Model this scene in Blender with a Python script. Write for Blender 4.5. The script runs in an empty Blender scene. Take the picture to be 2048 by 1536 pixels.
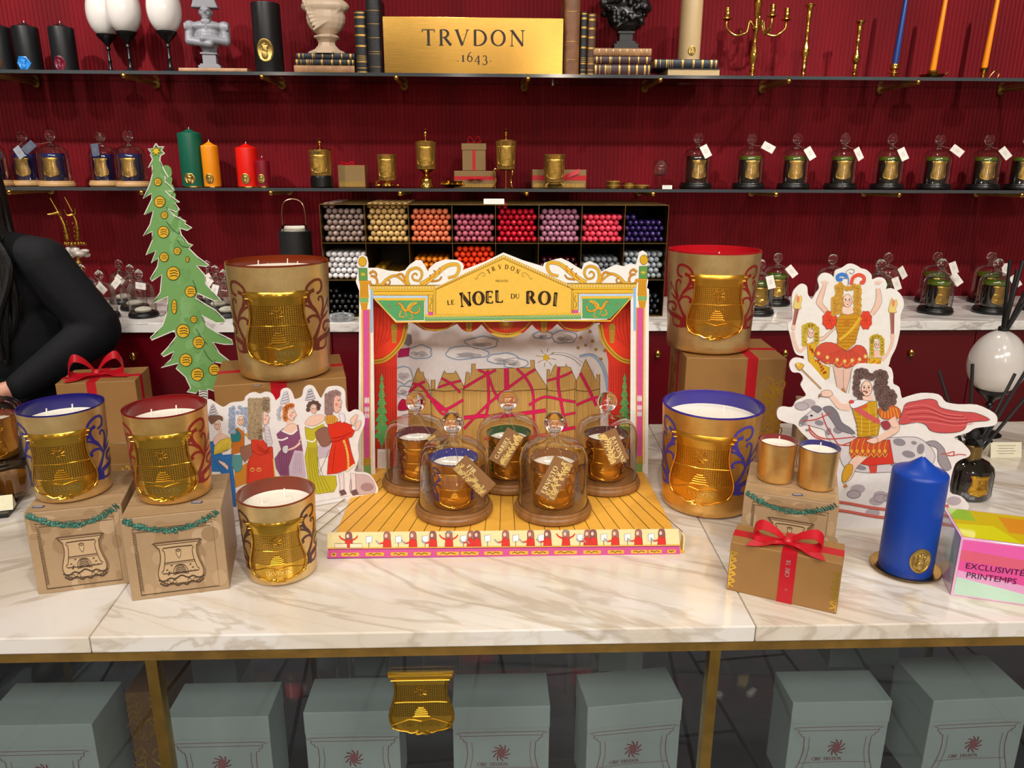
import bpy, math, random
from mathutils import Vector, Matrix
from mathutils.geometry import tessellate_polygon
from math import pi, sin, cos, radians
random.seed(7)
SC = bpy.context.scene
COL = SC.collection

# ---------------------------------------------------------------- camera
FPX = 1500.0
_p, _y, _r = radians(16.0), radians(2.0), radians(0.24)
FW = Vector((sin(_y)*cos(_p), cos(_y)*cos(_p), -sin(_p)))
_ri = Vector((cos(_y), -sin(_y), 0)); _up = _ri.cross(FW)
RI = _ri*cos(_r) + _up*sin(_r); UP = -_ri*sin(_r) + _up*cos(_r)
CAMP = Vector((0, 0, 1.53))
cd = bpy.data.cameras.new('camera'); cd.sensor_width = 36; cd.lens = FPX/2048*36
cd.clip_start = 0.02; cd.clip_end = 50
cam = bpy.data.objects.new('camera', cd); COL.objects.link(cam)
Mx = Matrix((RI, UP, -FW)).transposed().to_4x4(); Mx.translation = CAMP
cam.matrix_world = Mx
SC.camera = cam

# ---------------------------------------------------------------- world, exposure, lights
w = bpy.data.worlds.new('world'); SC.world = w; w.use_nodes = True
w.node_tree.nodes['Background'].inputs[0].default_value = (1, .95, .9, 1)
w.node_tree.nodes['Background'].inputs[1].default_value = 0.15
SC.view_settings.view_transform = 'Standard'; SC.view_settings.look = 'None'
SC.view_settings.gamma = 1; SC.view_settings.use_curve_mapping = False
SC.view_settings.exposure = EXPO = 0.0
CEIL = 3.0
SPOTS = [  # x, y, watts, aim point, cone deg
    (-1.75, 1.45, 46, (-1.7, 2.75, 1.45), 75), (-0.55, 1.45, 13, (-0.6, 2.85, 1.5), 70),
    (0.62, 1.45, 17, (0.55, 2.85, 1.5), 70), (1.75, 1.45, 44, (1.6, 2.8, 1.5), 75),
    (-0.95, 0.25, 15, (-0.62, 1.4, 0.95), 62), (0.08, 0.20, 15, (0.03, 1.4, 0.95), 62),
    (1.05, 0.25, 15, (0.70, 1.4, 0.95), 62),
    (-0.2, 2.05, 9, (-0.2, 2.9, 1.0), 95), (1.0, 2.05, 12, (1.0, 2.4, 0.9), 100), (-1.3, 2.05, 11, (-1.3, 2.9, 1.0), 95)]
FILL_PANELS = [(-1.4, -1.3, 76), (1.4, -1.3, 76), (0, -1.6, 60)]  # unseen panels added for soft fill and for reflections in the gold
for x, y, wt, aim, cone in SPOTS:
    l = bpy.data.lights.new('spot_lamp_light', 'SPOT'); l.energy = wt*2.6; l.color = (1, .95, .89)
    l.spot_size = radians(cone); l.spot_blend = .6; l.shadow_soft_size = .035
    o = bpy.data.objects.new('spot_lamp_light', l); COL.objects.link(o); o.location = (x, y, CEIL-.07)
    o.rotation_euler = (Vector(aim)-o.location).to_track_quat('-Z', 'Y').to_euler()
for x, y, wt in FILL_PANELS:
    l = bpy.data.lights.new('fill_light', 'AREA'); l.energy = wt*.62; l.color = (1, .96, .91)
    l.shape = 'RECTANGLE'; l.size = 1.2; l.size_y = .6
    o = bpy.data.objects.new('fill_light', l); COL.objects.link(o); o.location = (x, y, CEIL-.045)

# ---------------------------------------------------------------- pixel -> place
def ray(px, py):
    return ((px-1024)/FPX*RI - (py-768)/FPX*UP + FW).normalized()
def at(px, py, z):
    d = ray(px, py); return CAMP + d*((z-CAMP.z)/d.z)
def aty(px, py, Y):
    d = ray(px, py); return CAMP + d*(Y/d.y)

# ---------------------------------------------------------------- colour and materials
def lin(h):
    if not isinstance(h, str): return tuple(h)[:3]
    h = h.lstrip('#'); h = h if len(h) == 6 else ''.join(c*2 for c in h)
    return tuple((lambda c: c/12.92 if c <= .04045 else ((c+.055)/1.055)**2.4)(int(h[i:i+2], 16)/255) for i in (0, 2, 4))
MATS = {}
def mat(name, col='#808080', rough=.5, metal=0, var=0, vscale=20, bump=0, bscale=60, spec=.5, coat=0, emit=0, sheen=0, sss=0, col2=None, trans=0, stretch=None):
    if name in MATS: return MATS[name]
    m = bpy.data.materials.new(name); m.use_nodes = True; n = m.node_tree.nodes; L = m.node_tree.links
    b = n['Principled BSDF']; c = lin(col)
    b.inputs['Base Color'].default_value = (*c, 1); b.inputs['Roughness'].default_value = rough
    b.inputs['Metallic'].default_value = metal; b.inputs['Specular IOR Level'].default_value = spec
    b.inputs['Coat Weight'].default_value = coat; b.inputs['Coat Roughness'].default_value = .08
    b.inputs['Transmission Weight'].default_value = trans
    if sheen: b.inputs['Sheen Weight'].default_value = sheen
    if sss:
        b.inputs['Subsurface Weight'].default_value = sss; b.inputs['Subsurface Radius'].default_value = (.01, .006, .004)
    if emit:
        b.inputs['Emission Color'].default_value = (*c, 1); b.inputs['Emission Strength'].default_value = emit
    if var or bump or col2:
        tc = n.new('ShaderNodeTexCoord'); src = tc.outputs['Object']
        if stretch:
            mp = n.new('ShaderNodeMapping'); mp.inputs['Scale'].default_value = stretch; L.new(src, mp.inputs[0]); src = mp.outputs[0]
    if var or col2:
        t = n.new('ShaderNodeTexNoise'); t.inputs['Scale'].default_value = vscale; t.inputs['Detail'].default_value = 5
        L.new(src, t.inputs['Vector'])
        r = n.new('ShaderNodeValToRGB'); e = r.color_ramp.elements
        e[0].position = .35; e[1].position = .65
        c2 = lin(col2) if col2 else tuple(x*(1-var) for x in c)
        e[0].color = (*c2, 1); e[1].color = (*c, 1)
        L.new(t.outputs['Fac'], r.inputs[0]); L.new(r.outputs[0], b.inputs['Base Color'])
    if bump:
        t2 = n.new('ShaderNodeTexNoise'); t2.inputs['Scale'].default_value = bscale; t2.inputs['Detail'].default_value = 4
        L.new(src, t2.inputs['Vector'])
        bn = n.new('ShaderNodeBump'); bn.inputs['Strength'].default_value = bump; bn.inputs['Distance'].default_value = .002
        L.new(t2.outputs['Fac'], bn.inputs['Height']); L.new(bn.outputs[0], b.inputs['Normal'])
    MATS[name] = m; return m

def thin_glass(name, tint='#f2f2ee', edge=.9, lo=.04, rough=.02, pw=2.5):
    """a thin wall of clear glass: see-through, with mirror reflection rising to the rim"""
    if name in MATS: return MATS[name]
    m = bpy.data.materials.new(name); m.use_nodes = True; n = m.node_tree.nodes; L = m.node_tree.links
    n.remove(n['Principled BSDF']); out = n['Material Output']
    tr = n.new('ShaderNodeBsdfTransparent'); tr.inputs[0].default_value = (*lin(tint), 1)
    gl = n.new('ShaderNodeBsdfGlossy'); gl.inputs['Roughness'].default_value = rough
    lw = n.new('ShaderNodeLayerWeight'); lw.inputs[0].default_value = .5
    p = n.new('ShaderNodeMath'); p.operation = 'POWER'; p.inputs[1].default_value = pw
    mr = n.new('ShaderNodeMapRange'); mr.inputs[3].default_value = lo; mr.inputs[4].default_value = edge
    mx = n.new('ShaderNodeMixShader')
    L.new(lw.outputs['Facing'], p.inputs[0]); L.new(p.outputs[0], mr.inputs[0]); L.new(mr.outputs[0], mx.inputs[0])
    L.new(tr.outputs[0], mx.inputs[1]); L.new(gl.outputs[0], mx.inputs[2]); L.new(mx.outputs[0], out.inputs[0])
    MATS[name] = m; return m

def solid_glass(name, tint='#ffffff', rough=0, ior=1.45):
    if name in MATS: return MATS[name]
    m = bpy.data.materials.new(name); m.use_nodes = True; n = m.node_tree.nodes; L = m.node_tree.links
    n.remove(n['Principled BSDF'])
    g = n.new('ShaderNodeBsdfGlass'); g.inputs[0].default_value = (*lin(tint), 1); g.inputs['Roughness'].default_value = rough; g.inputs['IOR'].default_value = ior
    L.new(g.outputs[0], n['Material Output'].inputs[0]); MATS[name] = m; return m

def print_mat():
    """ink on card: the colour of each printed patch with a little watercolour unevenness"""
    m = bpy.data.materials.new('printed_card'); m.use_nodes = True; n = m.node_tree.nodes; L = m.node_tree.links
    b = n['Principled BSDF']; b.inputs['Roughness'].default_value = .45; b.inputs['Specular IOR Level'].default_value = .35
    a = n.new('ShaderNodeAttribute'); a.attribute_name = 'ink'
    tc = n.new('ShaderNodeTexCoord'); t = n.new('ShaderNodeTexNoise'); t.inputs['Scale'].default_value = 90; t.inputs['Detail'].default_value = 4
    mr = n.new('ShaderNodeMapRange'); mr.inputs[1].default_value = .3; mr.inputs[2].default_value = .7; mr.inputs[3].default_value = .955; mr.inputs[4].default_value = 1.02
    hs = n.new('ShaderNodeHueSaturation')
    L.new(tc.outputs['Object'], t.inputs['Vector']); L.new(t.outputs['Fac'], mr.inputs[0]); L.new(mr.outputs[0], hs.inputs['Value'])
    L.new(a.outputs['Color'], hs.inputs['Color']); L.new(hs.outputs[0], b.inputs['Base Color'])
    MATS['printed_card'] = m; return m
PRINT = print_mat()

# ---------------------------------------------------------------- mesh building
class MB:
    def __init__(s): s.v, s.f, s.m, s.c, s.uv = [], [], [], [], {}
    def add(s, vs, fs, mi=0, col=None, M=None):
        o = len(s.v)
        s.v += [tuple(M @ Vector(p)) if M else tuple(p) for p in vs]
        for q in fs: s.f.append([i+o for i in q]); s.m.append(mi); s.c.append(col)
        return o
    def box(s, x0, x1, y0, y1, z0, z1, mi=0, col=None, M=None):
        vs = [(x, y, z) for z in (z0, z1) for y in (y0, y1) for x in (x0, x1)]
        s.add(vs, [(0, 2, 3, 1), (4, 5, 7, 6), (0, 1, 5, 4), (2, 6, 7, 3), (0, 4, 6, 2), (1, 3, 7, 5)], mi, col, M)
        return s
    def lathe(s, prof, seg=48, mi=0, col=None, M=None, cen=(0, 0, 0), caps=True):
        vs, fs = [], []; n = len(prof)
        for k in range(seg):
            a = 2*pi*k/seg
            for r, z in prof: vs.append((cen[0]+r*cos(a), cen[1]+r*sin(a), cen[2]+z))
        for k in range(seg):
            k2 = (k+1) % seg
            for i in range(n-1): fs.append((k*n+i, k2*n+i, k2*n+i+1, k*n+i+1))
        if caps and prof[0][0] > 1e-6: fs.append([k*n for k in range(seg)][::-1])
        if caps and prof[-1][0] > 1e-6: fs.append([k*n+n-1 for k in range(seg)])
        s.add(vs, fs, mi, col, M); return s
    def tube(s, pts, r, seg=8, mi=0, col=None, M=None, cap=True):
        pts = [Vector(p) for p in pts]; n = len(pts)
        rs = r if isinstance(r, (list, tuple)) else [r]*n
        vs, fs = [], []; nv = None
        for i in range(n):
            t = (pts[min(i+1, n-1)]-pts[max(i-1, 0)]).normalized()
            if nv is None:
                nv = t.cross(Vector((0, 0, 1)));
                if nv.length < .1: nv = t.cross(Vector((1, 0, 0)))
                nv.normalize()
            else: nv = (nv - t*nv.dot(t)).normalized()
            bv = t.cross(nv)
            for k in range(seg):
                a = 2*pi*k/seg; vs.append(pts[i]+(nv*cos(a)+bv*sin(a))*rs[i])
        for i in range(n-1):
            for k in range(seg):
                k2 = (k+1) % seg; fs.append((i*seg+k, i*seg+k2, (i+1)*seg+k2, (i+1)*seg+k))
        if cap: fs.append(list(range(seg))[::-1]); fs.append([(n-1)*seg+k for k in range(seg)])
        s.add(vs, fs, mi, col, M); return s
    def ell(s, c, r, seg=16, rings=10, mi=0, col=None, M=None):
        if not isinstance(r, (tuple, list)): r = (r, r, r)
        T = Matrix.Translation(c) @ Matrix.Diagonal((*r, 1))
        if M: T = Matrix.Translation(c) @ M @ Matrix.Diagonal((*r, 1))
        s.lathe([(max(1e-7, sin(pi*i/rings)), -cos(pi*i/rings)) for i in range(rings+1)], seg, mi, col, T, caps=False); return s
    def prism(s, pts, h0, h1, mi=0, col=None, M=None):
        """polygon in x,y raised from z h0 to h1"""
        n = len(pts)
        s.add([(x, y, h0) for x, y in pts]+[(x, y, h1) for x, y in pts],
              [list(range(n))[::-1], [n+i for i in range(n)]]+[(i, (i+1) % n, n+(i+1) % n, n+i) for i in range(n)], mi, col, M); return s
    def build(s, name, mats, parent=None, smooth=True, angle=35, bevel=0, ink=False, loc=None, rot=None, outward=False):
        me = bpy.data.meshes.new(name); me.from_pydata(s.v, [], s.f)
        if not isinstance(mats, (list, tuple)): mats = [mats]
        for m in mats: me.materials.append(m)
        me.polygons.foreach_set('material_index', s.m)
        if smooth:
            me.polygons.foreach_set('use_smooth', [True]*len(me.polygons)); me.set_sharp_from_angle(angle=radians(angle))
        if ink:
            at_ = me.attributes.new('ink', 'FLOAT_COLOR', 'CORNER'); buf = []
            for p, c in zip(me.polygons, s.c):
                c = lin(c or '#f3efe8'); buf += [*c, 1]*p.loop_total
            at_.data.foreach_set('color', buf)
        if s.uv:
            u = me.uv_layers.new(name='UVMap'); buf = []
            for l in me.loops: buf += list(s.uv.get(l.vertex_index, (0, 0)))
            u.data.foreach_set('uv', buf)
        me.validate(); me.update()
        o = bpy.data.objects.new(name, me); COL.objects.link(o)
        if parent: o.parent = parent
        if loc is not None: o.location = loc
        if rot is not None: o.rotation_euler = rot
        if bevel:
            b = o.modifiers.new('b', 'BEVEL'); b.width = bevel; b.segments = 2; b.limit_method = 'ANGLE'; b.angle_limit = radians(50)
        return o
def blob(name, mb, voxel, m, parent=None, it=4, loc=None, rot=None):
    """many overlapping lumps melted into one closed skin"""
    o = mb.build(name+'_t', m, smooth=False)
    r = o.modifiers.new('r', 'REMESH'); r.mode = 'VOXEL'; r.voxel_size = voxel
    if it: s = o.modifiers.new('s', 'SMOOTH'); s.iterations = it; s.factor = .6
    dg = bpy.context.evaluated_depsgraph_get(); me = bpy.data.meshes.new_from_object(o.evaluated_get(dg))
    bpy.data.objects.remove(o)
    me.name = name; me.polygons.foreach_set('use_smooth', [True]*len(me.polygons))
    if not me.materials: me.materials.append(m)
    o = bpy.data.objects.new(name, me); COL.objects.link(o)
    if parent: o.parent = parent
    if loc is not None: o.location = loc
    if rot is not None: o.rotation_euler = rot
    return o
def tag(o, label=None, cat=None, group=None, kind=None):
    if label: o['label'] = label
    if cat: o['category'] = cat
    if group: o['group'] = group
    if kind: o['kind'] = kind
    return o
def thing(name, loc, rz=0, label=None, cat=None, group=None):
    o = bpy.data.objects.new(name, None); COL.objects.link(o); o.location = loc; o.rotation_euler = (0, 0, rz)
    o.empty_display_size = .02
    return tag(o, label, cat, group)
KIDS = {}
def copy_tree(o, parent=None):
    c = o.copy(); COL.objects.link(c)
    if parent: c.parent = parent
    for ch in KIDS.get(o.name) or [x for x in bpy.data.objects if x.parent == o]: copy_tree(ch, c)
    return c
def dup(o, loc, rz=0, label=None, group=None, scale=None):
    c = copy_tree(o); c.location = loc; c.rotation_euler = (0, 0, rz)
    if label: c['label'] = label
    if group: c['group'] = group
    if scale: c.scale = (scale,)*3 if not isinstance(scale, tuple) else scale
    return c
def struct(o): o['kind'] = 'structure'; return o

def sm(pts, n=6, closed=False):
    """Catmull-Rom through the points"""
    P = [tuple(p) for p in pts]; N = len(P); out = []
    for i in range(N if closed else N-1):
        g = (lambda k: P[k % N]) if closed else (lambda k: P[max(0, min(N-1, k))])
        a, b, c, d = g(i-1), g(i), g(i+1), g(i+2)
        for k in range(n):
            t = k/n
            out.append(tuple(.5*(2*b[j]+(c[j]-a[j])*t+(2*a[j]-5*b[j]+4*c[j]-d[j])*t*t+(3*b[j]-a[j]-3*c[j]+d[j])*t**3) for j in range(len(b))))
    if not closed: out.append(P[-1])
    return out

# ---------------------------------------------------------------- flat printing on any surface
class Art:
    """draws filled patches and pen strokes; `mp(x, y, layer)` says where the ink lands"""
    def __init__(s, mp): s.mb = MB(); s.mp0 = mp; s.cnt = {}
    def mp(s, x, y, ly): return s.mp0(x, y, ly+s.e)
    e = 0
    def tick(s, ly): k = round(ly, 1); s.cnt[k] = s.cnt.get(k, 0)+1; s.e = min(.45, s.cnt[k]*.006)
    def poly(s, pts, col, ly=1, smooth=0, mi=0):
        s.tick(ly)
        if smooth: pts = sm(pts, smooth, True)
        q = [Vector((x, y, 0)) for x, y in pts]
        tri = tessellate_polygon([q])
        vs = [s.mp(x, y, ly) for x, y in pts]
        fs = []
        for t in tri:
            a, b, c = [Vector(vs[i]) for i in t]
            fs.append(t if s.face((b-a).cross(c-a)) else t[::-1])
        s.mb.add(vs, fs, mi, col)
    def face(s, n): return n.y <= 0
    def line(s, pts, w, col, ly=2, smooth=4, w1=None, mi=0, closed=False):
        s.tick(ly)
        if smooth and len(pts) > 2: pts = sm(pts, smooth, closed)
        if closed: pts = list(pts)+[pts[0]]
        n = len(pts); L_, R_ = [], []
        for i, (x, y) in enumerate(pts):
            a = pts[max(0, i-1)]; b = pts[min(n-1, i+1)]; dx, dy = b[0]-a[0], b[1]-a[1]; d = math.hypot(dx, dy) or 1
            if callable(w): h = w(i/(n-1))/2
            else: h = (w + ((w1-w)*i/(n-1) if w1 is not None else 0))/2
            L_.append(s.mp(x-dy/d*h, y+dx/d*h, ly)); R_.append(s.mp(x+dy/d*h, y-dx/d*h, ly))
        vs = L_+R_; fs = [(i, i+1, n+i+1, n+i) for i in range(n-1)]
        s.mb.add(vs, fs, mi, col)
    def ell(s, cx, cy, rx, ry, col, ly=1, rot=0, n=18, mi=0):
        s.poly([(cx+rx*cos(a)*cos(rot)-ry*sin(a)*sin(rot), cy+rx*cos(a)*sin(rot)+ry*sin(a)*cos(rot)) for a in [2*pi*k/n for k in range(n)]], col, ly, mi=mi)
    def ring(s, cx, cy, rx, ry, w, col, ly=2, n=20):
        s.line([(cx+rx*cos(2*pi*k/n), cy+ry*sin(2*pi*k/n)) for k in range(n)], w, col, ly, smooth=0, closed=True)
    def both(s, pts, col, ly=1, smooth=0, ow=2, oc='#5a4a42'):
        s.poly(pts, col, ly, smooth); s.line(pts, ow, oc, ly+.5, smooth=smooth, closed=True)

# stroke capitals with serifs: (kind, data...) in a box 1 high
def S(x0, y0, x1, y1, w): return ('s', x0, y0, x1, y1, w)
TK, TN = .15, .055
def arc(cx, cy, rx, ry, a0, a1, t=TK, n=14): return ('a', cx, cy, rx, ry, a0, a1, t, n)
def sf(x, y, l=.24): return ('s', x-l/2, y, x+l/2, y, .045)
GLY = {
 'T': (.8, [S(.4, .02, .4, .98, TK), S(0, .96, .8, .96, TN), S(.02, .98, .02, .8, .05), S(.78, .98, .78, .8, .05), sf(.4, .02, .3)]),
 'R': (.78, [S(.14, .02, .14, .98, TK), arc(.3, .74, .28, .235, -90, 90), S(.1, .97, .32, .97, TN), S(.14, .5, .32, .5, TN), S(.36, .5, .76, .02, TK), sf(.14, .02, .3)]),
 'V': (.85, [S(.08, .98, .44, .02, TK), S(.44, .02, .78, .98, TN), sf(.08, .97, .26), sf(.78, .97, .2)]),
 'D': (.88, [S(.14, .02, .14, .98, TK), arc(.3, .5, .52, .475, -90, 90), S(.1, .975, .32, .975, TN), S(.1, .025, .32, .025, TN)]),
 'O': (.95, [arc(.47, .5, .4, .475, 0, 360, TK, 28)]),
 'N': (.95, [S(.14, .02, .14, .98, TN), S(.12, .98, .82, .04, TK), S(.82, 0, .82, .98, TN), sf(.14, .02, .26), sf(.82, .97, .26), sf(.08, .97, .18)]),
 'L': (.7, [S(.14, .02, .14, .98, TK), S(.1, .025, .66, .025, TN), S(.65, .02, .65, .2, .05), sf(.14, .97, .3)]),
 'E': (.72, [S(.14, .02, .14, .98, TK), S(.1, .025, .66, .025, TN), S(.1, .97, .62, .97, TN), S(.14, .52, .5, .52, TN), S(.65, .02, .65, .2, .05), S(.61, .97, .61, .8, .05), S(.5, .6, .5, .44, .04)]),
 'U': (.9, [S(.14, .35, .14, .98, TK), S(.78, .35, .78, .98, TN), arc(.46, .36, .32, .34, 180, 360, .09), sf(.14, .97, .28), sf(.78, .97, .24)]),
 'I': (.34, [S(.17, .02, .17, .98, TK), sf(.17, .02, .3), sf(.17, .97, .3)]),
 'C': (.82, [arc(.47, .5, .4, .475, 45, 315, TK, 22), S(.75, .98, .75, .74, .05), S(.75, .02, .75, .26, .05)]),
 'G': (.9, [arc(.47, .5, .4, .475, 45, 315, TK, 22), S(.75, .98, .75, .74, .05), S(.75, .05, .75, .42, .13), sf(.74, .44, .26)]),
 'A': (.85, [S(.08, .02, .42, .98, TN), S(.4, .98, .76, .02, TK), S(.2, .36, .64, .36, TN), sf(.08, .02, .22), sf(.76, .02, .24)]),
 'B': (.75, [S(.14, .02, .14, .98, TK), arc(.3, .75, .24, .22, -90, 90), arc(.3, .27, .32, .245, -90, 90), S(.1, .97, .32, .97, TN), S(.1, .525, .32, .525, TN), S(.1, .025, .32, .025, TN)]),
 'F': (.66, [S(.14, .02, .14, .98, TK), S(.1, .97, .6, .97, TN), S(.14, .52, .48, .52, TN), S(.59, .97, .59, .8, .05), S(.48, .6, .48, .44, .04), sf(.14, .02, .3)]),
 'S': (.62, [arc(.31, .74, .23, .235, 30, 270, .12), arc(.31, .27, .25, .245, -150, 90, .12)]),
 'Y': (.8, [S(.06, .98, .4, .48, TK), S(.76, .98, .4, .48, TN), S(.4, .02, .4, .5, TK), sf(.4, .02, .3), sf(.08, .97, .24), sf(.74, .97, .22)]),
 'P': (.7, [S(.14, .02, .14, .98, TK), arc(.3, .72, .28, .25, -90, 90), S(.1, .97, .32, .97, TN), S(.14, .47, .32, .47, TN), sf(.14, .02, .3)]),
 'M': (1.05, [S(.14, .02, .14, .98, TN), S(.14, .98, .5, .1, TK), S(.5, .1, .88, .98, TN), S(.88, .02, .88, .98, TK), sf(.14, .02, .24), sf(.88, .02, .28)]),
 '1': (.42, [S(.2, .02, .2, .66, .13), sf(.2, .02, .3), sf(.17, .66, .2)]),
 '6': (.62, [arc(.31, .3, .25, .29, 0, 360, .1, 22), ('a', .62, .3, .56, .72, 180, 108, .1, 10)]),
 '4': (.66, [S(.46, -.3, .46, .66, .12), S(.46, .66, .04, .06, .05), S(.02, .05, .64, .05, .05)]),
 '3': (.56, [arc(.27, .44, .2, .21, -80, 150, .1), arc(.26, -.03, .25, .27, -150, 80, .11)]),
 '.': (.3, [S(.11, .07, .19, .07, .1)]), ' ': (.45, []),
}
def serif(art, text, x, y, h, col, ly=3, gap=.14, rot=0, w=1.0, up=1, mi=0, fx=None, bold=1.0):
    """text starting at x,y (baseline) in art coordinates; up=-1 where y runs downwards"""
    cx = 0
    def P(u, v):
        if fx: return fx(u*h*w, v*h)
        X, Y = u*h*w, v*h*up
        return (x+X*cos(rot)-Y*sin(rot)*up, y+X*sin(rot)*up+Y*cos(rot))
    for ch in text:
        wd, st = GLY.get(ch, GLY[' '])
        for q in st:
            if q[0] == 's':
                art.line([P(cx+q[1], q[2]), P(cx+q[3], q[4])], q[5]*h*bold, col, ly, smooth=0, mi=mi)
            else:
                _, ax, ay, rx, ry, a0, a1, t, n = q
                pts = [P(cx+ax+rx*cos(radians(a0+(a1-a0)*k/n)), ay+ry*sin(radians(a0+(a1-a0)*k/n))) for k in range(n+1)]
                art.line(pts, lambda s_, a0=a0, a1=a1, t=t: h*bold*(TN+(t-TN)*abs(cos(radians(a0+(a1-a0)*s_)))**1.3), col, ly, smooth=0, mi=mi)
        cx += wd+gap
    return cx*h*w
def serif_w(text, h, gap=.14, w=1.0): return sum(GLY.get(c, GLY[' '])[0]+gap for c in text)*h*w-gap*h*w
def sans(art, text, x, y, h, col, ly=3, up=1, mi=0, cen=False):
    cu = bpy.data.curves.new('t', 'FONT'); cu.body = text; cu.size = h/.72; cu.resolution_u = 2
    if cen: cu.align_x = 'CENTER'
    o = bpy.data.objects.new('t', cu); me = o.to_mesh(); vs = [v.co.copy() for v in me.vertices]; fs = [list(p.vertices) for p in me.polygons]
    o.to_mesh_clear(); bpy.data.objects.remove(o); bpy.data.curves.remove(cu)
    art.mb.add([art.mp(x+v.x, y+v.y*up, ly) for v in vs], fs, mi, col)

STEP = .00022
class Card(Art):
    """upright printed card: ink is traced in a zoomed view of the photo and lands on the card's own plane"""
    def __init__(s, base, yaw, zoom, thick=.003):
        s.P0 = Vector(base); s.yaw = yaw; s.z = zoom; s.t = thick
        s.u = Vector((cos(yaw), sin(yaw), 0)); s.n = Vector((sin(yaw), -cos(yaw), 0))
        Art.__init__(s, s.land)
    def px(s, x, y): return s.z[0]+x/s.z[2], s.z[1]+y/s.z[2]
    def uv(s, x, y):
        d = ray(*s.px(x, y)); t = (s.P0-CAMP).dot(s.n)/d.dot(s.n); q = CAMP+d*t-s.P0
        return q.dot(s.u), q.z
    def land(s, x, y, ly):
        a, b = s.uv(x, y); return (a, -ly*STEP, b)
    def board(s, pts, col='#f1ede6', smooth=0, holes=None):
        """the card itself, cut to the outline, with its real thickness"""
        if smooth: pts = sm(pts, smooth, True)
        q = [s.uv(*p) for p in pts]
        ar = sum(q[i][0]*q[(i+1) % len(q)][1]-q[(i+1) % len(q)][0]*q[i][1] for i in range(len(q)))
        if ar < 0: q = q[::-1]
        n = len(q); tri = tessellate_polygon([[Vector((a, b, 0)) for a, b in q]])
        vs = [(a, 0, b) for a, b in q]+[(a, s.t, b) for a, b in q]; fs = []
        for t in tri:
            a, b, c = [Vector(vs[i]) for i in t]
            t = t if (b-a).cross(c-a).y < 0 else t[::-1]
            fs.append(t); fs.append([i+n for i in t][::-1])
        fs += [(i, i+n, (i+1) % n+n, (i+1) % n) for i in range(n)]
        s.mb.add(vs, fs, 0, col)
    def build(s, name, parent=None, part=None):
        if parent is None:
            o = s.mb.build(name, PRINT, ink=True, smooth=False, loc=s.P0, rot=(0, 0, s.yaw))
        else:
            o = s.mb.build(name, PRINT, parent, ink=True, smooth=False)
        return o
# ---------------------------------------------------------------- marble, fabric, tiles
def marble(name, ang, base='#e1dcd5', vein='#b0a08a', tan='#cfc0a8', seed=0, sc=1.0, amt=.5):
    m = bpy.data.materials.new(name); m.use_nodes = True; n = m.node_tree.nodes; L = m.node_tree.links
    b = n['Principled BSDF']; b.inputs['Roughness'].default_value = .16; b.inputs['Coat Weight'].default_value = .25; b.inputs['Coat Roughness'].default_value = .06
    tc = n.new('ShaderNodeTexCoord'); mp = n.new('ShaderNodeMapping'); mp.inputs['Rotation'].default_value = (0, 0, ang); mp.inputs['Location'].default_value = (seed, seed*.7, seed*.3)
    L.new(tc.outputs['Object'], mp.inputs[0])
    mp2 = n.new('ShaderNodeMapping'); mp2.inputs['Scale'].default_value = (.55*sc, 3.0*sc, 2*sc); L.new(mp.outputs[0], mp2.inputs[0])
    def ridge(scale, det, pos, wid, dist=1.1, seedv=0):
        t = n.new('ShaderNodeTexNoise'); t.noise_dimensions = '4D'; t.inputs['W'].default_value = seedv; t.inputs['Scale'].default_value = scale; t.inputs['Detail'].default_value = det; t.inputs['Distortion'].default_value = dist
        L.new(mp2.outputs[0], t.inputs['Vector'])
        a = n.new('ShaderNodeMath'); a.operation = 'SUBTRACT'; a.inputs[1].default_value = pos
        c = n.new('ShaderNodeMath'); c.operation = 'ABSOLUTE'
        r = n.new('ShaderNodeMapRange'); r.inputs[1].default_value = 0; r.inputs[2].default_value = wid; r.inputs[3].default_value = 1; r.inputs[4].default_value = 0; r.interpolation_type = 'SMOOTHSTEP'
        L.new(t.outputs['Fac'], a.inputs[0]); L.new(a.outputs[0], c.inputs[0]); L.new(c.outputs[0], r.inputs[0]); return r.outputs[0]
    def mixc(fac, c1, c2, k):
        f = n.new('ShaderNodeMath'); f.operation = 'MULTIPLY'; f.inputs[1].default_value = k; L.new(fac, f.inputs[0])
        x = n.new('ShaderNodeMix'); x.data_type = 'RGBA'; L.new(f.outputs[0], x.inputs[0])
        if isinstance(c1, str): x.inputs[6].default_value = (*lin(c1), 1)
        else: L.new(c1, x.inputs[6])
        x.inputs[7].default_value = (*lin(c2), 1); return x.outputs[2]
    c = mixc(ridge(1.6, 4, .5, .13, .5, 1), base, tan, .9*amt/.75)
    c = mixc(ridge(2.6, 5, .47, .035, .7, 4), c, vein, amt*1.2)
    c = mixc(ridge(1.9, 6, .55, .022, 1.0, 9), c, vein, amt)
    c = mixc(ridge(5, 5, .52, .03, .6, 13), c, '#bfae94', .4*amt/.75)
    L.new(c, b.inputs['Base Color']); MATS[name] = m; return m
MARB_L = marble('cream_marble_slab_a', radians(-28), seed=3.1)
MARB_C = marble('cream_marble_slab_b', radians(24), seed=7.7, sc=1.15)
MARB_R = marble('cream_marble_slab_c', radians(30), seed=12.4, sc=1.2)
MARB_B = marble('grey_veined_marble', radians(12), base='#ece8e2', vein='#a39a92', tan='#d5ccc4', seed=5, sc=1.3, amt=.6)
FAB = mat('burgundy_fabric', '#770816', .7, var=.3, vscale=7, spec=.2, bump=.12, bscale=300, stretch=(1, 1, .15))
LACQ = mat('burgundy_lacquer', '#5a0410', .22, coat=.4)
BRASS = mat('brass', '#c9a050', .25, 1, var=.25, vscale=30, bump=.04)
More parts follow.
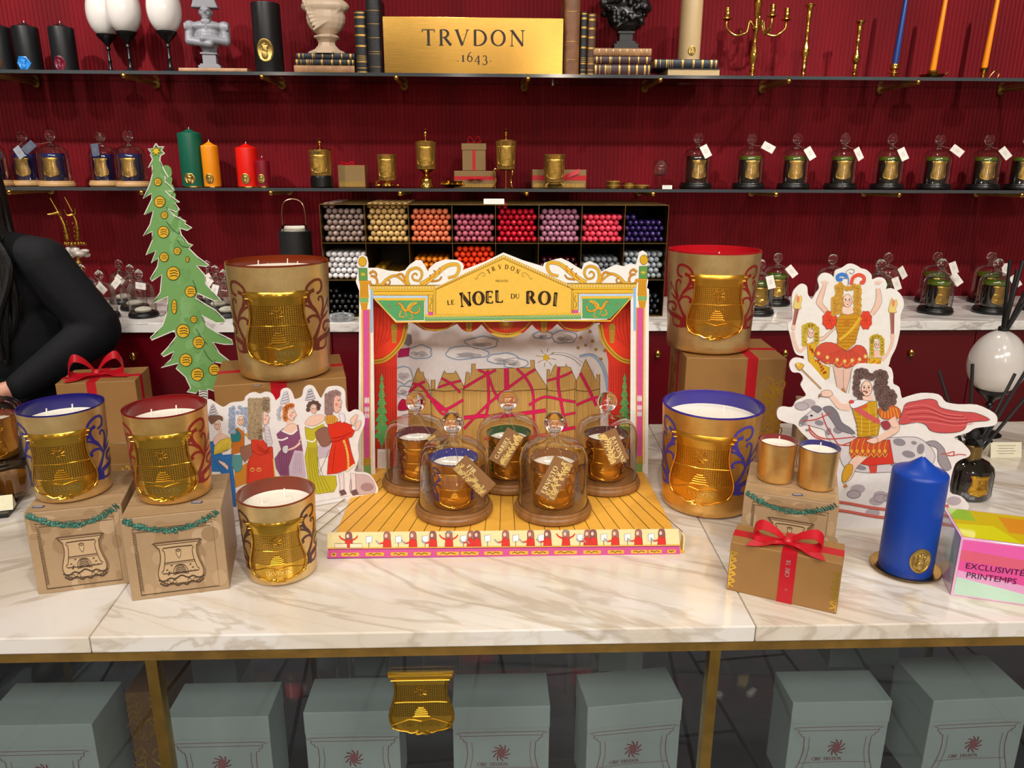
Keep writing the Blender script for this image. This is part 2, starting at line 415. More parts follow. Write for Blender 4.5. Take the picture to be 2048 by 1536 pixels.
BRASS_D = mat('aged_brass', '#b08a44', .5, .75, var=.35, vscale=25, bump=.1)
BRASS_P = mat('polished_brass', '#e0b45a', .12, 1)
BLACK = mat('black_lacquer', '#0b0b0c', .3)
BLACKM = mat('matt_black', '#121213', .55)
WHITE = mat('white_paint', '#e9e4dc', .6)
WAX = mat('white_wax', '#f1ead9', .45, sss=.25, bump=.1, bscale=40)
WICK = mat('wick_cotton', '#f4efe6', .8)

def tiles():
    m = bpy.data.materials.new('grey_floor_tiles'); m.use_nodes = True; n = m.node_tree.nodes; L = m.node_tree.links
    b = n['Principled BSDF']; b.inputs['Roughness'].default_value = .28
    tc = n.new('ShaderNodeTexCoord'); mp = n.new('ShaderNodeMapping'); mp.inputs['Rotation'].default_value = (0, 0, radians(84)); mp.inputs['Location'].default_value = (.12, .05, 0)
    L.new(tc.outputs['Object'], mp.inputs[0])
    br = n.new('ShaderNodeTexBrick'); br.inputs['Scale'].default_value = 1; br.inputs['Color1'].default_value = (*lin('#74777c'), 1); br.inputs['Color2'].default_value = (*lin('#696c72'), 1)
    br.inputs['Mortar'].default_value = (*lin('#17181a'), 1); br.inputs['Mortar Size'].default_value = .006; br.inputs['Brick Width'].default_value = .62; br.inputs['Row Height'].default_value = .31
    L.new(mp.outputs[0], br.inputs[0]); L.new(br.outputs['Color'], b.inputs['Base Color']); return m

# ---------------------------------------------------------------- room shell
YW = 3.04
def plane_box(name, x0, x1, y0, y1, z0, z1, m): return struct(MB().box(x0, x1, y0, y1, z0, z1).build(name, m, smooth=False))
plane_box('floor', -3.2, 3.4, -3.2, 3.2, -.1, 0, tiles())
plane_box('ceiling', -3.2, 3.4, -3.2, 3.2, CEIL, CEIL+.1, mat('ceiling_paint', '#d9d2c6', .8))
plane_box('wall_left', -3.3, -3.2, -3.2, 3.2, 0, CEIL, mat('side_wall', '#a89a8c', .7))
plane_box('wall_right', 3.4, 3.5, -3.2, 3.2, 0, CEIL, mat('side_wall', '#a89a8c', .7))
plane_box('wall_front', -3.2, 3.4, -3.3, -3.2, 0, CEIL, mat('front_wall', '#8f857a', .7))
b = MB(); pts = []; x = -3.2; P = .0158
while x < 3.4:
    for dx, dy in ((0, .0), (.0035, -.0032), (.0075, -.0042), (.0115, -.0032), (.015, 0)): pts.append((x+dx, YW+dy))
    x += P
n = len(pts)
vs = [(px, py, 0) for px, py in pts]+[(px, py, CEIL) for px, py in pts]+[(-3.2, YW+.12, 0), (3.4, YW+.12, 0), (-3.2, YW+.12, CEIL), (3.4, YW+.12, CEIL)]
b.add(vs, [(i, i+1, n+i+1, n+i) for i in range(n-1)]+[(2*n, 2*n+2, 2*n+3, 2*n+1)])
struct(b.build('wall_back', FAB, smooth=True, angle=60))

EMIT = mat('lamp_glow', '#ffe9cf', .5, emit=14)
k = 0
for x, y, wt, aim, cone in SPOTS:
    t = thing('ceiling_spotlight', (x, y, CEIL), label='round recessed spotlight in the shop ceiling', cat='light', group='recessed ceiling spotlights')
    MB().lathe([(.04, -.012), (.06, -.012), (.062, 0), (.04, 0)], 24, caps=False).build('trim_ring', WHITE, t)
    MB().lathe([(1e-5, -.006), (.04, -.006)], 24, caps=False).build('diffuser', EMIT, t)
for x, y, wt in FILL_PANELS:
    t = thing('fill_panel', (x, y, CEIL), label='large rectangular fill panel added at the ceiling', cat='light', group='added ceiling fill panels')
    MB().box(-.63, .63, -.33, .33, -.03, 0).build('frame', WHITE, t, smooth=False)
    MB().box(-.6, .6, -.3, .3, -.034, -.0295).build('diffuser', mat('fill_glow', '#fff1e0', .5, emit=3.0), t, smooth=False)

for x, e_ in ((.80, 42), (-.26, 9), (-2.2, 9), (2.3, 9)):  # unseen glowing strips, added for reflections such as the brass plaque's streak
    t = thing('glow_strip', (x, -3.2, 2.55), label='tall slim glowing strip added for reflections on the wall facing the shelves', cat='glow strip', group='added glow strips')
    MB().box(-.07, .07, 0, .03, -.42, .36).build('backplate', BRASS_D, t, smooth=False)
    MB().box(-.055, .055, .03, .05, -.40, .34).build('diffuser', mat('strip_glow_%d' % e_, '#fff0dc', .5, emit=e_), t, smooth=False)

# ---------------------------------------------------------------- glass wall shelves
SHG = thin_glass('smoked_shelf_glass', '#c9cdca', .7, .06, .01)
SHE = mat('shelf_edge', '#3c4246', .12, spec=.8)
S1Z, S2Z, YS = 1.845, 1.462, 2.775
def shelf(z, lab, xs):
    t = thing('glass_shelf', (0, YS, z), label=lab, cat='shelf')
    MB().box(-3.1, 3.3, .004, YW-YS-.008, -.011, 0).build('shelf_pane', SHG, t, smooth=False)
    MB().box(-3.1, 3.3, 0, .0035, -.011, 0).build('polished_edge', SHE, t, smooth=False)
    for x in xs:
        m = MB(); m.tube([(x, .004, -.019), (x, YW-YS-.012, -.019)], .0065, 10)
        m.lathe([(.014, 0), (.014, .006), (.008, .012)], 16, M=Matrix.Translation((x, YW-YS-.008, -.019)) @ Matrix.Rotation(radians(90), 4, 'X'))
        m.build('bracket_rod', BRASS_D, t)
        MB().ell((x, -.007, -.017), .0095, 14, 10).build('bracket_ball', BRASS, t)
shelf(S1Z, 'upper glass wall shelf holding busts, books and the brass plaque', [aty(p, 150, YS).x for p in (-15, 249, 525, 793, 1056, 1320, 1577, 1836, 2100)])
shelf(S2Z, 'lower glass wall shelf holding cloches, coloured pillars and golden cups', [aty(p, 384, YS).x for p in (-240, 21, 285, 543, 801, 1053, 1305, 1551, 1797, 2042)])

# ---------------------------------------------------------------- back cabinet and its marble top
BZ, BY = 1.03, 2.50
MB().box(-3.18, 3.38, BY, YW-.008, BZ-.032, BZ).build('back_worktop', MARB_B, smooth=False, bevel=.0015)
tag(bpy.data.objects['back_worktop'], 'white veined marble worktop along the red wall', 'worktop')
t = thing('drawer_cabinet', (0, BY, 0), label='long burgundy lacquered drawer cabinet under the wall-side marble', cat='cabinet')
MB().box(-3.17, 3.37, .035, YW-BY-.01, 0, BZ-.0325).build('carcass', LACQ, t, smooth=False)
KN = BRASS_P
x0 = aty(664, 700, BY).x; pw = .447
for k in range(-6, 7):
    a = x0+k*pw
    if a < -3.2 or a+pw > 3.4: continue
    for zt, zb in ((BZ-.036, .52), (.515, .06)):
        d = MB().box(a+.0015, a+pw-.0015, .012, .034, zb, zt).build('drawer', LACQ, t, smooth=False, bevel=.001)
        if zt > .6:
            m = MB(); m.ell((a+pw/2, .004, BZ-.115), (.0105, .007, .0145), 18, 10); m.lathe([(.004, 0), (.004, .012)], 8, M=Matrix.Translation((a+pw/2, .013, BZ-.115)) @ Matrix.Rotation(radians(90), 4, 'X'))
            m.ell((a+pw/2, -.003, BZ-.111), (.005, .003, .006), 8, 6); m.ell((a+pw/2, -.002, BZ-.121), (.007, .003, .003), 8, 6)
            m.build('knob', KN, d)

# ---------------------------------------------------------------- taper organizer
OY, OX0, OX1, OZ1 = 2.60, aty(645, 500, 2.6).x, aty(1332, 500, 2.6).x, 1.415
TR = mat('taper_rack_brass', '#8f7440', .38, 1, var=.3)
INN = mat('rack_lining', '#33261a', .5, .3)
t = thing('taper_rack', (0, OY, BZ), label='wide brass pigeonhole rack packed with coloured taper candles end-on', cat='rack')
ow = OX1-OX0; cw = ow/8; H = OZ1-BZ; ch = .125; e = .0015
MB().box(OX0-.002, OX1+.002, 0, .36, H-.003, H).build('top_panel', TR, t, smooth=False)
for nm, a in (('side_panel', OX0-.002), ('side_panel', OX1)): MB().box(a, a+.002, 0, .36, 0, H).build(nm, TR, t, smooth=False)
MB().box(OX0, OX1, .357, .36, 0, H).build('back_panel', INN, t, smooth=False)
rows = [H-.003]
for r in range(3):
    zt = H-.003-(r+1)*(H-.006)/3
    MB().box(OX0, OX1, 0, .357, zt-.002, zt).build('shelf', TR, t, smooth=False); rows.append(zt)
for c in range(1, 8): MB().box(OX0+c*cw-.001, OX0+c*cw+.001, .0005, .357, 0, H-.004).build('divider', TR, t, smooth=False)
def tmat(nm, c): return mat('taper_wax_'+nm, c, .18, coat=.5, spec=.6)
TAP = [('taupe', '#a48d84', 6, 'taupe'), ('cream', '#dcb877', 7, 'cream yellow'), ('peach', '#f0855c', 6, 'peach'), ('rose', '#c4637a', 5, 'dusty rose'),
       ('red', '#c8102c', 6, 'bright red'), ('mauve', '#bd7d99', 6, 'mauve'), ('coral', '#f04a64', 5, 'coral pink'), ('violet', '#2b1a55', 5, 'dark violet')]
TAP2 = [('white', '#e6e3e4', 5), ('mustard', '#c08a10', 1.4), ('amber', '#dd7a10', 4), ('orange', '#f4400c', 6), ('plum', '#33060f', 1), ('plum', '#54101f', 4), ('grey', '#7a7f84', 4), ('silver', '#9fa8ae', 5)]
TAP3 = [('black', '#08080c', 4.4)]*1+[('black', '#08080c', 3)]*6+[('ink', '#10141c', 4)]
R0 = .0103
prof = [(1e-5, -.0005), (.0035, .0004), (.0068, .003), (.0090, .007), (.0101, .013), (.0103, .03), (.0100, .30), (.009, .325), (1e-5, .325)]
TM = Matrix.Rotation(radians(-90), 4, 'X')
def slots(c, rws, zb, jit=.0016, rnd=random.Random(3)):
    out = []; left = OX0+c*cw+.0025; width = cw-.005; k = 0
    full = int(rws); r = 0
    while r < rws-1e-3:
        nn = 7 if r % 2 == 0 else 6
        sp = (width-2*R0)/6.0
        nn_ = nn if r < full else max(2, int(nn*(rws-full)))
        for i in range(nn_):
            x = left+R0+sp*(i+(0 if nn == 7 else .5)) + rnd.uniform(-1, 1)*.0006
            out.append((x, OY+.014+rnd.uniform(0, .012), zb+R0+r*.0186+rnd.uniform(0, .0006)))
        r += 1
    return out
cnt = 0
for c, (nm, col, rws, word) in enumerate(TAP):
    proto = None; m = tmat(nm, col)
    for p in slots(c, rws+ (0.35 if c in (0, 4) else 0), BZ+rows[1]+.0004, rnd=random.Random(c)):
        if cnt >= 300: break
        if proto is None:
            proto = MB().lathe(prof, 14, M=TM).build('taper_candle', m, loc=p)
            tag(proto, f'{word} taper candle lying end-on in the top row of the brass rack', 'candle', f'{word} tapers in the rack'); o = proto
        else:
            o = proto.copy(); COL.objects.link(o); o.location = p
        cnt += 1
b = MB(); mm = []; 
for rr, (tab, zi) in enumerate(((TAP2, 2), (TAP3, 3))):
    for c, (nm, col, rws) in enumerate(tab):
        m = tmat(nm, col)
        if m not in mm: mm.append(m)
        for p in slots(c, rws, BZ+rows[zi]+.0004, rnd=random.Random(50+c+rr*9)):
            b.lathe(prof[:6]+[(.0103, .3)], 12, mm.index(m), M=Matrix.Translation((p[0], p[1]+(.06 if nm == 'mustard' else 0), p[2])) @ TM)
tag(b.build('taper_candles', mm), 'white, orange, grey and black tapers filling the lower rack rows', 'candle', kind='stuff')

# ---------------------------------------------------------------- front counter
CZ, CY0, CY1 = .90, .927, 1.815
TH = .026
sL = [at(175, 1278, CZ), at(260, 1161, CZ)]; sR = [at(1505, 1238, CZ), at(1405, 1051, CZ)]
def seamx(s, Y): t_ = (Y-s[0].y)/(s[1].y-s[0].y); return s[0].x+(s[1].x-s[0].x)*t_
xl0, xl1 = seamx(sL, CY0), seamx(sL, CY1); xr0, xr1 = seamx(sR, CY0), seamx(sR, CY1)
g = .0006
b = MB()
b.prism([(-2.1, CY0), (xl0-g, CY0), (xl1-g, CY1), (-2.1, CY1)], CZ-TH, CZ, 0)
b.prism([(xl0+g, CY0), (xr0-g, CY0), (xr1-g, CY1), (xl1+g, CY1)], CZ-TH, CZ, 1)
b.prism([(xr0+g, CY0), (2.3, CY0), (2.3, CY1), (xr1+g, CY1)], CZ-TH, CZ, 2)
tag(b.build('marble_countertop', [MARB_L, MARB_C, MARB_R], smooth=False, bevel=.002), 'polished cream marble countertop with tan veins in mitred slabs', 'countertop')
t = thing('display_case', (0, CY0, 0), label='brass framed glass display case under the cream marble counter', cat='display case')
m = MB(); z1 = CZ-TH-.0006; z0 = z1-.017
m.box(-2.08, 2.28, .006, .03, z0, z1); m.box(-2.08, 2.28, CY1-CY0-.03, CY1-CY0-.01, z0, z1)
m.build('top_rail', BRASS_D, t, smooth=False)
MB().box(-2.08, 2.28, .032, CY1-CY0-.032, z1-.003, z1-.0003).build('case_roof', mat('case_roof', '#4b4743', .6), t, smooth=False)
posts = [at(310, 1400, .83).x, .36, -1.15, 1.25]
posts[0] = aty(311, 1340, CY0+.02).x; posts[1] = aty(1425, 1320, CY0+.02).x
for x in posts:
    MB().box(x-.008, x+.008, .010, .028, 0.02, z0).build('post', BRASS, t, smooth=False)
    MB().box(x-.006, x+.006, CY1-CY0-.028, CY1-CY0-.014, 0.02, z0).build('post', BRASS_D, t, smooth=False)
CG = thin_glass('smoked_case_glass', '#eaeded', .5, .04, .005)
MB().box(-2.07, 2.27, .0155, .0195, .03, z0-.0005).build('glass_front', CG, t, smooth=False)
MB().box(-2.07, 2.27, .018+.09, CY1-CY0-.03, .425, .433).build('glass_shelf_pane', thin_glass('case_shelf', '#e6eaea', .5, .05), t, smooth=False)
MB().box(-2.08, 2.28, .006, .03, 0, .03).build('bottom_rail', BRASS_D, t, smooth=False)
# ---------------------------------------------------------------- gilded candle jars
def gold_mat(name, c1, c2, rough=.3, bump=.25, blot=None):
    m = bpy.data.materials.new(name); m.use_nodes = True; n = m.node_tree.nodes; L = m.node_tree.links
    b = n['Principled BSDF']; b.inputs['Metallic'].default_value = .78; b.inputs['Coat Weight'].default_value = .4; b.inputs['Coat Roughness'].default_value = .12
    tc = n.new('ShaderNodeTexCoord'); t = n.new('ShaderNodeTexNoise'); t.inputs['Scale'].default_value = 16; t.inputs['Detail'].default_value = 8; t.inputs['Roughness'].default_value = .65
    L.new(tc.outputs['Object'], t.inputs['Vector'])
    r = n.new('ShaderNodeValToRGB'); e = r.color_ramp.elements; e[0].position = .3; e[1].position = .68
    e[0].color = (*lin(c2), 1); e[1].color = (*lin(c1), 1); L.new(t.outputs['Fac'], r.inputs[0]); out = r.outputs[0]
    if blot:
        t3 = n.new('ShaderNodeTexNoise'); t3.inputs['Scale'].default_value = 38; t3.inputs['Detail'].default_value = 3; L.new(tc.outputs['Object'], t3.inputs['Vector'])
        r3 = n.new('ShaderNodeMapRange'); r3.inputs[1].default_value = .70; r3.inputs[2].default_value = .74; L.new(t3.outputs['Fac'], r3.inputs[0])
        x = n.new('ShaderNodeMix'); x.data_type = 'RGBA'; L.new(r3.outputs[0], x.inputs[0]); L.new(out, x.inputs[6]); x.inputs[7].default_value = (*lin(blot), 1); out = x.outputs[2]
    L.new(out, b.inputs['Base Color'])
    r2 = n.new('ShaderNodeMapRange'); r2.inputs[3].default_value = rough*.75; r2.inputs[4].default_value = rough*1.35; L.new(t.outputs['Fac'], r2.inputs[0]); L.new(r2.outputs[0], b.inputs['Roughness'])
    t2 = n.new('ShaderNodeTexNoise'); t2.inputs['Scale'].default_value = 45; t2.inputs['Detail'].default_value = 5; L.new(tc.outputs['Object'], t2.inputs['Vector'])
    bn = n.new('ShaderNodeBump'); bn.inputs['Strength'].default_value = bump; bn.inputs['Distance'].default_value = .0012
    L.new(t2.outputs['Fac'], bn.inputs['Height']); L.new(bn.outputs[0], b.inputs['Normal']); MATS[name] = m; return m
def emblem_mat(name, c, c2, rough=.2):
    """struck metal badge: a lattice of dots pressed into the field, from the badge's own UVs"""
    m = bpy.data.materials.new(name); m.use_nodes = True; n = m.node_tree.nodes; L = m.node_tree.links
    b = n['Principled BSDF']; b.inputs['Metallic'].default_value = .9; b.inputs['Roughness'].default_value = rough; b.inputs['Coat Weight'].default_value = .3
    uv = n.new('ShaderNodeUVMap'); vo = n.new('ShaderNodeTexVoronoi'); vo.inputs['Scale'].default_value = 34; vo.inputs['Randomness'].default_value = 0
    L.new(uv.outputs[0], vo.inputs['Vector'])
    r = n.new('ShaderNodeMapRange'); r.inputs[1].default_value = .2; r.inputs[2].default_value = .5; r.inputs[3].default_value = 0; r.inputs[4].default_value = 1; L.new(vo.outputs['Distance'], r.inputs[0])
    sp = n.new('ShaderNodeSeparateXYZ'); L.new(uv.outputs[0], sp.inputs[0])
    gt = n.new('ShaderNodeMath'); gt.operation = 'GREATER_THAN'; gt.inputs[1].default_value = .31; L.new(sp.outputs[1], gt.inputs[0])
    lt = n.new('ShaderNodeMath'); lt.operation = 'LESS_THAN'; lt.inputs[1].default_value = .83; L.new(sp.outputs[1], lt.inputs[0])
    k = n.new('ShaderNodeMath'); k.operation = 'MULTIPLY'; L.new(gt.outputs[0], k.inputs[0]); L.new(lt.outputs[0], k.inputs[1])
    k2 = n.new('ShaderNodeMath'); k2.operation = 'MULTIPLY'; L.new(k.outputs[0], k2.inputs[0]); L.new(r.outputs[0], k2.inputs[1])
    x = n.new('ShaderNodeMix'); x.data_type = 'RGBA'; L.new(k2.outputs[0], x.inputs[0]); x.inputs[6].default_value = (*lin(c), 1); x.inputs[7].default_value = (*lin(c2), 1); L.new(x.outputs[2], b.inputs['Base Color'])
    bn = n.new('ShaderNodeBump'); bn.inputs['Strength'].default_value = .5; bn.inputs['Distance'].default_value = .0006; bn.invert = True
    L.new(k2.outputs[0], bn.inputs['Height']); L.new(bn.outputs[0], b.inputs['Normal']); MATS[name] = m; return m
GOLD = gold_mat('mercury_gold', '#f0d294', '#d2ab68', .33, .22, None)
GOLDR = gold_mat('mercury_gold_warm', '#f0c67c', '#cf9c4a', .3, .22, '#a33a2a')
EMB = emblem_mat('emblem_gold', '#cda034', '#936c20', .17)
EMB2 = emblem_mat('emblem_amber', '#e2a436', '#bd8224', .28)
EMB3 = emblem_mat('emblem_antique', '#cda650', '#a07c34', .32)
AMBERG = gold_mat('amber_gold_glass', '#dc9e3c', '#b57a2c', .16, .1)
BADGE = [(0, 0), (.035, .012), (.07, .0), (.12, .03), (.17, .028), (.23, .06), (.31, .075), (.385, .12), (.43, .17), (.455, .24), (.46, .31), (.445, .39), (.42, .47), (.395, .55), (.375, .64), (.365, .73), (.37, .80), (.375, .875), (.405, .885), (.41, .915), (.44, .925), (.445, .975), (.45, 1.0)]
def badge_half(y):
    for (w0, y0), (w1, y1) in zip(BADGE[3:], BADGE[4:]):
        if y0 <= y <= y1 and y1 > y0: return w0+(w1-w0)*(y-y0)/(y1-y0)
    return BADGE[3][0]*max(.15, y/.03) if y < .03 else .45
BY_ = sorted(set([.0, .012, .02]+[y for w_, y in BADGE if y > .03]+[.1, .2, .5, .6, .7, .98]))
BYL = [.0, .015, .03, .05, .06, .075, .1, .12, .145, .17, .205, .24, .275, .31, .35, .39, .43, .47, .51, .55, .6, .64, .69, .73, .8, .85, .875, .8851, .915, .9251, .96, 1.0]
def badge(mb, mp, h, mi=0, detail=True, up=1):
    """shield with cornice, pear-shaped body and scrolled foot; mp(u, v, lift)"""
    NX = 10; o = len(mb.v); vs, fs = [], []
    for j, y in enumerate(BYL):
        hw = badge_half(y)
        for i in range(NX+1):
            u = -hw+2*hw*i/NX; vs.append(mp(u*h, y*h, .0014*h/.07 if 0 < i < NX and 0 < j < len(BYL)-1 else 0)); mb.uv[o+len(vs)-1] = (u+.5, y)
    for j in range(len(BYL)-1):
        for i in range(NX): a = j*(NX+1)+i; fs.append((a, a+1, a+NX+2, a+NX+1))
    mb.add(vs, fs, mi)
    if not detail: return
    r = .009*h; up_ = .0018*h/.07
    P = lambda pts: [mp(u*h, v*h, up_) for u, v in pts]
    side = [(w_-.02, y) for w_, y in BADGE if .12 <= y <= .88]
    for s in (-1, 1):
        mb.tube(P([(s*a, b_) for a, b_ in side]), r*1.3, 6, mi)
        mb.tube(P([(s*.43, .17), (s*.36, .2), (s*.26, .235), (s*.17, .27), (s*.09, .26), (0, .235)]), r, 5, mi)
        mb.tube(P([(s*.41, .13), (s*.3, .085), (s*.22, .075), (s*.15, .04), (s*.08, .055), (s*.05, .02), (0, .035)]), r*1.2, 5, mi)
        mb.tube(P([(s*(.07+.045*cos(t_)*(1-t_/12)), .045+.03*sin(t_)) for t_ in [k*.7 for k in range(9)]]), r*.8, 5, mi)
    mb.tube(P([(-.43, .965), (.43, .965)]), r*2.2, 6, mi); mb.tube(P([(-.40, .905), (.40, .905)]), r*1.6, 6, mi)
    mb.tube(P([(-.36, .545), (-.2, .555), (0, .55), (.2, .555), (.36, .545)]), r*.9, 5, mi)
    # crest above, beehive below
    for k in range(9):
        a = 2*pi*k/9; mb.tube(P([(.04*cos(a), .71+.045*sin(a)), (.085*cos(a+.3), .71+.09*sin(a+.3))]), r*.8, 5, mi)
    mb.tube(P([(.035*cos(a), .71+.045*sin(a)) for a in [k*pi/5 for k in range(11)]]), r*.9, 5, mi)
    for k in range(5): hw = .085*(1-(k/5)**2)+.01; mb.tube(P([(-hw, .33+k*.032), (0, .325+k*.032), (hw, .33+k*.032)]), r*1.25, 5, mi)
    mb.tube(P([(-.12, .315), (.12, .315)]), r, 5, mi)

def cyl_map(Rf, z0, th0=-pi/2):
    """flat drawing (s along the wall, v up) laid round a glass of radius Rf(z)"""
    def mp(s_, v, lift=0):
        z = z0+v; R = Rf(z); a = th0+s_/R; return ((R+lift)*cos(a), (R+lift)*sin(a), z)
    return mp
SCR = []   # scroll strokes of the left side, from the photo's red jar, in badge heights
def _sx(X): return (math.asin(max(-.999, min(.999, (X-745)/510)))-.168)*510/740
def _sy(Y): return (1220-Y)/740
for pts, a, b_ in [([(505, 1060), (490, 1000), (440, 920), (395, 820), (350, 720), (285, 600)], 42, 6), ([(395, 830), (420, 760), (450, 690), (510, 610), (538, 540), (520, 450), (450, 400), (385, 400), (362, 450), (378, 510), (425, 532)], 22, 20),
                   ([(450, 492), (500, 510), (512, 560), (490, 620), (450, 700)], 30, 10), ([(450, 700), (500, 655), (560, 630), (603, 652)], 24, 10), ([(528, 600), (560, 540), (590, 505)], 20, 8), ([(540, 610), (585, 575), (622, 562)], 20, 8),
                   ([(400, 800), (450, 752), (505, 748), (537, 780), (520, 808)], 14, 26), ([(388, 770), (362, 690), (356, 615), (378, 568), (408, 580), (402, 608)], 20, 14),
                   ([(480, 1030), (400, 992), (310, 972), (252, 940), (250, 890), (290, 845), (345, 840), (368, 885), (345, 930), (318, 900)], 40, 12), ([(440, 1092), (390, 1100), (348, 1076), (335, 1010)], 22, 8),
                   ([(430, 1075), (500, 1062)], 60, 50), ([(388, 800), (330, 765), (297, 735)], 22, 8), ([(285, 610), (300, 660), (290, 700)], 14, 8)]:
    SCR.append(([(_sx(x), _sy(y)) for x, y in pts], a/740, b_/740))
def jar(name, loc, R, H, inner, scroll, gold=GOLD, emb=EMB, rz=0, label='', cat='candle', group=None, wicks=4, word=True, waxd=.16, badge_h=None, badge_z=None, scr=True, taper=.90, seg=64):
    """a gilded glass candle: vessel, coloured lining, wax, wicks, raised badge, painted scrollwork"""
    t = thing(name, loc, rz, label, cat, group)
    Rf = lambda z: R*(taper+(1-taper)*max(0, min(1, z/H)))
    g = .035*R/.06; zb = .012*H/.14; wl = .003*R/.06
    v = MB()
    v.lathe([(Rf(0)*.86, 0), (Rf(0)*.97, .0025*H/.14), (Rf(zb*.4)*1.0, zb*.4), (Rf(zb), zb)]+[(Rf(H*k/10), H*k/10) for k in range(2, 10)]+[(R, H*.985)], seg, 0, caps=False)
    v.lathe([(1e-5, 0), (Rf(0)*.86, 0)], seg, 0, caps=False)
    v.build('vessel', [gold], t, angle=50)
    lin_ = MB(); ri = R-wl
    lin_.lathe([(R, H*.985), (R+.0002, H*.997), (R-wl*.4, H), (ri, H*.996), (ri*.995, H*.95), (Rf(H*(1-waxd))-wl, H*(1-waxd)-.002)], seg, 0, caps=False)
    lin_.build('glass_rim', inner, t, angle=50)
    wz = H*(1-waxd); rw = Rf(wz)-wl-.0002
    wx = MB().lathe([(1e-5, wz-.004*R/.06), (rw*.9, wz-.003*R/.06), (rw, wz), (rw, wz-.01)][::-1] if False else [(rw, wz-.012), (rw, wz), (rw*.95, wz-.0018*R/.06), (1e-5, wz-.0018*R/.06)], seg, 0, caps=False).build('wax', WAX, t)
    for k in range(wicks):
        a = pi/4+2*pi*k/wicks+.4; d = rw*.45 if wicks > 1 else 0
        x, y = d*cos(a), d*sin(a); MB().tube([(x, y, wz-.003), (x+.0006, y, wz+.008), (x+.001, y+.001, wz+.015)], .0011, 6).build('wick', WICK, wx)
    bh = badge_h or H*.74; bz = badge_z if badge_z is not None else H*.06
    b_ = MB(); badge(b_, cyl_map(lambda z: Rf(z)+.0006, bz), bh); eo = b_.build('emblem', emb, t, angle=60)
    if word:
        A = Art(lambda x, y, ly: cyl_map(lambda z: Rf(z)+.0012+bh*.022, bz)(x, y, ly*.0001)); A.face = lambda n_: True
        h = bh*.055; s_ = bh/1.0; wt = serif_w('TRVDON', h*1.2)
        serif(A, 'TRVDON', -wt/2, bh*.15, h*1.2, None, ly=3); wt = serif_w('1643', h*.7); serif(A, '1643', -wt/2, bh*.095, h*.7, None, ly=3)
        A.mb.build('lettering', mat('engraved_gold', '#f0d68a', .2, 1), eo, smooth=False)
    if scr:
        for sd in (1, -1):
            A = Art(lambda x, y, ly, sd=sd: cyl_map(lambda z: Rf(z)+.0004, bz)(x*sd, y, ly*.00008))
            for pts, w0, w1 in SCR: A.line([(x*bh, y*bh) for x, y in pts], w0*bh*1.35, scroll, 2, smooth=5, w1=w1*bh*1.35)
            A.mb.build('scrollwork', scroll, t, smooth=False)
    return t
def glassy(name, c, rough=.14): return mat(name, c, rough, 0, coat=.12, spec=.5)
NAVY = glassy('violet_blue_glass', '#1c1766'); RED = glassy('ruby_glass', '#74080e'); AMB = glassy('amber_brown_glass', '#74280c'); RUB = glassy('rich_red_glass', '#b0101c')
INK_B = mat('blue_scroll', '#2f2a86', .35); INK_R = mat('red_scroll', '#8f1c1c', .35); INK_A = mat('brown_scroll', '#6a2c1c', .35); INK_V = mat('violet_scroll', '#4a3fa6', .35); INK_N = mat('brown_dark_scroll', '#4a2a20', .35)

jar('scented_candle', (-.334, 1.104, CZ), .0600, .140, AMB, INK_N, rz=radians(10), label='gilded candle with amber brown rim standing directly on the marble before the courtiers card')
PLZ = 1.036
c1 = jar('scented_candle', (-.655, 1.122, PLZ), .0600, .144, NAVY, INK_B, emb=EMB, rz=radians(17), label='gilded candle with dark blue rim and blue scrolls on a drawn stone box')
c2 = jar('scented_candle', (-.493, 1.112, PLZ), .0605, .144, RED, INK_R, gold=GOLDR, emb=EMB, rz=radians(10), label='gilded candle with dark red rim and red scrolls on a drawn stone box')
KBZ = 1.135
jar('large_candle', (-.404, 1.475, KBZ), .0965, .224, AMB, INK_A, gold=GOLD, emb=EMB, rz=radians(10), label='giant gilded candle with amber brown rim on the ribboned kraft box near the paper tree', badge_h=.142, badge_z=.034, waxd=.075)
jar('large_candle', (.505, 1.660, KBZ+.005), .1010, .222, RUB, INK_R, gold=GOLD, emb=EMB2, rz=radians(-8), label='giant gilded candle with bright red rim on a ribboned kraft box', badge_h=.142, badge_z=.035, waxd=.115)
jar('large_candle', (.430, 1.347, CZ), .0945, .204, glassy('violet_glass', '#34288a'), INK_V, gold=gold_mat('orange_gold', '#efbe68', '#d29a48', .32, .2), emb=EMB2, rz=radians(-26), label='giant gilded candle with violet blue rim standing directly on the marble', badge_h=.14, badge_z=.028, waxd=.14)
for px, py, rm, lab, sc_ in ((1565, 975, RED, 'small gilded votive candle with a ruby red rim on the drawn stone box', None), (1649, 990, NAVY, 'small gilded votive candle with a dark blue rim on the drawn stone box', None)):
    p = at(px, py, 1.02)
    t = jar('votive_candle', (p.x, p.y+.036, 1.0205), .0322, .071, rm, INK_R, gold=GOLDR, wicks=1, word=False, scr=False, badge_h=.001, badge_z=.02, label=lab, taper=.9, waxd=.12)
    for ch in list(t.children):
        if ch.name.startswith('emblem'): bpy.data.objects.remove(ch)

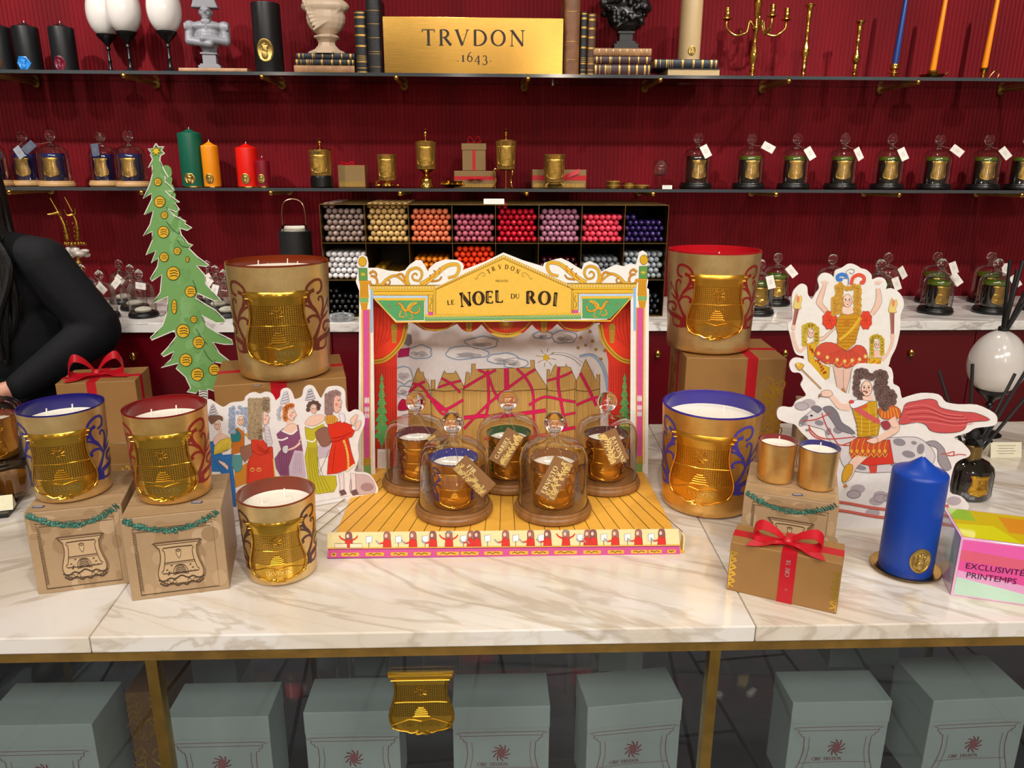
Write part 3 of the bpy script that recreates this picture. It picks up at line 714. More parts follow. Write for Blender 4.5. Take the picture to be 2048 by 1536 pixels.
# ---------------------------------------------------------------- bell cloches
DOME = thin_glass('clear_dome_glass', '#f9f8f6', 1.0, .07, .01, 2.0)
KNOB = solid_glass('knob_glass')
WOOD = mat('turned_oak', '#96683a', .42, var=.3, vscale=14, bump=.05, stretch=(1, 8, 1))
PINE = mat('pale_beech', '#c99d68', .45, var=.2, vscale=14, stretch=(1, 8, 1))
def cloche(name, loc, base_mat, rz=0, label='', s=1.0, group=None, H=.128):
    t = thing(name, loc, rz, label, 'cloche', group); t.scale = (s,)*3
    MB().lathe([(.068, 0), (.074, .003), (.075, .009), (.0735, .013), (.0715, .0145), (.0712, .019), (.0698, .021), (.0684, .0205), (.0680, .0185), (1e-5, .018)], 56).build('base', base_mat, t)
    z = .0185; R = .0655
    pr = [(R+.0012, 0), (R+.0014, .002), (R, .006), (R, H*.62), (R*.985, H*.72), (R*.93, H*.82), (R*.82, H*.90), (R*.65, H*.96), (R*.42, H*.995), (R*.22, H*1.02), (.0085, H*1.05), (.0075, H*1.08)]
    d = MB().lathe([(a, z+b_) for a, b_ in pr], 64, caps=False).build('dome', DOME, t, angle=60)
    zk = z+H*1.08
    MB().lathe([(1e-5, zk-.004), (.0078, zk-.003), (.0072, zk+.002), (.0105, zk+.005)]+[(.0205*sin(a), zk+.023-.0205*cos(a)) for a in [radians(q) for q in range(35, 181, 12)]]+[(1e-5, zk+.0435)], 32, caps=False).build('knob', KNOB, d, angle=60)
    return t
CL = []
clp = [(-.142, 1.437, 'maroon', 'cloche on oak base nearest the courtiers card, over a maroon-rimmed golden candle', '#5a0c1e', 'with a maroon rim'),
       (-.063, 1.307, 'blue', 'front oak-based cloche over a blue-rimmed golden candle on the toy stage', '#2a2a86', 'with a blue rim'),
       (.043, 1.441, 'green', 'middle rear oak-based cloche on the toy stage over a green-rimmed golden candle', '#1f4a16', 'with a green rim'),
       (.124, 1.303, 'amber', 'front oak-based cloche over an amber-rimmed golden candle on the toy stage', '#8a5420', 'with an amber rim'),
       (.241, 1.428, 'wine', 'rear oak-based cloche beside the stage wing over a wine-rimmed golden candle', '#4a1016', 'with a dark wine rim')]
STG = CZ+.0055
for i, (x, y, nm, lab, rc, wd) in enumerate(clp):
    cloche('glass_cloche', (x, y, STG), WOOD, rz=radians(20*i), label=lab, s=.985)
    jar('scented_candle', (x+.001, y-.001, STG+.0184), .0452, .092, glassy(nm+'_rim_glass', rc), mat(nm+'_scroll', rc, .35), gold=AMBERG, emb=EMB2, rz=radians((6, 3, -2, -5, -10)[i]),
        label='golden candle %s under a clear cloche on the toy stage' % wd, wicks=1, word=False, waxd=.17, seg=48)

# swing tags hanging from cloche knobs
def tagmb(w_, h_, col, lines=(), foil=False, name=None):
    A = Art(lambda x, y, ly: (x, -ly*.00015-.0004, y))
    A.mb.box(-w_/2, w_/2, 0, .0006, -h_, 0, 0, col)
    A.poly([(-w_/2, 0), (-w_/2, -h_), (w_/2, -h_), (w_/2, 0)], col, 0)
    A.ring(0, -.005, .0012, .0012, .0005, '#6a5a4a', 2, 10)
    return A
FOIL = mat('gold_foil', '#ffdf8c', .38, .7, bump=.05)
def swing_tag(P, n_yaw, tilt, w_, h_, col, label, text=None, group=None, foil=False, knob=None, strc='#8a7a6a', hang=None):
    """thin card on a cord; P is where the card's top hole hangs"""
    t = thing('swing_tag', P, n_yaw, label, 'tag', group)
    A = tagmb(w_, h_, col); rot = (radians(-12), tilt, 0)
    if text:
        # the name runs along the card's length
        h = .0082; tw = serif_w(text, h)
        fx = lambda u, v: (-w_*.16+v*-1+h*.3 if False else w_*.10-v, -h_*.22-u)
        g_ = -1 if tilt > 0 else 1
        serif(A, text, 0, 0, h, '#f2dc9a', 3, bold=1.3, fx=lambda u, v: (g_*(w_*.08+v), (-h_*.22-u) if g_ > 0 else (-h_*.22-tw+u)))
        for k in range(6): A.line([(w_*.02*g_, -h_*(.3+.05*k)), (w_*.02*g_, -h_*(.325+.05*k))], .0016, '#f2dc9a', 3, smooth=0)
    elif not foil:
        for k in range(4): A.line([(-w_*.25+.001*(k % 2), -h_*(.35+.09*k)), (w_*.25-.002*(k % 2), -h_*(.35+.09*k))], .0007, '#8c8074', 3, smooth=0)
    A.mb.build('tag_card', PRINT, t, ink=True, smooth=False, rot=rot)
    if foil:
        F = Art(lambda x, y, ly: (x if tilt <= 0 else -x, -.0004-ly*.00015, y)); rn = random.Random(len(label))
        for k in range(26):
            u = -w_*.42+rn.random()*w_*.34; v = -h_*(.05+.9*k/26)
            F.line([(u-.003, v), (u+.002+rn.random()*.003, v-.002), (u+.005, v+.002*rn.random())], .0018+.0012*rn.random(), None, 2, smooth=3)
        for k in range(9): F.line([(-w_*.47, -h_*(.7+.03*k)), (-w_*.16, -h_*(.7+.03*k))], .0009, None, 2, smooth=0)
        for k in range(7): F.line([(-w_*.47, -h_*(.03+.025*k)), (-w_*.2, -h_*(.03+.025*k))], .0009, None, 2, smooth=0)
        F.mb.build('foil_print', FOIL, t, smooth=False, rot=rot)
    if knob:
        k_ = Vector(knob)-Vector(P); c_, s_ = cos(-n_yaw), sin(-n_yaw); k_ = Vector((k_.x*c_-k_.y*s_, k_.x*s_+k_.y*c_, k_.z))
        MB().tube(sm([(0, -.001, -.004), tuple(k_*.5+Vector((0, 0, -.004))), tuple(k_)], 4), .0006, 5).build('cord', mat('cord_'+strc[1:], strc, .8), t)
    return t
def knob_at(x, y, z0, s=1.0): return (x, y-.008*s, z0+s*(.0185+.128*1.08+.001))
for (i, txt, dx, dz, tl, lab, w_, h_) in [(0, None, .036, -.020, -42, 'kraft brown foil tag behind the cloches, hanging from the knob nearest the courtiers', .030, .052),
        (1, 'FIR', .013, -.026, -47, 'kraft brown tag reading FIR with dull gold print', .036, .074), (2, 'GABRIEL', .013, -.018, 32, 'kraft brown tag reading GABRIEL with glaring gold print', .038, .072),
        (3, 'ERNESTO', .012, -.022, 28, 'kraft brown tag reading ERNESTO with bright gold print', .038, .076), (4, 'BAYONNE', -.010, -.014, -24, 'kraft brown tag reading BAYONNE with gold print', .038, .066)]:
    x, y = clp[i][0], clp[i][1]; kx, ky, kz = knob_at(x, y, STG, .985)
    swing_tag((x+dx, y-.066, kz-.004+dz), 0, radians(tl), w_, h_, '#8a623c', lab, txt, foil=True, knob=(kx, ky, kz))

# ---------------------------------------------------------------- pillar candles with wax seals
def pillar(name, loc, R, H, col, seal, label, rz=0, sealc='#b79a56', dish=True, cone=.022, szv=.030, shape='oval', plain=False, sealm=None, group=None, sr=.017):
    t = thing(name, loc, rz, label, 'candle', group); z = .003 if dish else 0
    m = mat('wax_'+col[1:], col, .38, spec=.45, sss=.0, var=.06, vscale=9)
    pr = [(R*.98, z), (R, z+.003), (R, z+H-.004), (R*.985, z+H)]
    if not plain: pr += [(R*.93, z+H+cone*.10), (R*.72, z+H+cone*.22), (R*.5, z+H+cone*.42), (R*.3, z+H+cone*.68), (R*.12, z+H+cone*.93), (.002, z+H+cone)]
    MB().lathe(pr, 48).build('wax_body', m, t, angle=40)
    MB().tube([(0, 0, z+H+(0 if plain else cone)-.002), (.0008, 0, z+H+(0 if plain else cone)+.006)], .0012, 6).build('wick', WICK, t)
    if dish: MB().lathe([(R*1.02, 0), (R*1.08, .001), (R*1.07, .003), (R*.9, .0025)], 40).build('foot_plate', BRASS, t)
    if seal:
        sm_ = sealm or mat('seal_'+sealc[1:], sealc, .3, .85 if sealm is None else 0, bump=.3, bscale=400)
        b_ = MB(); rx, ry = (sr, sr*1.28) if shape == 'oval' else (sr, sr)
        n = 6 if shape == 'hex' else 28; off = 0 if shape != 'hex' else 0
        def P(u, v, l): a = -pi/2+u/R; return ((R+l)*cos(a), (R+l)*sin(a), szv+v)
        vs = [P(rx*f*cos(2*pi*k/n+off), ry*f*sin(2*pi*k/n+off), l) for f, l in ((1, -.001), (1, .0022), (.84, .003), (.8, .0014), (.01, .0018)) for k in range(n)]
        b_.add(vs, [(j*n+k, j*n+(k+1) % n, (j+1)*n+(k+1) % n, (j+1)*n+k) for j in range(4) for k in range(n)])
        for u, v, r_ in ((0, .15, .34), (.12, -.05, .2), (-.05, -.4, .38), (.25, .3, .16), (-.2, .38, .18), (.02, .5, .14)):
            b_.ell(P(u*rx, v*ry, .0022), (rx*r_, .0025, ry*r_), 10, 8)
        b_.build('seal', sm_, t, angle=60)
    return t
BP = (.686, 1.081)
t = thing('brass_dish', (BP[0], BP[1], CZ), label='shallow brass dish under the tall blue pillar candle', cat='dish')
MB().lathe([(.040, 0), (.046, .001), (.0525, .0045), (.0535, .0052), (.052, .0060), (.044, .0030), (1e-5, .0026)], 56).build('dish_body', BRASS, t)
pillar('pillar_candle', (BP[0], BP[1], CZ+.003), .0410, .168, '#0a3fa6', True, 'tall bright blue pillar candle with a brass portrait seal on a brass dish', rz=radians(-3), dish=False, cone=.026, szv=.034, sr=.0165)
KM = {}
def on(px, py, z, R): p = at(px, py, z); return p.x, p.y+R
def px2(px, py, Y): p = aty(px, py, Y); return p
def pil(px, w_, rimy, Y, z, col, **k):
    c = aty(px, rimy, Y); D = (c-CAMP).dot(FW); R = w_*D/FPX/2; H = c.z-z-.003
    return pillar('pillar_candle', (c.x, Y, z), R, H, col, True, k.pop('label'), cone=k.pop('cone', .016), **k)
YM = YS+.115
for a in [dict(px=-6, w_=46, rimy=55, Y=YM, z=S1Z, col='#15171a', label='black pillar candle cut off by the picture edge beside the blue-sealed one', sealc='#7a4a20'),
          dict(px=49, w_=48, rimy=55, Y=YM, z=S1Z, col='#16181b', label='black pillar candle with a bright blue hexagonal seal', shape='hex', sealm=mat('blue_seal', '#2a86d8', .3, bump=.3, bscale=300), sr=.024),
          dict(px=121, w_=47, rimy=56, Y=YM, z=S1Z, col='#16181b', label='black pillar candle with a dark crimson round seal', sealm=mat('crimson_seal', '#6a0f2a', .3, bump=.4, bscale=500), sr=.019),
          dict(px=530, w_=57, rimy=8, Y=YM, z=S1Z, col='#121316', label='wide black pillar candle with a large golden oval portrait seal', plain=True, sr=.029, szv=.077),
          dict(px=378, w_=46, rimy=267, Y=YM, z=S2Z, col='#0c5a44', label='tall dark green pillar candle with a brass hexagonal seal', shape='hex', sr=.021),
          dict(px=418, w_=33, rimy=292, Y=YM-.02, z=S2Z, col='#e88c0c', label='slim orange yellow pillar candle with a silver seal', sr=.0135),
          dict(px=492, w_=43, rimy=296, Y=YM, z=S2Z, col='#e01408', label='bright red pillar candle with a pale gold seal', sr=.015),
          dict(px=524, w_=28, rimy=322, Y=YM-.02, z=S2Z, col='#7c0a1e', label='small crimson pillar candle with a silver seal', sr=.0125, cone=.012)]: pil(**a)

# ---------------------------------------------------------------- copies of the small shelf cloches
BLUEJ = mat('cobalt_jar_glass', '#0c1240', .08, coat=.9, spec=.9); GREENJ = mat('bottle_green_jar_glass', '#060d07', .08, coat=.9, spec=.9); OLIVE = mat('olive_glass_rim', '#566c14', .12, coat=.8); REDJ = mat('dark_amber_jar_glass', '#2c0b06', .08, coat=.9); CLEARR = mat('blue_glass_rim', '#141c5c', .1, coat=.8)
WHJ = thin_glass('pale_jar_glass', '#e8e8e2', .7, .08)
def small_jar(name, jm, rim, em=EMB3):
    t = thing(name, (0, 0, 0), 0, 'x', 'candle')
    R, H = .0445, .098
    MB().lathe([(R*.86, 0), (R*.95, .002), (R*.96, .008), (R, .02), (R, H*.87)], 40).build('vessel', jm, t)
    MB().lathe([(R, H*.87), (R, H), (R-.002, H), (R-.0022, H*.88)], 40, caps=False).build('glass_rim', rim, t)
    MB().lathe([(R-.0023, H*.83), (R-.0023, H*.85), (1e-5, H*.848)], 32, caps=False).build('wax', WAX, t)
    b_ = MB(); badge(b_, cyl_map(lambda z: R+.0005, .016), .066); b_.build('emblem', em, t, angle=60)
    return t
JB = small_jar('scented_candle', BLUEJ, CLEARR); JG = small_jar('scented_candle', GREENJ, OLIVE); JR = small_jar('scented_candle', REDJ, REDJ)
CB = cloche('glass_cloche', (0, 0, 0), BLACK, label='x'); CP = cloche('glass_cloche', (0, 0, 0), PINE, label='x')
used = set()
sc3 = lambda s: (s*.83, s*.83, s*1.03)
def place_cl(px, Y, z, jarp, clp_, lj, lc, tagd=None, rz=0, s=1.0, jrz=0):
    x = aty(px, 370, Y).x if z > 1.2 else aty(px, 600, Y).x
    if clp_ in used: c = dup(clp_, (x, Y, z), rz, lc, scale=sc3(s))
    else: used.add(clp_); clp_.location = (x, Y, z); clp_['label'] = lc; clp_.scale = sc3(s); c = clp_
    if jarp:
        loc = (x, Y, z+.0184*s*1.03+.0002)
        if jarp in used: dup(jarp, loc, jrz, lj, scale=(s*.92, s*.92, s*1.04))
        else: used.add(jarp); jarp.location = loc; jarp.rotation_euler.z = jrz; jarp['label'] = lj; jarp.scale = (s*.92, s*.92, s*1.04)
    if tagd:
        dx, dy, dz, yaw, tl, col, lt = tagd; dx *= .9; dy *= .86; k = knob_at(x, Y, z, s*1.03)
        swing_tag((x+dx, Y+dy, k[2]+dz), radians(yaw), radians(tl), .028*s, .047*s, col, lt, knob=k)
OR = ['first', 'second', 'third', 'fourth', 'fifth', 'sixth', 'seventh', 'eighth']
# lower glass shelf: blue jars on pale wood, then green jars on black
place_cl(-12, YM, S2Z, JB, CP, 'blue jar candle mostly cut off by the picture edge', 'cloche on beech mostly cut off by the picture edge')
bl = [(60, YS+.192, 'rear cloche on beech with a silvery tag, left of the blue pair', (.004, -.066, -.018, 0, -35, '#9aa0aa', 'shiny silver grey tag on the rear beech cloche')),
      (115, YS+.078, 'front cloche on beech with a slate strip over its shoulder', (-.030, -.068, -.006, 0, 48, '#4a5468', 'slate blue tag slanting between two beech cloches')),
      (214, YS+.192, 'rear cloche on beech with a slate tag, behind the tree star', (.002, -.066, -.004, 0, -8, '#4a5468', 'slate blue tag on the rear beech cloche beside the paper star')),
      (268, YS+.078, 'untagged front cloche on beech next to the paper tree star', None)]
for i, (p, Y, lc, tg) in enumerate(bl): place_cl(p, Y, S2Z, JB, CP, ['cobalt jar candle under the rear cloche with the silvery tag', 'cobalt jar candle under the front cloche with the slate strip', 'cobalt jar candle under the rear cloche with the slate tag', 'cobalt jar candle under the untagged cloche by the paper star'][i], lc, tg, s=.95, jrz=radians(6))
gr = [(1391, 'dark amber', (.002, -.067, -.006, 0, -28)), (1496, 'green', (.030, -.05, 0, 0, -62)), (1586, 'green', (.018, -.06, -.012, 0, -32)), (1680, 'green', (.022, -.06, -.012, 20, -28)), (1773, 'green', (.004, -.067, -.012, 0, -26)), (1867, 'green', (.02, -.06, -.006, 0, -54)), (1964, 'green', (.018, -.06, -.010, 0, -40)), (2040, 'green', (.03, -.06, -.010, 0, -40))]
for i, (p, cc, tg) in enumerate(gr):
    w_ = OR[i]
    place_cl(p, YM-.01, S2Z, JR if i == 0 else JG, CB, f'{cc} jar candle in the {w_} black-based cloche from the glass ball on the lower shelf' if i else 'dark amber jar candle in the black-based cloche nearest the glass ball',
             f'{w_} black-based cloche from the glass ball on the lower glass shelf', tg+('#e3ddd3', f'white paper tag on the {w_} black-based cloche of the lower shelf'), s=.97, jrz=radians(-14 if i > 1 else 0))
# worktop rows
wk = [(1548, 2.84, 1, 'rear cloche beside the giant red-rimmed candle', (.030, -.04, -.008, 0, -40)), (1515, 2.64, 1, 'front cloche half hidden by the giant red-rimmed candle', (.014, -.066, -.012, 0, -14)),
      (1656, 2.80, 1, 'worktop cloche above the paper torch flame', (.025, -.05, -.006, 0, -50)), (1765, 2.84, 0, 'rear worktop cloche above the raised paper hand', (.030, -.05, -.010, 20, -30)), (1752, 2.64, 1, 'front worktop cloche above the raised paper hand', (.034, -.055, -.02, 10, -20)),
      (1862, 2.88, 1, 'rear worktop cloche seen through a front one', (.036, -.05, .005, 0, -20)), (1873, 2.66, 1, 'front worktop cloche standing clear beside the paper dancer', (.032, -.03, -.014, 0, -38)),
      (1968, 2.88, 1, 'rear worktop cloche behind the reed sticks', (.030, -.05, -.0, 0, -10)), (1984, 2.66, 1, 'front worktop cloche beside the reed sticks', (.022, -.062, -.016, 0, -35)), (2080, 2.70, 1, 'worktop cloche cut off behind the reed sticks', None)]
for i, (p, Y, j, lc, tg) in enumerate(wk):
    place_cl(p, Y, BZ, JG if j else None, CB, 'green jar candle in the '+lc, 'black-based '+lc, tg+('#e3ddd3', 'white paper tag on the '+lc) if tg else None, s=.97)
STONE = mat('scent_stone', '#cfcabc', .8, bump=.3)
wl_ = [(205, 2.60, 'front cloche nearest the person in black', (.02, -.06, -.006, 0, -45, '#e3ddd3')), (172, 2.76, 'rear cloche nearest the person in black', (.03, -.05, -.012, 0, -58, '#20283c')),
       (247, 2.90, 'tall rear cloche beside the antler ornament', (.01, -.06, -.02, 0, -50, '#e3ddd3')), (284, 2.62, 'front cloche with the broad white tag', (.012, -.066, -.012, 0, -84, '#ece6dc')), (268, 2.76, 'middle cloche with a slanting white tag', (-.02, -.06, -.012, 0, 40, '#e3ddd3')),
       (362, 2.9, 'cloche behind the paper tree trunk', None), (421, 2.88, 'rear cloche peeping past the tree branches', (.012, -.05, -.012, 0, -30, '#e3ddd3')), (436, 2.74, 'middle cloche beside the giant amber-rimmed candle', (.0, -.06, -.01, 0, 35, '#e3ddd3')), (452, 2.62, 'front cloche against the giant amber-rimmed candle', (-.012, -.06, -.012, 0, 15, '#e3ddd3'))]
for i, (p, Y, lc, tg) in enumerate(wl_):
    x = aty(p, 600, Y).x
    place_cl(p, Y, BZ, None, CB, '', 'small black-based '+lc, tg+('tag of the '+lc.replace('nearest', 'closest to'),) if tg else None, s=.80)
    o = MB().lathe([(.018, 0), (.026, .004), (.028, .010), (.022, .016), (.012, .019), (1e-5, .02)], 24).build('scent_stone', STONE, loc=(x, Y, BZ+.0184*.8*1.03+.0003))
    tag(o, 'pale domed scent stone inside the small '+lc, 'scent stone', 'scent stones')
# clear display jar lid ball with card
p = aty(1318, 372, YM); t = thing('glass_ball_stand', (p.x-.005, YM-.03, S2Z), label='little clear glass ball on a thin stand beside the black-based cloches', cat='ornament')
MB().lathe([(.02, 0), (.02, .0015), (.003, .004), (.0022, .02), (.0022, .045), (.006, .05)], 24).build('stem', solid_glass('knob_glass'), t)
MB().lathe([(.004, .045), (.02, .052), (.029, .068), (.029, .085), (.02, .1), (.018, .102)], 28, caps=False).build('bowl', DOME, t)
q = aty(1332, 375, YM-.05); A = Art(lambda x, y, ly: (x, -ly*.0002, y)); A.mb.box(-.018, .018, 0, .001, 0, .013, 0, '#e6e2da')
for k in range(2): A.line([(-.013, .009-.004*k), (.012, .009-.004*k)], .0008, '#8a857d', 1, smooth=0)
tag(A.mb.build('price_card', PRINT, ink=True, smooth=False, loc=(q.x, YM-.07, S2Z), rot=(radians(-8), 0, 0)), 'small white card lying against the clear glass ball', 'card')
# ---------------------------------------------------------------- books
PAGE = mat('book_pages', '#c8ac80', .8, var=.3, vscale=80, stretch=(1, 1, 12))
GILT = mat('gilt_bands', '#b8924a', .35, .8)
LEA = {k: mat('leather_'+k, c, .45, var=.4, vscale=30, bump=.3, bscale=120) for k, c in dict(black='#16181c', brown='#54331c', tan='#8d5c38', maroon='#3a1418', navy='#141c2c', dust='#a87a50').items()}
def book(loc, L, T, D, lea, bands=(), label='', rz=0, lying=True, pages_out=False, group=None):
    """L along the spine, T thickness, D spine-to-fore-edge; the spine faces the room unless pages_out"""
    t = thing('book', loc, rz, label, 'book', group)
    M = Matrix.Identity(4) if lying else Matrix.Rotation(radians(-90), 4, 'Y') @ Matrix.Translation((L/2, 0, -T/2-0)) 
    c = MB(); e = .002
    if pages_out: M = M @ Matrix.Translation((0, D, 0)) @ Matrix.Rotation(pi, 4, 'Z')
    sp = [(0+T*.16*(1-cos(a)) - T*.0, T/2-T/2*cos(a)*0) for a in ()]
    n = 8; arcp = [(-T*.16*sin(pi*k/n), T/2-T/2*cos(pi*k/n)) for k in range(n+1)]  # y, z of the rounded spine
    vs = [(-L/2, y, z) for y, z in arcp]+[(L/2, y, z) for y, z in arcp]; m_ = n+1
    c.add(vs, [(i, m_+i, m_+i+1, i+1) for i in range(n)]+[list(range(m_))[::-1], [m_+i for i in range(m_)]], 0, None, M)
    c.box(-L/2, L/2, -.0005, D, 0, e, 0, None, M); c.box(-L/2, L/2, -.0005, D, T-e, T, 0, None, M)
    for u, w_ in bands:
        x = -L/2+u*L; r = w_*L/2
        pr = [(y-.0006, z) for y, z in arcp]
        vs = [(x-r, y, z) for y, z in pr]+[(x+r, y, z) for y, z in pr]
        c.add(vs, [(i, m_+i, m_+i+1, i+1) for i in range(n)], 1, None, M)
    c.build('cover', [lea, GILT], t, angle=50)
    MB().box(-L/2+.003, L/2-.003, 0, D-.003, e, T-e, 0, None, M).build('pages', PAGE, t, smooth=False)
    return t
B5 = [(.05, .025), (.12, .012), (.28, .02), (.31, .008), (.45, .02), (.62, .02), (.78, .02), (.93, .03)]
B6 = [(.03, .03), (.10, .01), (.2, .02), (.23, .008), (.26, .008), (.29, .008), (.45, .03), (.62, .03), (.76, .03), (.9, .03), (.97, .02)]
def spx(px, Y, z=1.9): return aty(px, 100, Y).x
def row_book(x0p, x1p, topy, Y, lea, bands, label, D=.12):
    a, b_ = aty(x0p, 120, Y), aty(x1p, 120, Y); h = aty((x0p+x1p)/2, topy, Y).z-S1Z
    return book(((a.x+b_.x)/2, Y, S1Z), h, b_.x-a.x-.001, D, lea, bands, label, lying=False)
def lay_book(x0p, x1p, y0p, y1p, Y, z, lea, bands, label, D=.12, **k):
    a, b_ = aty(x0p, y0p, Y), aty(x1p, y0p, Y); T = aty((x0p+x1p)/2, y0p, Y).z-aty((x0p+x1p)/2, y1p, Y).z
    book(((a.x+b_.x)/2, Y, z), b_.x-a.x, T, D, lea, bands, label, **k); return z+T+.0004
YB = YS+.055
row_book(712, 735, 22, YB, LEA['black'], B6, 'slim black upright book with gilt bands, first left of the brass plaque stack')
row_book(736, 765, -5, YB, LEA['black'], [(.1, .004), (.27, .005), (.3, .005), (.48, .005), (.66, .005), (.83, .005)], 'thick plain black upright book touching the brass plaque')
row_book(1127, 1158, -14, YB, LEA['tan'], [(.2, .006), (.42, .006), (.78, .006)], 'tall scuffed tan upright book touching the brass plaque')
row_book(1160, 1173, 24, YB, LEA['black'], B6, 'thin black upright book with gilt bands beside the tall tan book')
row_book(1174, 1190, 27, YB, LEA['brown'], B6, 'thin brown upright book with gilt bands beside the book pile')
z = S1Z+.0005
z = lay_book(1188, 1301, 128, 152, YB, z, LEA['maroon'], B6, 'thick maroon book at the bottom of the pile under the black bust')
z = lay_book(1188, 1302, 111, 127, YB, z, LEA['maroon'], B5, 'thin maroon book in the middle of the pile under the black bust')
ZB1 = lay_book(1187, 1303, 95, 111, YB, z, LEA['dust'], [(x_, .012) for x_ in (.1, .22, .34, .46, .58, .7, .82, .92)], 'rubbed light brown book on top of the pile under the black bust')
z = S1Z+.0005
z = lay_book(588, 709, 130, 147, YB, z, LEA['dust'], [(x_, .006) for x_ in (.2, .4, .6, .8)], 'rubbed light brown book at the bottom of the pile under the cream bust')
z = lay_book(590, 709, 117, 129, YB, z, LEA['black'], B6, 'black gilt-banded book in the middle of the pile under the cream bust')
ZB2 = lay_book(592, 709, 104, 116, YB, z, LEA['navy'], B5, 'dark gilt-banded book on top of the pile under the cream bust')
z = S1Z+.0005
z = lay_book(1335, 1442, 135, 152, YB, z, LEA['navy'], (), 'book with worn page edges showing, under the beige pillar candle', pages_out=True, D=.15)
ZB3 = lay_book(1308, 1436, 115, 133, YB, z, LEA['navy'], B6, 'dark blue gilt-banded book directly under the beige pillar candle', D=.15)
ZB4 = lay_book(357, 494, 133, 143, YB, S1Z+.0005, LEA['dust'], (), 'thin flat brown book under the grey wax bust', D=.13)

# ---------------------------------------------------------------- brass plaque
pa, pb = aty(766, 35, YB-.01), aty(1124, 150, YB-.01); ph = pa.z-S1Z; pwid = pb.x-pa.x
def brushed():
    m = bpy.data.materials.new('brushed_brass'); m.use_nodes = True; n = m.node_tree.nodes; L = m.node_tree.links
    b = n['Principled BSDF']; b.inputs['Metallic'].default_value = 1; b.inputs['Base Color'].default_value = (*lin('#a5803e'), 1); b.inputs['Roughness'].default_value = .3; b.inputs['Anisotropic'].default_value = 0
    tc = n.new('ShaderNodeTexCoord'); mp = n.new('ShaderNodeMapping'); mp.inputs['Scale'].default_value = (1, 1, 90); t = n.new('ShaderNodeTexNoise'); t.inputs['Scale'].default_value = 9; t.inputs['Detail'].default_value = 6
    L.new(tc.outputs['Object'], mp.inputs[0]); L.new(mp.outputs[0], t.inputs['Vector'])
    r = n.new('ShaderNodeMapRange'); r.inputs[3].default_value = .14; r.inputs[4].default_value = .26; L.new(t.outputs['Fac'], r.inputs[0]); L.new(r.outputs[0], b.inputs['Roughness'])
    bn = n.new('ShaderNodeBump'); bn.inputs['Strength'].default_value = .05; bn.inputs['Distance'].default_value = .001; L.new(t.outputs['Fac'], bn.inputs['Height']); L.new(bn.outputs[0], b.inputs['Normal']); return m
t = thing('brass_plaque', ((pa.x+pb.x)/2, YB-.03, S1Z+.0004), label='brushed brass plaque engraved TRVDON .1643. in the middle of the upper shelf', cat='plaque')
MB().box(-pwid/2, pwid/2, 0, .02, 0, ph).build('plate', brushed(), t, smooth=False, bevel=.0012)
A = Art(lambda x, y, ly: (x, -.0004-ly*.0001, y)); DK = mat('engraved_dark', '#2c1a10', .6)
h = ph*.285; tw = serif_w('TRVDON', h, .26, 1.05); serif(A, 'TRVDON', -tw/2, ph*.50, h, None, 1, .26, w=1.05, bold=1.15)
h = ph*.17; tw = serif_w('.1643.', h, .22); serif(A, '.1643.', -tw/2+.002, ph*.22, h, None, 1, .22, bold=1.3)
A.mb.build('engraving', DK, t, smooth=False)

# ---------------------------------------------------------------- egg lamps
OPAL = mat('opal_glass', '#d9d4cf', .18, coat=.5, sss=.1)
def egg_lamp(name, loc, label, s=1.0, rz=0, reeds=False, group=None, sz=1.0):
    t = thing(name, loc, rz, label, 'diffuser' if reeds else 'ornament', group); t.scale = (s, s, s*sz)
    MB().lathe([(.030, 0), (.031, .002), (.026, .006), (.012, .010), (.006, .016), (.0048, .03), (.0075, .034), (.0048, .038), (.004, .058), (.0075, .061), (.0075, .065), (.005, .068), (.009, .074), (.02, .083), (.030, .092), (.031, .096), (.028, .0965)], 32).build('stand', BLACK, t, angle=45)
    z0 = .088; H = .128; R = .052
    MB().lathe([(max(1e-5, R*sin(a)*(1+.10*cos(a)-.0)), z0+H/2-H/2*cos(a)) for a in [pi*k/28 for k in range(29)]], 44, caps=False).build('egg', OPAL, t, angle=80)
    return t
e1 = egg_lamp('egg_ornament', (aty(240, 140, YM).x-.03, YM+.04, S1Z), 'rear white egg on a black stem of the overlapping pair', 1.08, sz=1.3)
e2 = egg_lamp('egg_ornament', (0, YM-.02, S1Z), 'front white egg on a black stem overlapping its neighbour', 1.08, sz=1.3); e2.location.x = aty(262, 140, YM-.02).x
e3 = egg_lamp('egg_ornament', (aty(345, 140, YM-.02).x, YM-.035, S1Z), 'white egg on a black stem beside the grey wax bust', 1.08, sz=1.3)
e1.location.x = aty(222, 140, YM+.04).x

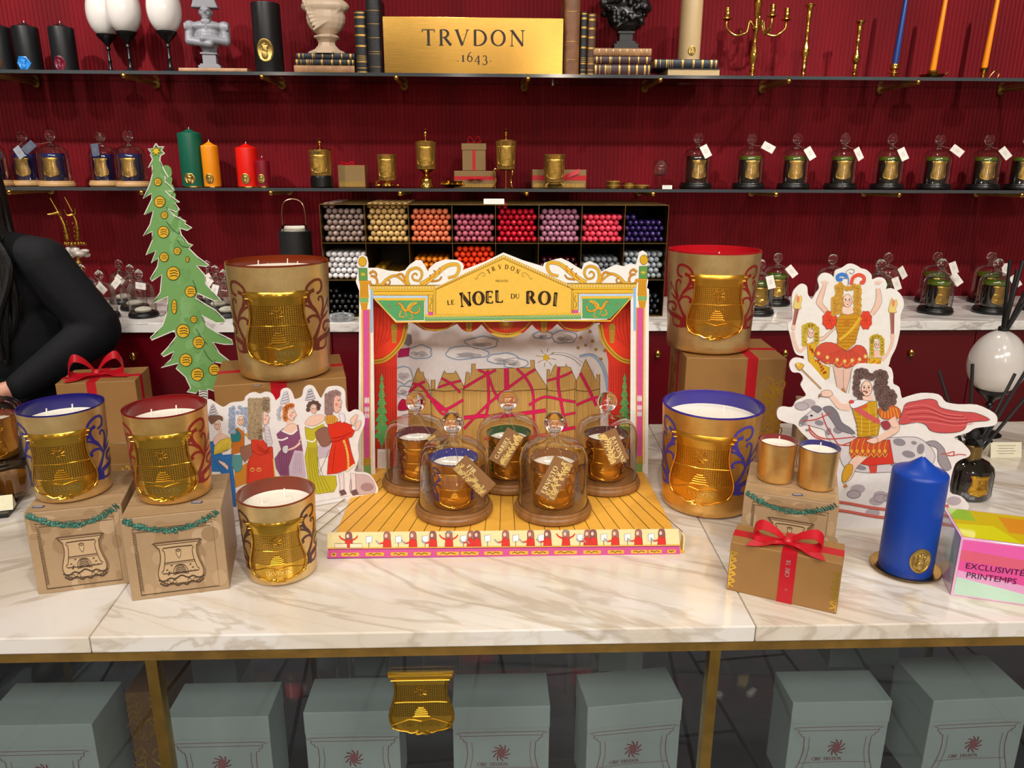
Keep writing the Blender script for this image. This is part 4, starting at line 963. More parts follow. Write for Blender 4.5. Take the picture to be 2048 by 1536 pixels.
# ---------------------------------------------------------------- wax busts
def capsule(mb, a, b_, ra, rb=None, n=8):
    rb = ra if rb is None else rb; a, b_ = Vector(a), Vector(b_)
    for k in range(n+1):
        t_ = k/n; mb.ell(a.lerp(b_, t_), ra+(rb-ra)*t_, 12, 8)
def officer_bust(loc, label, s=1.0):
    t = thing('wax_bust', loc, radians(8), label, 'bust'); m_ = mat('grey_wax', '#84858c', .42, sss=.05); t.scale = (s,)*3
    MB().box(-.026, .026, -.022, .022, 0, .008).box(-.022, .022, -.018, .018, .008, .012).box(-.016, .016, -.014, .014, .012, .036).box(-.02, .02, -.017, .017, .034, .038).build('plinth', m_, t, smooth=False, bevel=.0008)
    b_ = MB(); b_.ell((0, 0, .075), (.030, .02, .034)); b_.ell((0, .002, .048), (.020, .014, .014)); b_.ell((0, 0, .098), (.040, .019, .014))
    for s_ in (-1, 1):
        b_.ell((s_*.040, 0, .103), (.013, .014, .008)); capsule(b_, (s_*.040, 0, .097), (s_*.043, -.006, .066), .0125, .011); capsule(b_, (s_*.043, -.008, .064), (-s_*.008, -.024, .062+.006*s_), .0105, .008)
        for k in range(5): b_.ell((s_*(.034+.004*k), -.010-.001*k, .096), (.0022, .004, .009), 6, 6)
    capsule(b_, (0, 0, .105), (0, 0, .122), .011)
    b_.ell((0, -.002, .130), (.0145, .016, .019)); b_.ell((0, -.018, .129), (.003, .004, .005)); b_.ell((0, -.012, .117), (.008, .006, .005)); b_.ell((0, -.016, .122), (.005, .003, .002))
    for s_ in (-1, 1): b_.ell((s_*.006, -.016, .1345), (.0045, .003, .0025)); b_.ell((s_*.0145, 0, .130), (.003, .004, .006)); b_.ell((s_*.008, -.012, .126), (.004, .004, .005))
    for k in range(3): b_.ell((0, -.0175, .102-.011*k), .0022, 6, 6)
    b_.box(-.010, .010, -.019, -.010, .104, .112)
    blob('torso', b_, .0016, m_, t, 2)
    h = MB(); outl = [(-.031, .139), (-.027, .150), (-.022, .166), (-.012, .174), (0, .176), (.012, .174), (.022, .166), (.027, .150), (.031, .139), (.016, .138), (0, .140), (-.016, .138)]
    h.prism(outl, -.013, .013, M=Matrix.Rotation(radians(90), 4, 'X')); blob('hat', h, .0016, m_, t, 5)
    return t
officer_bust((aty(421, 130, YB+.05).x, YB+.055, ZB4), 'grey wax bust of a man with crossed arms in a wide cocked hat', 1.42)
CREAMW = mat('cream_wax', '#c9b298', .4, sss=.1)
def lady_bust(loc, label, m_, beard=False, s=1.0):
    t = thing('wax_bust', loc, 0, label, 'bust'); t.scale = (s,)*3
    if not beard:
        MB().lathe([(.046*1, 0), (.046, .003), (.043, .006), (.030, .012), (.022, .02), (.020, .026), (.024, .033), (.030, .037), (.030, .041), (.020, .044)], 8, M=Matrix.Rotation(pi/8, 4, 'Z')).build('plinth', m_, t, angle=30)
        z0 = .040
    else:
        MB().box(-.029, .029, -.022, .022, 0, .012).box(-.023, .023, -.018, .018, .012, .018).box(-.016, .016, -.014, .014, .018, .036).box(-.02, .02, -.017, .017, .034, .040).build('plinth', m_, t, smooth=False, bevel=.0008)
        z0 = .036
    b_ = MB()
    b_.ell((0, 0, z0+.04), (.046, .027, .040)); b_.ell((0, 0, z0+.012), (.022, .016, .016)); b_.ell((0, 0, z0+.064), (.056, .028, .022))
    capsule(b_, (0, 0, z0+.07), (0, -.004, z0+.105), .016, .014)
    b_.ell((0, -.006, z0+.13), (.021, .026, .030)); b_.ell((0, -.032, z0+.128), (.004, .005, .007)); b_.ell((0, -.024, z0+.112), (.009, .007, .005)); b_.ell((0, -.02, z0+.103), (.010, .009, .008))
    for s_ in (-1, 1): b_.ell((s_*.009, -.026, z0+.137), (.006, .004, .003))
    rn = random.Random(4)
    for k in range(46 if beard else 26):   # locks of hair
        a = rn.random()*2*pi; zz = z0+(.10 if beard else .13)+rn.random()*(.07 if beard else .045)
        if sin(a) < -.55 and zz < z0+.150: continue
        b_.ell((.028*cos(a), .024*sin(a)+.003, zz), rn.uniform(.007, .011), 8, 6)
    if beard:
        for k in range(22): b_.ell((rn.uniform(-.02, .02), -.022+rn.uniform(-.004, .004), z0+.075+rn.random()*.035), rn.uniform(.005, .008), 8, 6)
        for k in range(40): a = rn.uniform(-.9, .9); b_.ell((.05*a, -.018-.012*(1-a*a)+rn.uniform(-.002, .002), z0+.02+rn.random()*.055), rn.uniform(.004, .0075), 8, 6)
        for s_ in (-1, 1):
            for k in range(10): b_.ell((s_*(.034+rn.random()*.024), rn.uniform(-.012, .012), z0+.045+k*.009), rn.uniform(.008, .012), 8, 6)
    for k in range(9):  # folds of the wrap across the chest
        a = -.046+k*.010; capsule(b_, (a, -.022+abs(a)*.2, z0+.072-.002*k), (a*.35-.008, -.024, z0+.012+.002*k), .0045, .003, 7)
    blob('figure', b_, .0020, m_, t, 2)
    return t
lady_bust((aty(655, 104, YB+.05).x, YB+.055, ZB2), 'cream wax bust with draped chest on a pile of three books', CREAMW, s=1.5)
lady_bust((aty(1250, 95, YB+.05).x, YB+.055, ZB1), 'black wax bust with thick curls on a pile of three books', mat('black_wax', '#0c0c0f', .35, coat=.3), True, s=1.5)
p = aty(1378, 115, YB+.06); D_ = (p-CAMP).dot(FW)
pillar('pillar_candle', (p.x, YB+.065, ZB3), 43*D_/FPX/2, .20, '#bfa478', True, 'tall beige pillar candle with a brass portrait seal on two books', dish=False, plain=True, szv=.032, sr=.0125)

# ---------------------------------------------------------------- candlesticks
def stick(name, px, topy, Y, label, R=.02, prof=None, nodes=5, cat='candlestick'):
    x = aty(px, 150, Y).x; H = aty(px, topy, Y).z-S1Z-.0004
    t = thing(name, (x, Y, S1Z+.0004), label=label, cat=cat)
    pr = [(R*.95, 0), (R*1.0, .004), (R*.85, .007), (R*.5, .012), (R*.25, .018), (R*.2, H*.12), (R*.34, H*.14), (R*.2, H*.16), (R*.3, H*.24), (R*.2, H*.27), (R*.5, H*.36), (R*.42, H*.42), (R*.2, H*.5), (R*.18, H*.62), (R*.3, H*.66), (R*.2, H*.69), (R*.25, H*.8), (R*.35, H*.86), (R*.3, H*.9), (R*.36, H*.96), (R*.55, H*.985), (R*.55, H), (R*.3, H)]
    MB().lathe(pr, 32).build('stem', BRASS_P, t, angle=50); return t
stick('candlestick', 1606, 9, YM, 'tall turned brass candlestick beside the branched candelabra', R=.031)
stick('candlestick', 1708, 42, YM, 'shorter turned brass candlestick beside the blue taper', R=.031)
x = aty(1504, 150, YM).x
t = thing('candelabra', (x, YM, S1Z+.0004), label='branched brass candelabra on the upper shelf', cat='candelabra'); t.scale = (1.22,)*3
MB().lathe([(.034, 0), (.035, .002), (.02, .005), (.008, .009), (.006, .02), (.010, .026), (.006, .032), (.009, .05), (.013, .064), (.011, .075), (.006, .10), (.006, .13), (.012, .136), (.013, .142), (.007, .15), (.006, .17), (.010, .176), (.009, .19), (.012, .2), (.012, .215), (.006, .215)], 28).build('stem', BRASS_P, t, angle=50)
for k, a in enumerate((0, pi, -pi/2+.5, pi/2-.4)):
    ca, sa = cos(a), sin(a); r_ = .085 if k < 2 else .055
    m = MB(); m.tube(sm([(.008*ca, .008*sa, .145), (.02*ca, .02*sa, .158), (.024*ca, .024*sa, .14), (.03*ca, .03*sa, .126), (r_*.7*ca, r_*.7*sa, .120), (r_*ca, r_*sa, .138), (r_*1.03*ca, r_*1.03*sa, .158)], 5), .0038, 8)
    m.lathe([(.003, .156), (.008, .160), (.0155, .163), (.0155, .165), (.007, .166), (.007, .172), (.0085, .175), (.007, .178), (.0085, .190), (.0085, .193), (.005, .193)], 20, cen=(r_*1.03*ca, r_*1.03*sa, 0))
    m.tube(sm([(.04*ca, .04*sa, .122), (.045*ca, .045*sa, .132), (.038*ca, .038*sa, .134)], 4), .002, 6)
    m.build('arm', BRASS_P, t, angle=50)
def holder(px, y0, label, kind, candle_lab, col, lean):
    Y = YM-.01; x = aty(px, 150, Y).x; t = thing('candle_holder', (x, Y, S1Z+.0004), label=label, cat='candle holder'); t.scale = (1.3,)*3
    if kind == 0: pr = [(.028, 0), (.029, .002), (.026, .006), (.020, .009), (.013, .010), (.0065, .012), (.006, .016), (.017, .018), (.017, .0195), (.006, .021), (.006, .026), (.013, .030), (.0135, .040), (.0115, .043), (.0115, .043)]
    elif kind == 1: pr = [(.020, .004), (.026, .008), (.032, .014), (.033, .015), (.024, .010), (.012, .008), (.010, .012), (.0135, .016), (.014, .026), (.013, .026)]
    else: pr = [(.03, 0), (.034, .003), (.033, .004), (.012, .004), (.006, .006), (.005, .012), (.008, .016), (.006, .02), (.010, .026), (.012, .034), (.011, .034)]
    MB().lathe(pr, 32).build('cup', BRASS_P, t, angle=50); H = pr[-1][1]
    if kind == 1:
        m = MB(); m.lathe([(.014, 0), (.016, .001), (.014, .005), (.008, .009)], 20); m.tube([(.018, -.004, .010), (.03, -.006, .013), (.042, -.008, .022)], .0022, 8); m.build('finger_handle', BRASS_P, t)
    if kind == 2: MB().tube(sm([(.016, 0, .005), (.024, 0, .018), (.034, 0, .028), (.044, 0, .022), (.043, 0, .010), (.035, 0, .007)], 5), .0016, 8).build('finger_handle', BRASS_P, t)
    c = thing('taper_candle', (x, Y, S1Z+.0004+H*1.3+.0002), label=candle_lab, cat='candle'); c.rotation_euler = (0, radians(lean), 0)
    m_ = mat('wax_'+col[1:], col, .38)
    MB().lathe([(.0098, 0), (.0108, .01), (.0095, .1), (.0075, .24), (.004, .26), (1e-5, .262)], 20).build('wax_body', m_, c)
    return t
holder(1787, 150, 'fluted brass holder carrying the dark blue taper', 0, 'long dark blue taper candle in a fluted brass holder', '#123a7c', 2.2)
holder(1864, 150, 'low brass pan holder with a short straight handle', 1, 'orange yellow taper in the low brass pan beside the blue taper', '#ee8c08', 2.2)
holder(1966, 150, 'brass chamber stick with a curled wire handle', 2, 'orange yellow taper in the chamber stick with the curled handle', '#ee8c08', 2.0)

# ---------------------------------------------------------------- ribbons, gift boxes
RIB = mat('red_satin', '#b80a1e', .38, spec=.5); KRAFT = mat('kraft_bronze', '#9a703c', .5, var=.08, vscale=20); KRAFT2 = mat('kraft_bronze_dim', '#876a3c', .5)
GOLDP = mat('gold_print', '#e6b748', .28, .85)
def strip(mb, pts, w_, up=(0, 0, 1), mi=0, th=.0004):
    """ribbon swept along a path; `up` is the direction its width runs"""
    pts = [Vector(p) for p in pts]; n = len(pts); vs = []
    for i, p in enumerate(pts):
        u = Vector(up(i/(n-1)) if callable(up) else up).normalized(); t_ = (pts[min(i+1, n-1)]-pts[max(0, i-1)]).normalized(); nn = t_.cross(u).normalized()*th
        ww = w_(i/(n-1)) if callable(w_) else w_
        vs += [p+u*ww/2+nn, p-u*ww/2+nn, p-u*ww/2-nn, p+u*ww/2-nn]
    fs = [(i*4+j, i*4+(j+1) % 4, i*4+4+(j+1) % 4, i*4+4+j) for i in range(n-1) for j in range(4)]+[(0, 3, 2, 1), tuple((n-1)*4+j for j in range(4))]
    mb.add(vs, fs, mi)
def bow(parent, c, s=1.0, rz=0, w_=.014, tails=1, name='bow', flat=.6):
    m = MB(); R_ = Matrix.Translation(c) @ Matrix.Rotation(rz, 4, 'Z')
    T = lambda pts: [R_ @ (Vector(p)*s) for p in pts]
    U = lambda f: (lambda t_: R_.to_3x3() @ Vector(f(t_)))
    for sd in (-1, 1):
        lp = sm([(0, 0, .006), (sd*.016, .002, .018*flat+.006), (sd*.034, .004, .022*flat+.008), (sd*.043, .002, .012), (sd*.034, -.003, .004), (sd*.016, -.004, .004), (0, -.002, .006)], 6)
        strip(m, T(lp), lambda q: w_*s*(.35+.9*sin(pi*q)), U(lambda q: (0, 1, .5)), th=.0005)
        if tails:
            tl = sm([(0, -.002, .005), (sd*.014, -.010, .007), (sd*.028, -.014, .003), (sd*.046, -.020, .0035)], 6)
            strip(m, T(tl), lambda q: w_*s*(.5+.6*q), U(lambda q: (-sd*.35, 1, .15)), th=.0004)
    m.ell(R_ @ (Vector((0, 0, .007))*s), (.008*s, .0075*s, .006*s), 14, 10)
    return m.build(name, RIB, parent, angle=60)
def gift(name, loc, L, D, H, rz, label, ribs=(), kraft=KRAFT, bowat=None, lid=0, bows=1, bw=.014, bflat=.6, brz=0):
    """box with its near-left corner line at x=-L/2..L/2, front face at y=0"""
    t = thing(name, loc, rz, label, 'gift box')
    MB().box(-L/2, L/2, 0, D, 0, H).build('box', kraft, t, smooth=False, bevel=.0014)
    e = .0006
    for kind, u, w_ in ribs:
        m = MB()
        if kind == 'x':   # band round front, top and back at x = u
            m.box(u-w_/2, u+w_/2, -e, D+e, H, H+e); m.box(u-w_/2, u+w_/2, -e, 0, .0002, H); m.box(u-w_/2, u+w_/2, D, D+e, .0002, H)
        if kind == 'y':   # band round the sides and the top at y = u
            m.box(-L/2-e, L/2+e, u-w_/2, u+w_/2, H, H+e*1.1); m.box(-L/2-e, -L/2, u-w_/2, u+w_/2, .0002, H); m.box(L/2, L/2+e, u-w_/2, u+w_/2, .0002, H)
        if kind == 'z':   # band round the waist at z = u
            m.box(-L/2-e, L/2+e, -e, 0, u-w_/2, u+w_/2); m.box(-L/2-e, -L/2, 0, D, u-w_/2, u+w_/2); m.box(L/2, L/2+e, 0, D, u-w_/2, u+w_/2)
        m.build('ribbon', RIB, t, smooth=False)
    if bowat: bow(t, bowat, bows, brz, bw, flat=bflat)
    return t
def gold_art(t, fn, name='gold_print'):
    A = Art(lambda x, y, ly: (x, -.0004-ly*.0001, y)); fn(A); return A.mb.build(name, GOLDP, t, smooth=False)
def flourish(A, x0, x1, y0, y1, seed=1, n=14, w_=.0016):
    rn = random.Random(seed)
    for k in range(n):
        x = x0+(x1-x0)*rn.random(); y = y0+(y1-y0)*(k+.5)/n; s_ = (y1-y0)/n*1.1*(1 if rn.random() > .5 else -1); q = abs(s_)
        A.line([(x-q, y), (x-q*.3, y+s_), (x+q*.6, y+s_*.7), (x+q*.8, y-s_*.2), (x+q*.3, y-s_*.5), (x+q*.1, y)], w_, None, 1, smooth=5)
# gift box at the front corner
gz = .083; FL, FR = Vector((.372, 1.025)), Vector((.513, .953)); mid = (FL+FR)/2; ang = math.atan2(FR.y-FL.y, FR.x-FL.x); L_ = (FR-FL).length
t = gift('gift_box', (mid.x, mid.y, CZ), L_, .068, gz, ang, 'long bronze gift box with a red bow at the front corner of the counter', [('x', .006, .022), ('y', .034, .020)], bowat=(.000, .022, gz+.001), bows=1.15, bw=.015)
def f_(A):
    for sd in (-1, 1):
        for k in range(5):
            x = sd*(L_/2-.006); y = .012+k*.012
            A.line([(x-sd*.004, y-.004), (x+sd*.003, y), (x-sd*.005-.0*k, y+.006), (x+sd*.003, y+.007)], .0022, None, 1, smooth=4)
        A.line([(sd*(L_/2-.002), .004), (sd*(L_/2-.002), .07)], .0016, None, 1, smooth=0)
gold_art(t, f_)
A = Art(lambda x, y, ly: (x, -.0011-ly*.0001, y)); h = .0062
serif(A, 'CIRE TR', 0, 0, h, None, 1, fx=lambda u, v: (.006+.003-v, .045+u*.8)); serif(A, 'V', 0, 0, h*.6, None, 1, fx=lambda u, v: (.006+.003-v, .022+u))
A.mb.build('ribbon_lettering', mat('silver_print', '#c8c0bc', .35, .6), t, smooth=False)
# box behind the paper tree
p0, p1 = at(232, 880, CZ), 0
t = gift('gift_box', (-.905, 1.70, CZ), .17, .13, .152, radians(10), 'bronze gift box with a big red bow between the person and the paper tree', [('x', -.01, .02), ('y', .05, .02)], bowat=(-.01, .05, .153), bows=1.35, bw=.02, bflat=1.2, brz=radians(15))
# kraft boxes under the giant candles
def kraft(corner, ang, L, D, H, label, ribs, rzj=0):
    c_, s_ = cos(ang), sin(ang); x = corner[0]+c_*L/2; y = corner[1]+s_*L/2
    return gift('gift_box', (x, y, CZ), L, D, H-.0005, ang, label, ribs)
kraft((-.515, 1.375), radians(14), .245, .20, KBZ-CZ, 'large bronze box with red ribbon under the giant amber-rimmed candle', [('x', -.005, .03), ('y', .10, .02)])
t = kraft((.432, 1.560), radians(-4), .215, .20, KBZ+.005-CZ, 'large bronze box with red ribbon and gold print under the giant red-rimmed candle', [('x', .035, .022), ('y', .09, .018)])
gold_art(t, lambda A: (flourish(A, .062, .10, .05, .185, 5, 13, .003), flourish(A, .062, .10, .03, .19, 8, 12, .003), flourish(A, .075, .10, .03, .19, 12, 12, .003)))
m_ = MB()
A = Art(lambda x, y, ly: (-.1075-.0004-ly*.0001, x, y)); A.face = lambda n_: n_.x <= 0
flourish(A, .14, .18, .03, .2, 3, 14, .003); flourish(A, .12, .17, .03, .2, 6, 14, .003)
for k in range(12): A.line([(.03, .006+.004*k), (.085, .006+.004*k)], .0016, None, 1, smooth=0)
A.mb.build('gold_print', GOLDP, t, smooth=False)
t = gift('gift_box', (-.70, 1.36, CZ), .26, .12, .085, radians(5), 'flat bronze box with gold scrollwork behind the drawn stone boxes', [])
gold_art(t, lambda A: (flourish(A, -.02, .10, .02, .08, 2, 9, .0035), flourish(A, -.02, .1, .02, .08, 9, 9, .003), flourish(A, .02, .1, .02, .08, 19, 9, .003)))

# ---------------------------------------------------------------- gold cups and little boxes on the lower shelf
CUPG = gold_mat('engraved_cup_gold', '#d0aa60', '#a98642', .26, .4)
def cup(name, px, y0, y1, w_, Y, z, label, lid=0, base='plain', H=None):
    p = aty(px, y0, Y); D_ = (p-CAMP).dot(FW); R = w_*D_/FPX/2; b_ = aty(px, y1, Y).z; Hc = p.z-b_; z0 = b_-z
    t = thing(name, (p.x, Y, z+.0004), label=label, cat='candle')
    MB().lathe([(R*.80, z0), (R*.9, z0+.003), (R*.93, z0+Hc*.2), (R, z0+Hc*.94), (R*1.04, z0+Hc*.96), (R*1.04, z0+Hc), (R*.96, z0+Hc), (R*.94, z0+Hc*.9), (1e-5, z0+Hc*.88)], 36).build('vessel', CUPG, t, angle=40)
    m = MB(); badge(m, cyl_map(lambda q: R*.955+(q-z0)/Hc*R*.06+.0004, z0+Hc*.12), Hc*.7); m.build('emblem', EMB3, t, angle=60)
    if base == 'black': MB().lathe([(R*.95, 0), (R*1.02, .003), (R*1.0, z0*.9), (R*.9, z0+.002), (R*.9, z0+.001)], 20).build('base', BLACK, t, angle=20)
    if base == 'foot': MB().lathe([(R*.72, 0), (R*.74, .003), (R*.66, .012), (R*.6, .016), (R*.55, z0*.5), (R*.3, z0*.62), (R*.2, z0*.75), (R*.4, z0*.88), (R*.8, z0+.001)], 28).build('base', BRASS_P, t, angle=40)
    if base == 'tripod':
        MB().lathe([(.0, 0), (R*.4, 0), (R*.4, .001), (.0025, .004), (.0025, z0-.004), (R*.6, z0-.001), (R*.8, z0+.001)], 24).build('base', BRASS_P, t)
        for k in range(3):
            a = -pi/2+.5+k*2*pi/3; ca, sa = cos(a), sin(a)
            MB().tube(sm([(R*1.35*ca, R*1.35*sa, .003), (R*1.15*ca, R*1.15*sa, .006), (R*1.0*ca, R*sa, z0*.45), (R*1.25*ca, R*1.25*sa, z0*.85), (R*1.05*ca, R*1.05*sa, z0*1.05), (R*.8*ca, R*.8*sa, z0*.97)], 5), .0035, 8).build('leg', BRASS_P, t)
    if base == 'petal':
        m = MB(); m.lathe([(R*.3, 0), (R*.8, .001), (R*1.3, .004), (R*1.35, .006), (R*.6, .003), (R*.4, z0)], 24)
        for k in range(5): a = k*2*pi/5; m.ell((R*1.1*cos(a), R*1.1*sin(a), .008), (.008, .008, .006), 10, 8)
        m.tube(sm([(-R*1.2, -.004, .006), (-R*1.15, -.006, .022), (-R*.85, -.006, .022)], 4), .003, 8)
        m.build('base', BRASS_P, t)
    if base == 'claw':
        for k in range(4): a = pi/4+k*pi/2; MB().tube(sm([(R*.8*cos(a), R*.8*sin(a), z0), (R*1.1*cos(a), R*1.1*sin(a), z0*.6), (R*1.15*cos(a), R*1.15*sin(a), .003)], 4), .004, 8).build('foot', BRASS_D, t)
        MB().lathe([(R*.5, z0*.3), (R*.8, z0*.8), (R*.8, z0+.001)], 24).build('base', BRASS_D, t)
    if lid:
        q = z0+Hc
        MB().lathe([(R*1.06, q), (R*1.06, q+.003), (R*.8, q+.0045), (R*.3, q+.007), (.003, q+.012), (.003, q+lid*.45), (.0065, q+lid*.55), (.008, q+lid*.68), (.005, q+lid*.82), (.0015, q+lid*.9), (.002, q+lid)], 28).build('lid', BRASS_P, t, angle=40)
    return t
YC = YM-.02
cup('golden_cup', 640, 301, 353, 45, YC, S2Z, 'lidded golden cup on a fluted black base', .042, 'black')
cup('golden_cup', 773, 309, 362, 38, YC, S2Z, 'small open golden cup on a flower-shaped brass foot', 0, 'petal')
cup('golden_cup', 851, 284, 340, 42, YC, S2Z, 'lidded golden goblet on a bell-shaped foot', .045, 'foot')
cup('golden_cup', 1012, 282, 340, 41, YC, S2Z, 'lidded golden goblet on a tripod of scrolled legs', .042, 'tripod')
cup('golden_cup', 1109, 309, 366, 43, YC-.02, S2Z, 'open golden cup on claw feet before the red-ribboned box', 0, 'claw')
def shbox(px0, px1, y0, z, D, H, Y, label, ribs, **k):
    a, b_ = aty(px0, y0, Y), aty(px1, y0, Y); L_ = b_.x-a.x
    return gift('gift_box', ((a.x+b_.x)/2, Y, z+.0004), L_, D, H, 0, label, ribs, KRAFT2, **k), L_
t, L_ = shbox(675, 729, 330, S2Z, .07, .078, YC+.03, 'little kraft box with gold fluting and a red bow beside the black-based cup', [('y', .02, .014)], bowat=(-.02, .03, .079), bows=.6, bflat=.5)
gold_art(t, lambda A: [A.line([(-L_/2+.006+.0042*k, .002), (-L_/2+.006+.0042*k, .020)], .0018, None, 1, smooth=0) for k in range(21)] and flourish(A, -.035, .035, .062, .074, 3, 8, .0012))
t, L_ = shbox(908, 992, 333, S2Z, .08, .060, YC+.025, 'flat kraft box with a red bow in front, beneath the upright little box', [('z', .034, .014)], bowat=None)
b2 = bow(t, (.0, -.012, .028), .62, 0, .02, flat=.2)
gold_art(t, lambda A: [A.line([(-L_/2+.006+.005*k, .002), (-L_/2+.006+.005*k, .014)], .002, None, 1, smooth=0) for k in range(int(L_/.005)-2)])
t, L_ = shbox(924, 971, 276, S2Z+.061, .07, .096, YC+.035, 'upright little kraft box with red ribbon standing on the flat one', [('x', 0, .012), ('y', .035, .012)], bowat=(0, .03, .098), bows=.55, bflat=1.6)
MB().box(-L_/2-.002, L_/2+.002, -.002, .072, .074, .0965).build('lid', KRAFT2, t, smooth=False)
t, L_ = shbox(1065, 1173, 333, S2Z, .08, .066, YC+.035, 'wide kraft box with broad red ribbon behind the claw-footed cup', [('z', .036, .018)])
gold_art(t, lambda A: [A.line([(-L_/2+.006+.005*k, .002), (-L_/2+.006+.005*k, .016)], .002, None, 1, smooth=0) for k in range(int(L_/.005)-2)])
m = MB(); strip(m, sm([(.02, -.001, .036), (.045, -.004, .05), (.075, -.002, .060)], 4), .018, (0, .2, 1)); m.build('bow', RIB, t)
# shell dish, snuff lids
x = aty(905, 372, YC-.02).x; b_ = MB()
for k in range(15):
    a = pi+pi*k/14; b_.tube(sm([(0, .012, .006), (.022*cos(a), .016*sin(a)*.8, .008), (.04*cos(a), .026*sin(a), .018)], 3), [.004+.001*q for q in range(7)], 6)
b_.ell((0, .006, .006), (.014, .01, .006)); b_.ell((-.012, -.004, .016), (.006, .006, .005))
tag(b_.build('shell_dish', BRASS_P, loc=(x, YC-.03, S2Z+.001)), 'polished brass shell-shaped dish beside the bell-footed goblet', 'dish')
for px, n_, lab, r_, dx in ((1226, 4, 'taller stack', .026, 0), (1252, 3, 'middle stack', .026, .012), (1282, 2, 'lower stack', .030, 0)):
    x = aty(px, 372, YC).x+dx
    for k in range(n_):
        o = MB().lathe([(r_*.96, 0), (r_, .001), (r_, .005), (r_*.96, .0062), (r_*.4, .0064), (1e-5, .0068)], 32).build('brass_disc', BRASS_D if k % 2 else BRASS, loc=(x, YC+.012*(px == 1252), S2Z+.0003+k*.0069))
        tag(o, ('topmost' if k == n_-1 else 'bottom' if k == 0 else 'inner') + f' brass candle lid of the {lab} beside the glass ball', 'lid', 'stacked brass lids')

# ---------------------------------------------------------------- antler ornament, lantern, glass dish, note
AX, AY = aty(160, 540, 2.84).x, 2.84
t = thing('antler_ornament', (AX, AY, BZ), label='gilded antlers on a pearly shell and stem before the red wall', cat='ornament')
def za(py): return aty(150, py, AY).z-BZ
def xa(px): return aty(px, 500, AY).x-AX
GA = mat('gilded_antler', '#b98a3c', .3, 1, var=.3, vscale=60, bump=.5, bscale=160)
MB().lathe([(.035, 0), (.036, .003), (.012, .008), (.008, .015), (.008, za(530)), (.011, za(525)), (.006, za(520)), (.006, za(510))], 24).build('stem', BRASS_D, t)
m = MB(); rn = random.Random(9)
for k in range(26): m.ell((xa(155)+rn.uniform(-.032, .032), rn.uniform(-.018, .018), za(504)+rn.uniform(-.014, .014)), (rn.uniform(.01, .02), .012, rn.uniform(.006, .012)), 8, 6)
blob('shell', m, .003, mat('pearl_shell', '#cfc4ba', .2, var=.5, vscale=60, coat=.6), t, 1)
for i_, (px_, tips) in enumerate(((140, [(140, 480), (138, 450), (130, 425), (118, 396)]), (162, [(160, 480), (163, 450), (158, 425), (147, 394)]))):
    m = MB(); m.tube(sm([(xa(a), -.004, za(b_)) for a, b_ in tips], 5), [.0085*(1-.8*q/15) for q in range(16)], 8)
    m.tube(sm([(xa(tips[2][0]), -.004, za(tips[2][1])), (xa(tips[2][0]+(8 if i_ else -12)), -.02, za(428)), (xa(tips[2][0]+(12 if i_ else -16)), -.024, za(416 if i_ else 428))], 4), [.005-.0004*q for q in range(9)], 6)
    m.tube(sm([(xa(tips[2][0]), -.004, za(tips[2][1]+4)), (xa(tips[2][0]-(10 if i_ else -6)), -.01, za(430)), (xa(tips[2][0]-(14 if i_ else -6)), -.012, za(418))], 4), [.0045-.0004*q for q in range(9)], 6)
    for k in range(14): a = k*2.4; m.ell((xa(tips[0][0])+.008*cos(a), -.004+.008*sin(a), za(485-k*3.2)), .0035, 6, 5)
    m.build('antler', GA, t)
m = MB()
for k in range(18): a = 2*pi*k/18; m.ell((xa(153)+.036*cos(a), .014*sin(a), za(487)+rn.uniform(-.002, .002)), .0065, 8, 6)
m.build('beaded_ring', GA, t)
LX, LY = aty(590, 470, 2.72).x, 2.72; D_ = (Vector((LX, LY, 1.3))-CAMP).dot(FW)
zl = lambda py: aty(590, py, LY).z-BZ
t = thing('black_lantern', (LX, LY, BZ), label='tall black candle lantern with a wire handle beside the taper rack', cat='lantern')
MB().lathe([(.055, 0), (.056, .004), (.056, zl(462)), (.052, zl(461)), (.05, zl(470))], 40).build('body', BLACKM, t)
MB().lathe([(.05, zl(470)), (.048, zl(462)), (.043, zl(451)), (.041, zl(450)), (.040, zl(462))], 40, caps=False).build('glass_sleeve', solid_glass('knob_glass'), t)
MB().lathe([(.038, zl(475)), (.038, zl(457)), (1e-5, zl(457))], 30).build('candle', WAX, t)
MB().tube(sm([(-.040, 0, zl(462)), (-.040, 0, zl(425)), (-.030, 0, zl(405)), (0, 0, zl(398)), (.030, 0, zl(405)), (.040, 0, zl(425)), (.040, 0, zl(462))], 6), .0022, 8).build('handle', mat('copper_wire', '#d0a888', .25, 1), t)
p = at(686, 636, BZ)
t = thing('glass_dish', (p.x, 2.551, BZ+.0003), label='round clear cut-glass dish at the foot of the taper rack', cat='dish'); t.scale = (.82, .82, 1); m = MB()
m.lathe([(.052, 0), (.056, .003), (.056, .016), (.053, .018), (.050, .015), (1e-5, .014)], 40)
m.build('dish_body', mat('silver_glass', '#b8bcc0', .08, .6, coat=.6), t); m = MB()
for k in range(28): a = 2*pi*k/28; m.ell((.04*cos(a), .04*sin(a), .0155), (.006, .003, .0025), 8, 6, M=Matrix.Rotation(a, 4, 'Z'))
m.ell((0, 0, .016), (.02, .02, .004)); m.build('cut_pattern', mat('silver_glass', '#b8bcc0'), t)
p = at(988, 397, OZ1)
A = Art(lambda x, y, ly: (x, -ly*.0002, y)); A.mb.box(-.035, .035, 0, .001, 0, .022, 0, '#efe9df')
for k in range(4): A.line([(-.022+.003*(k%2), .016-.0035*k), (.022, .016-.0035*k)], .0007, '#aaa49c', 1, smooth=0)
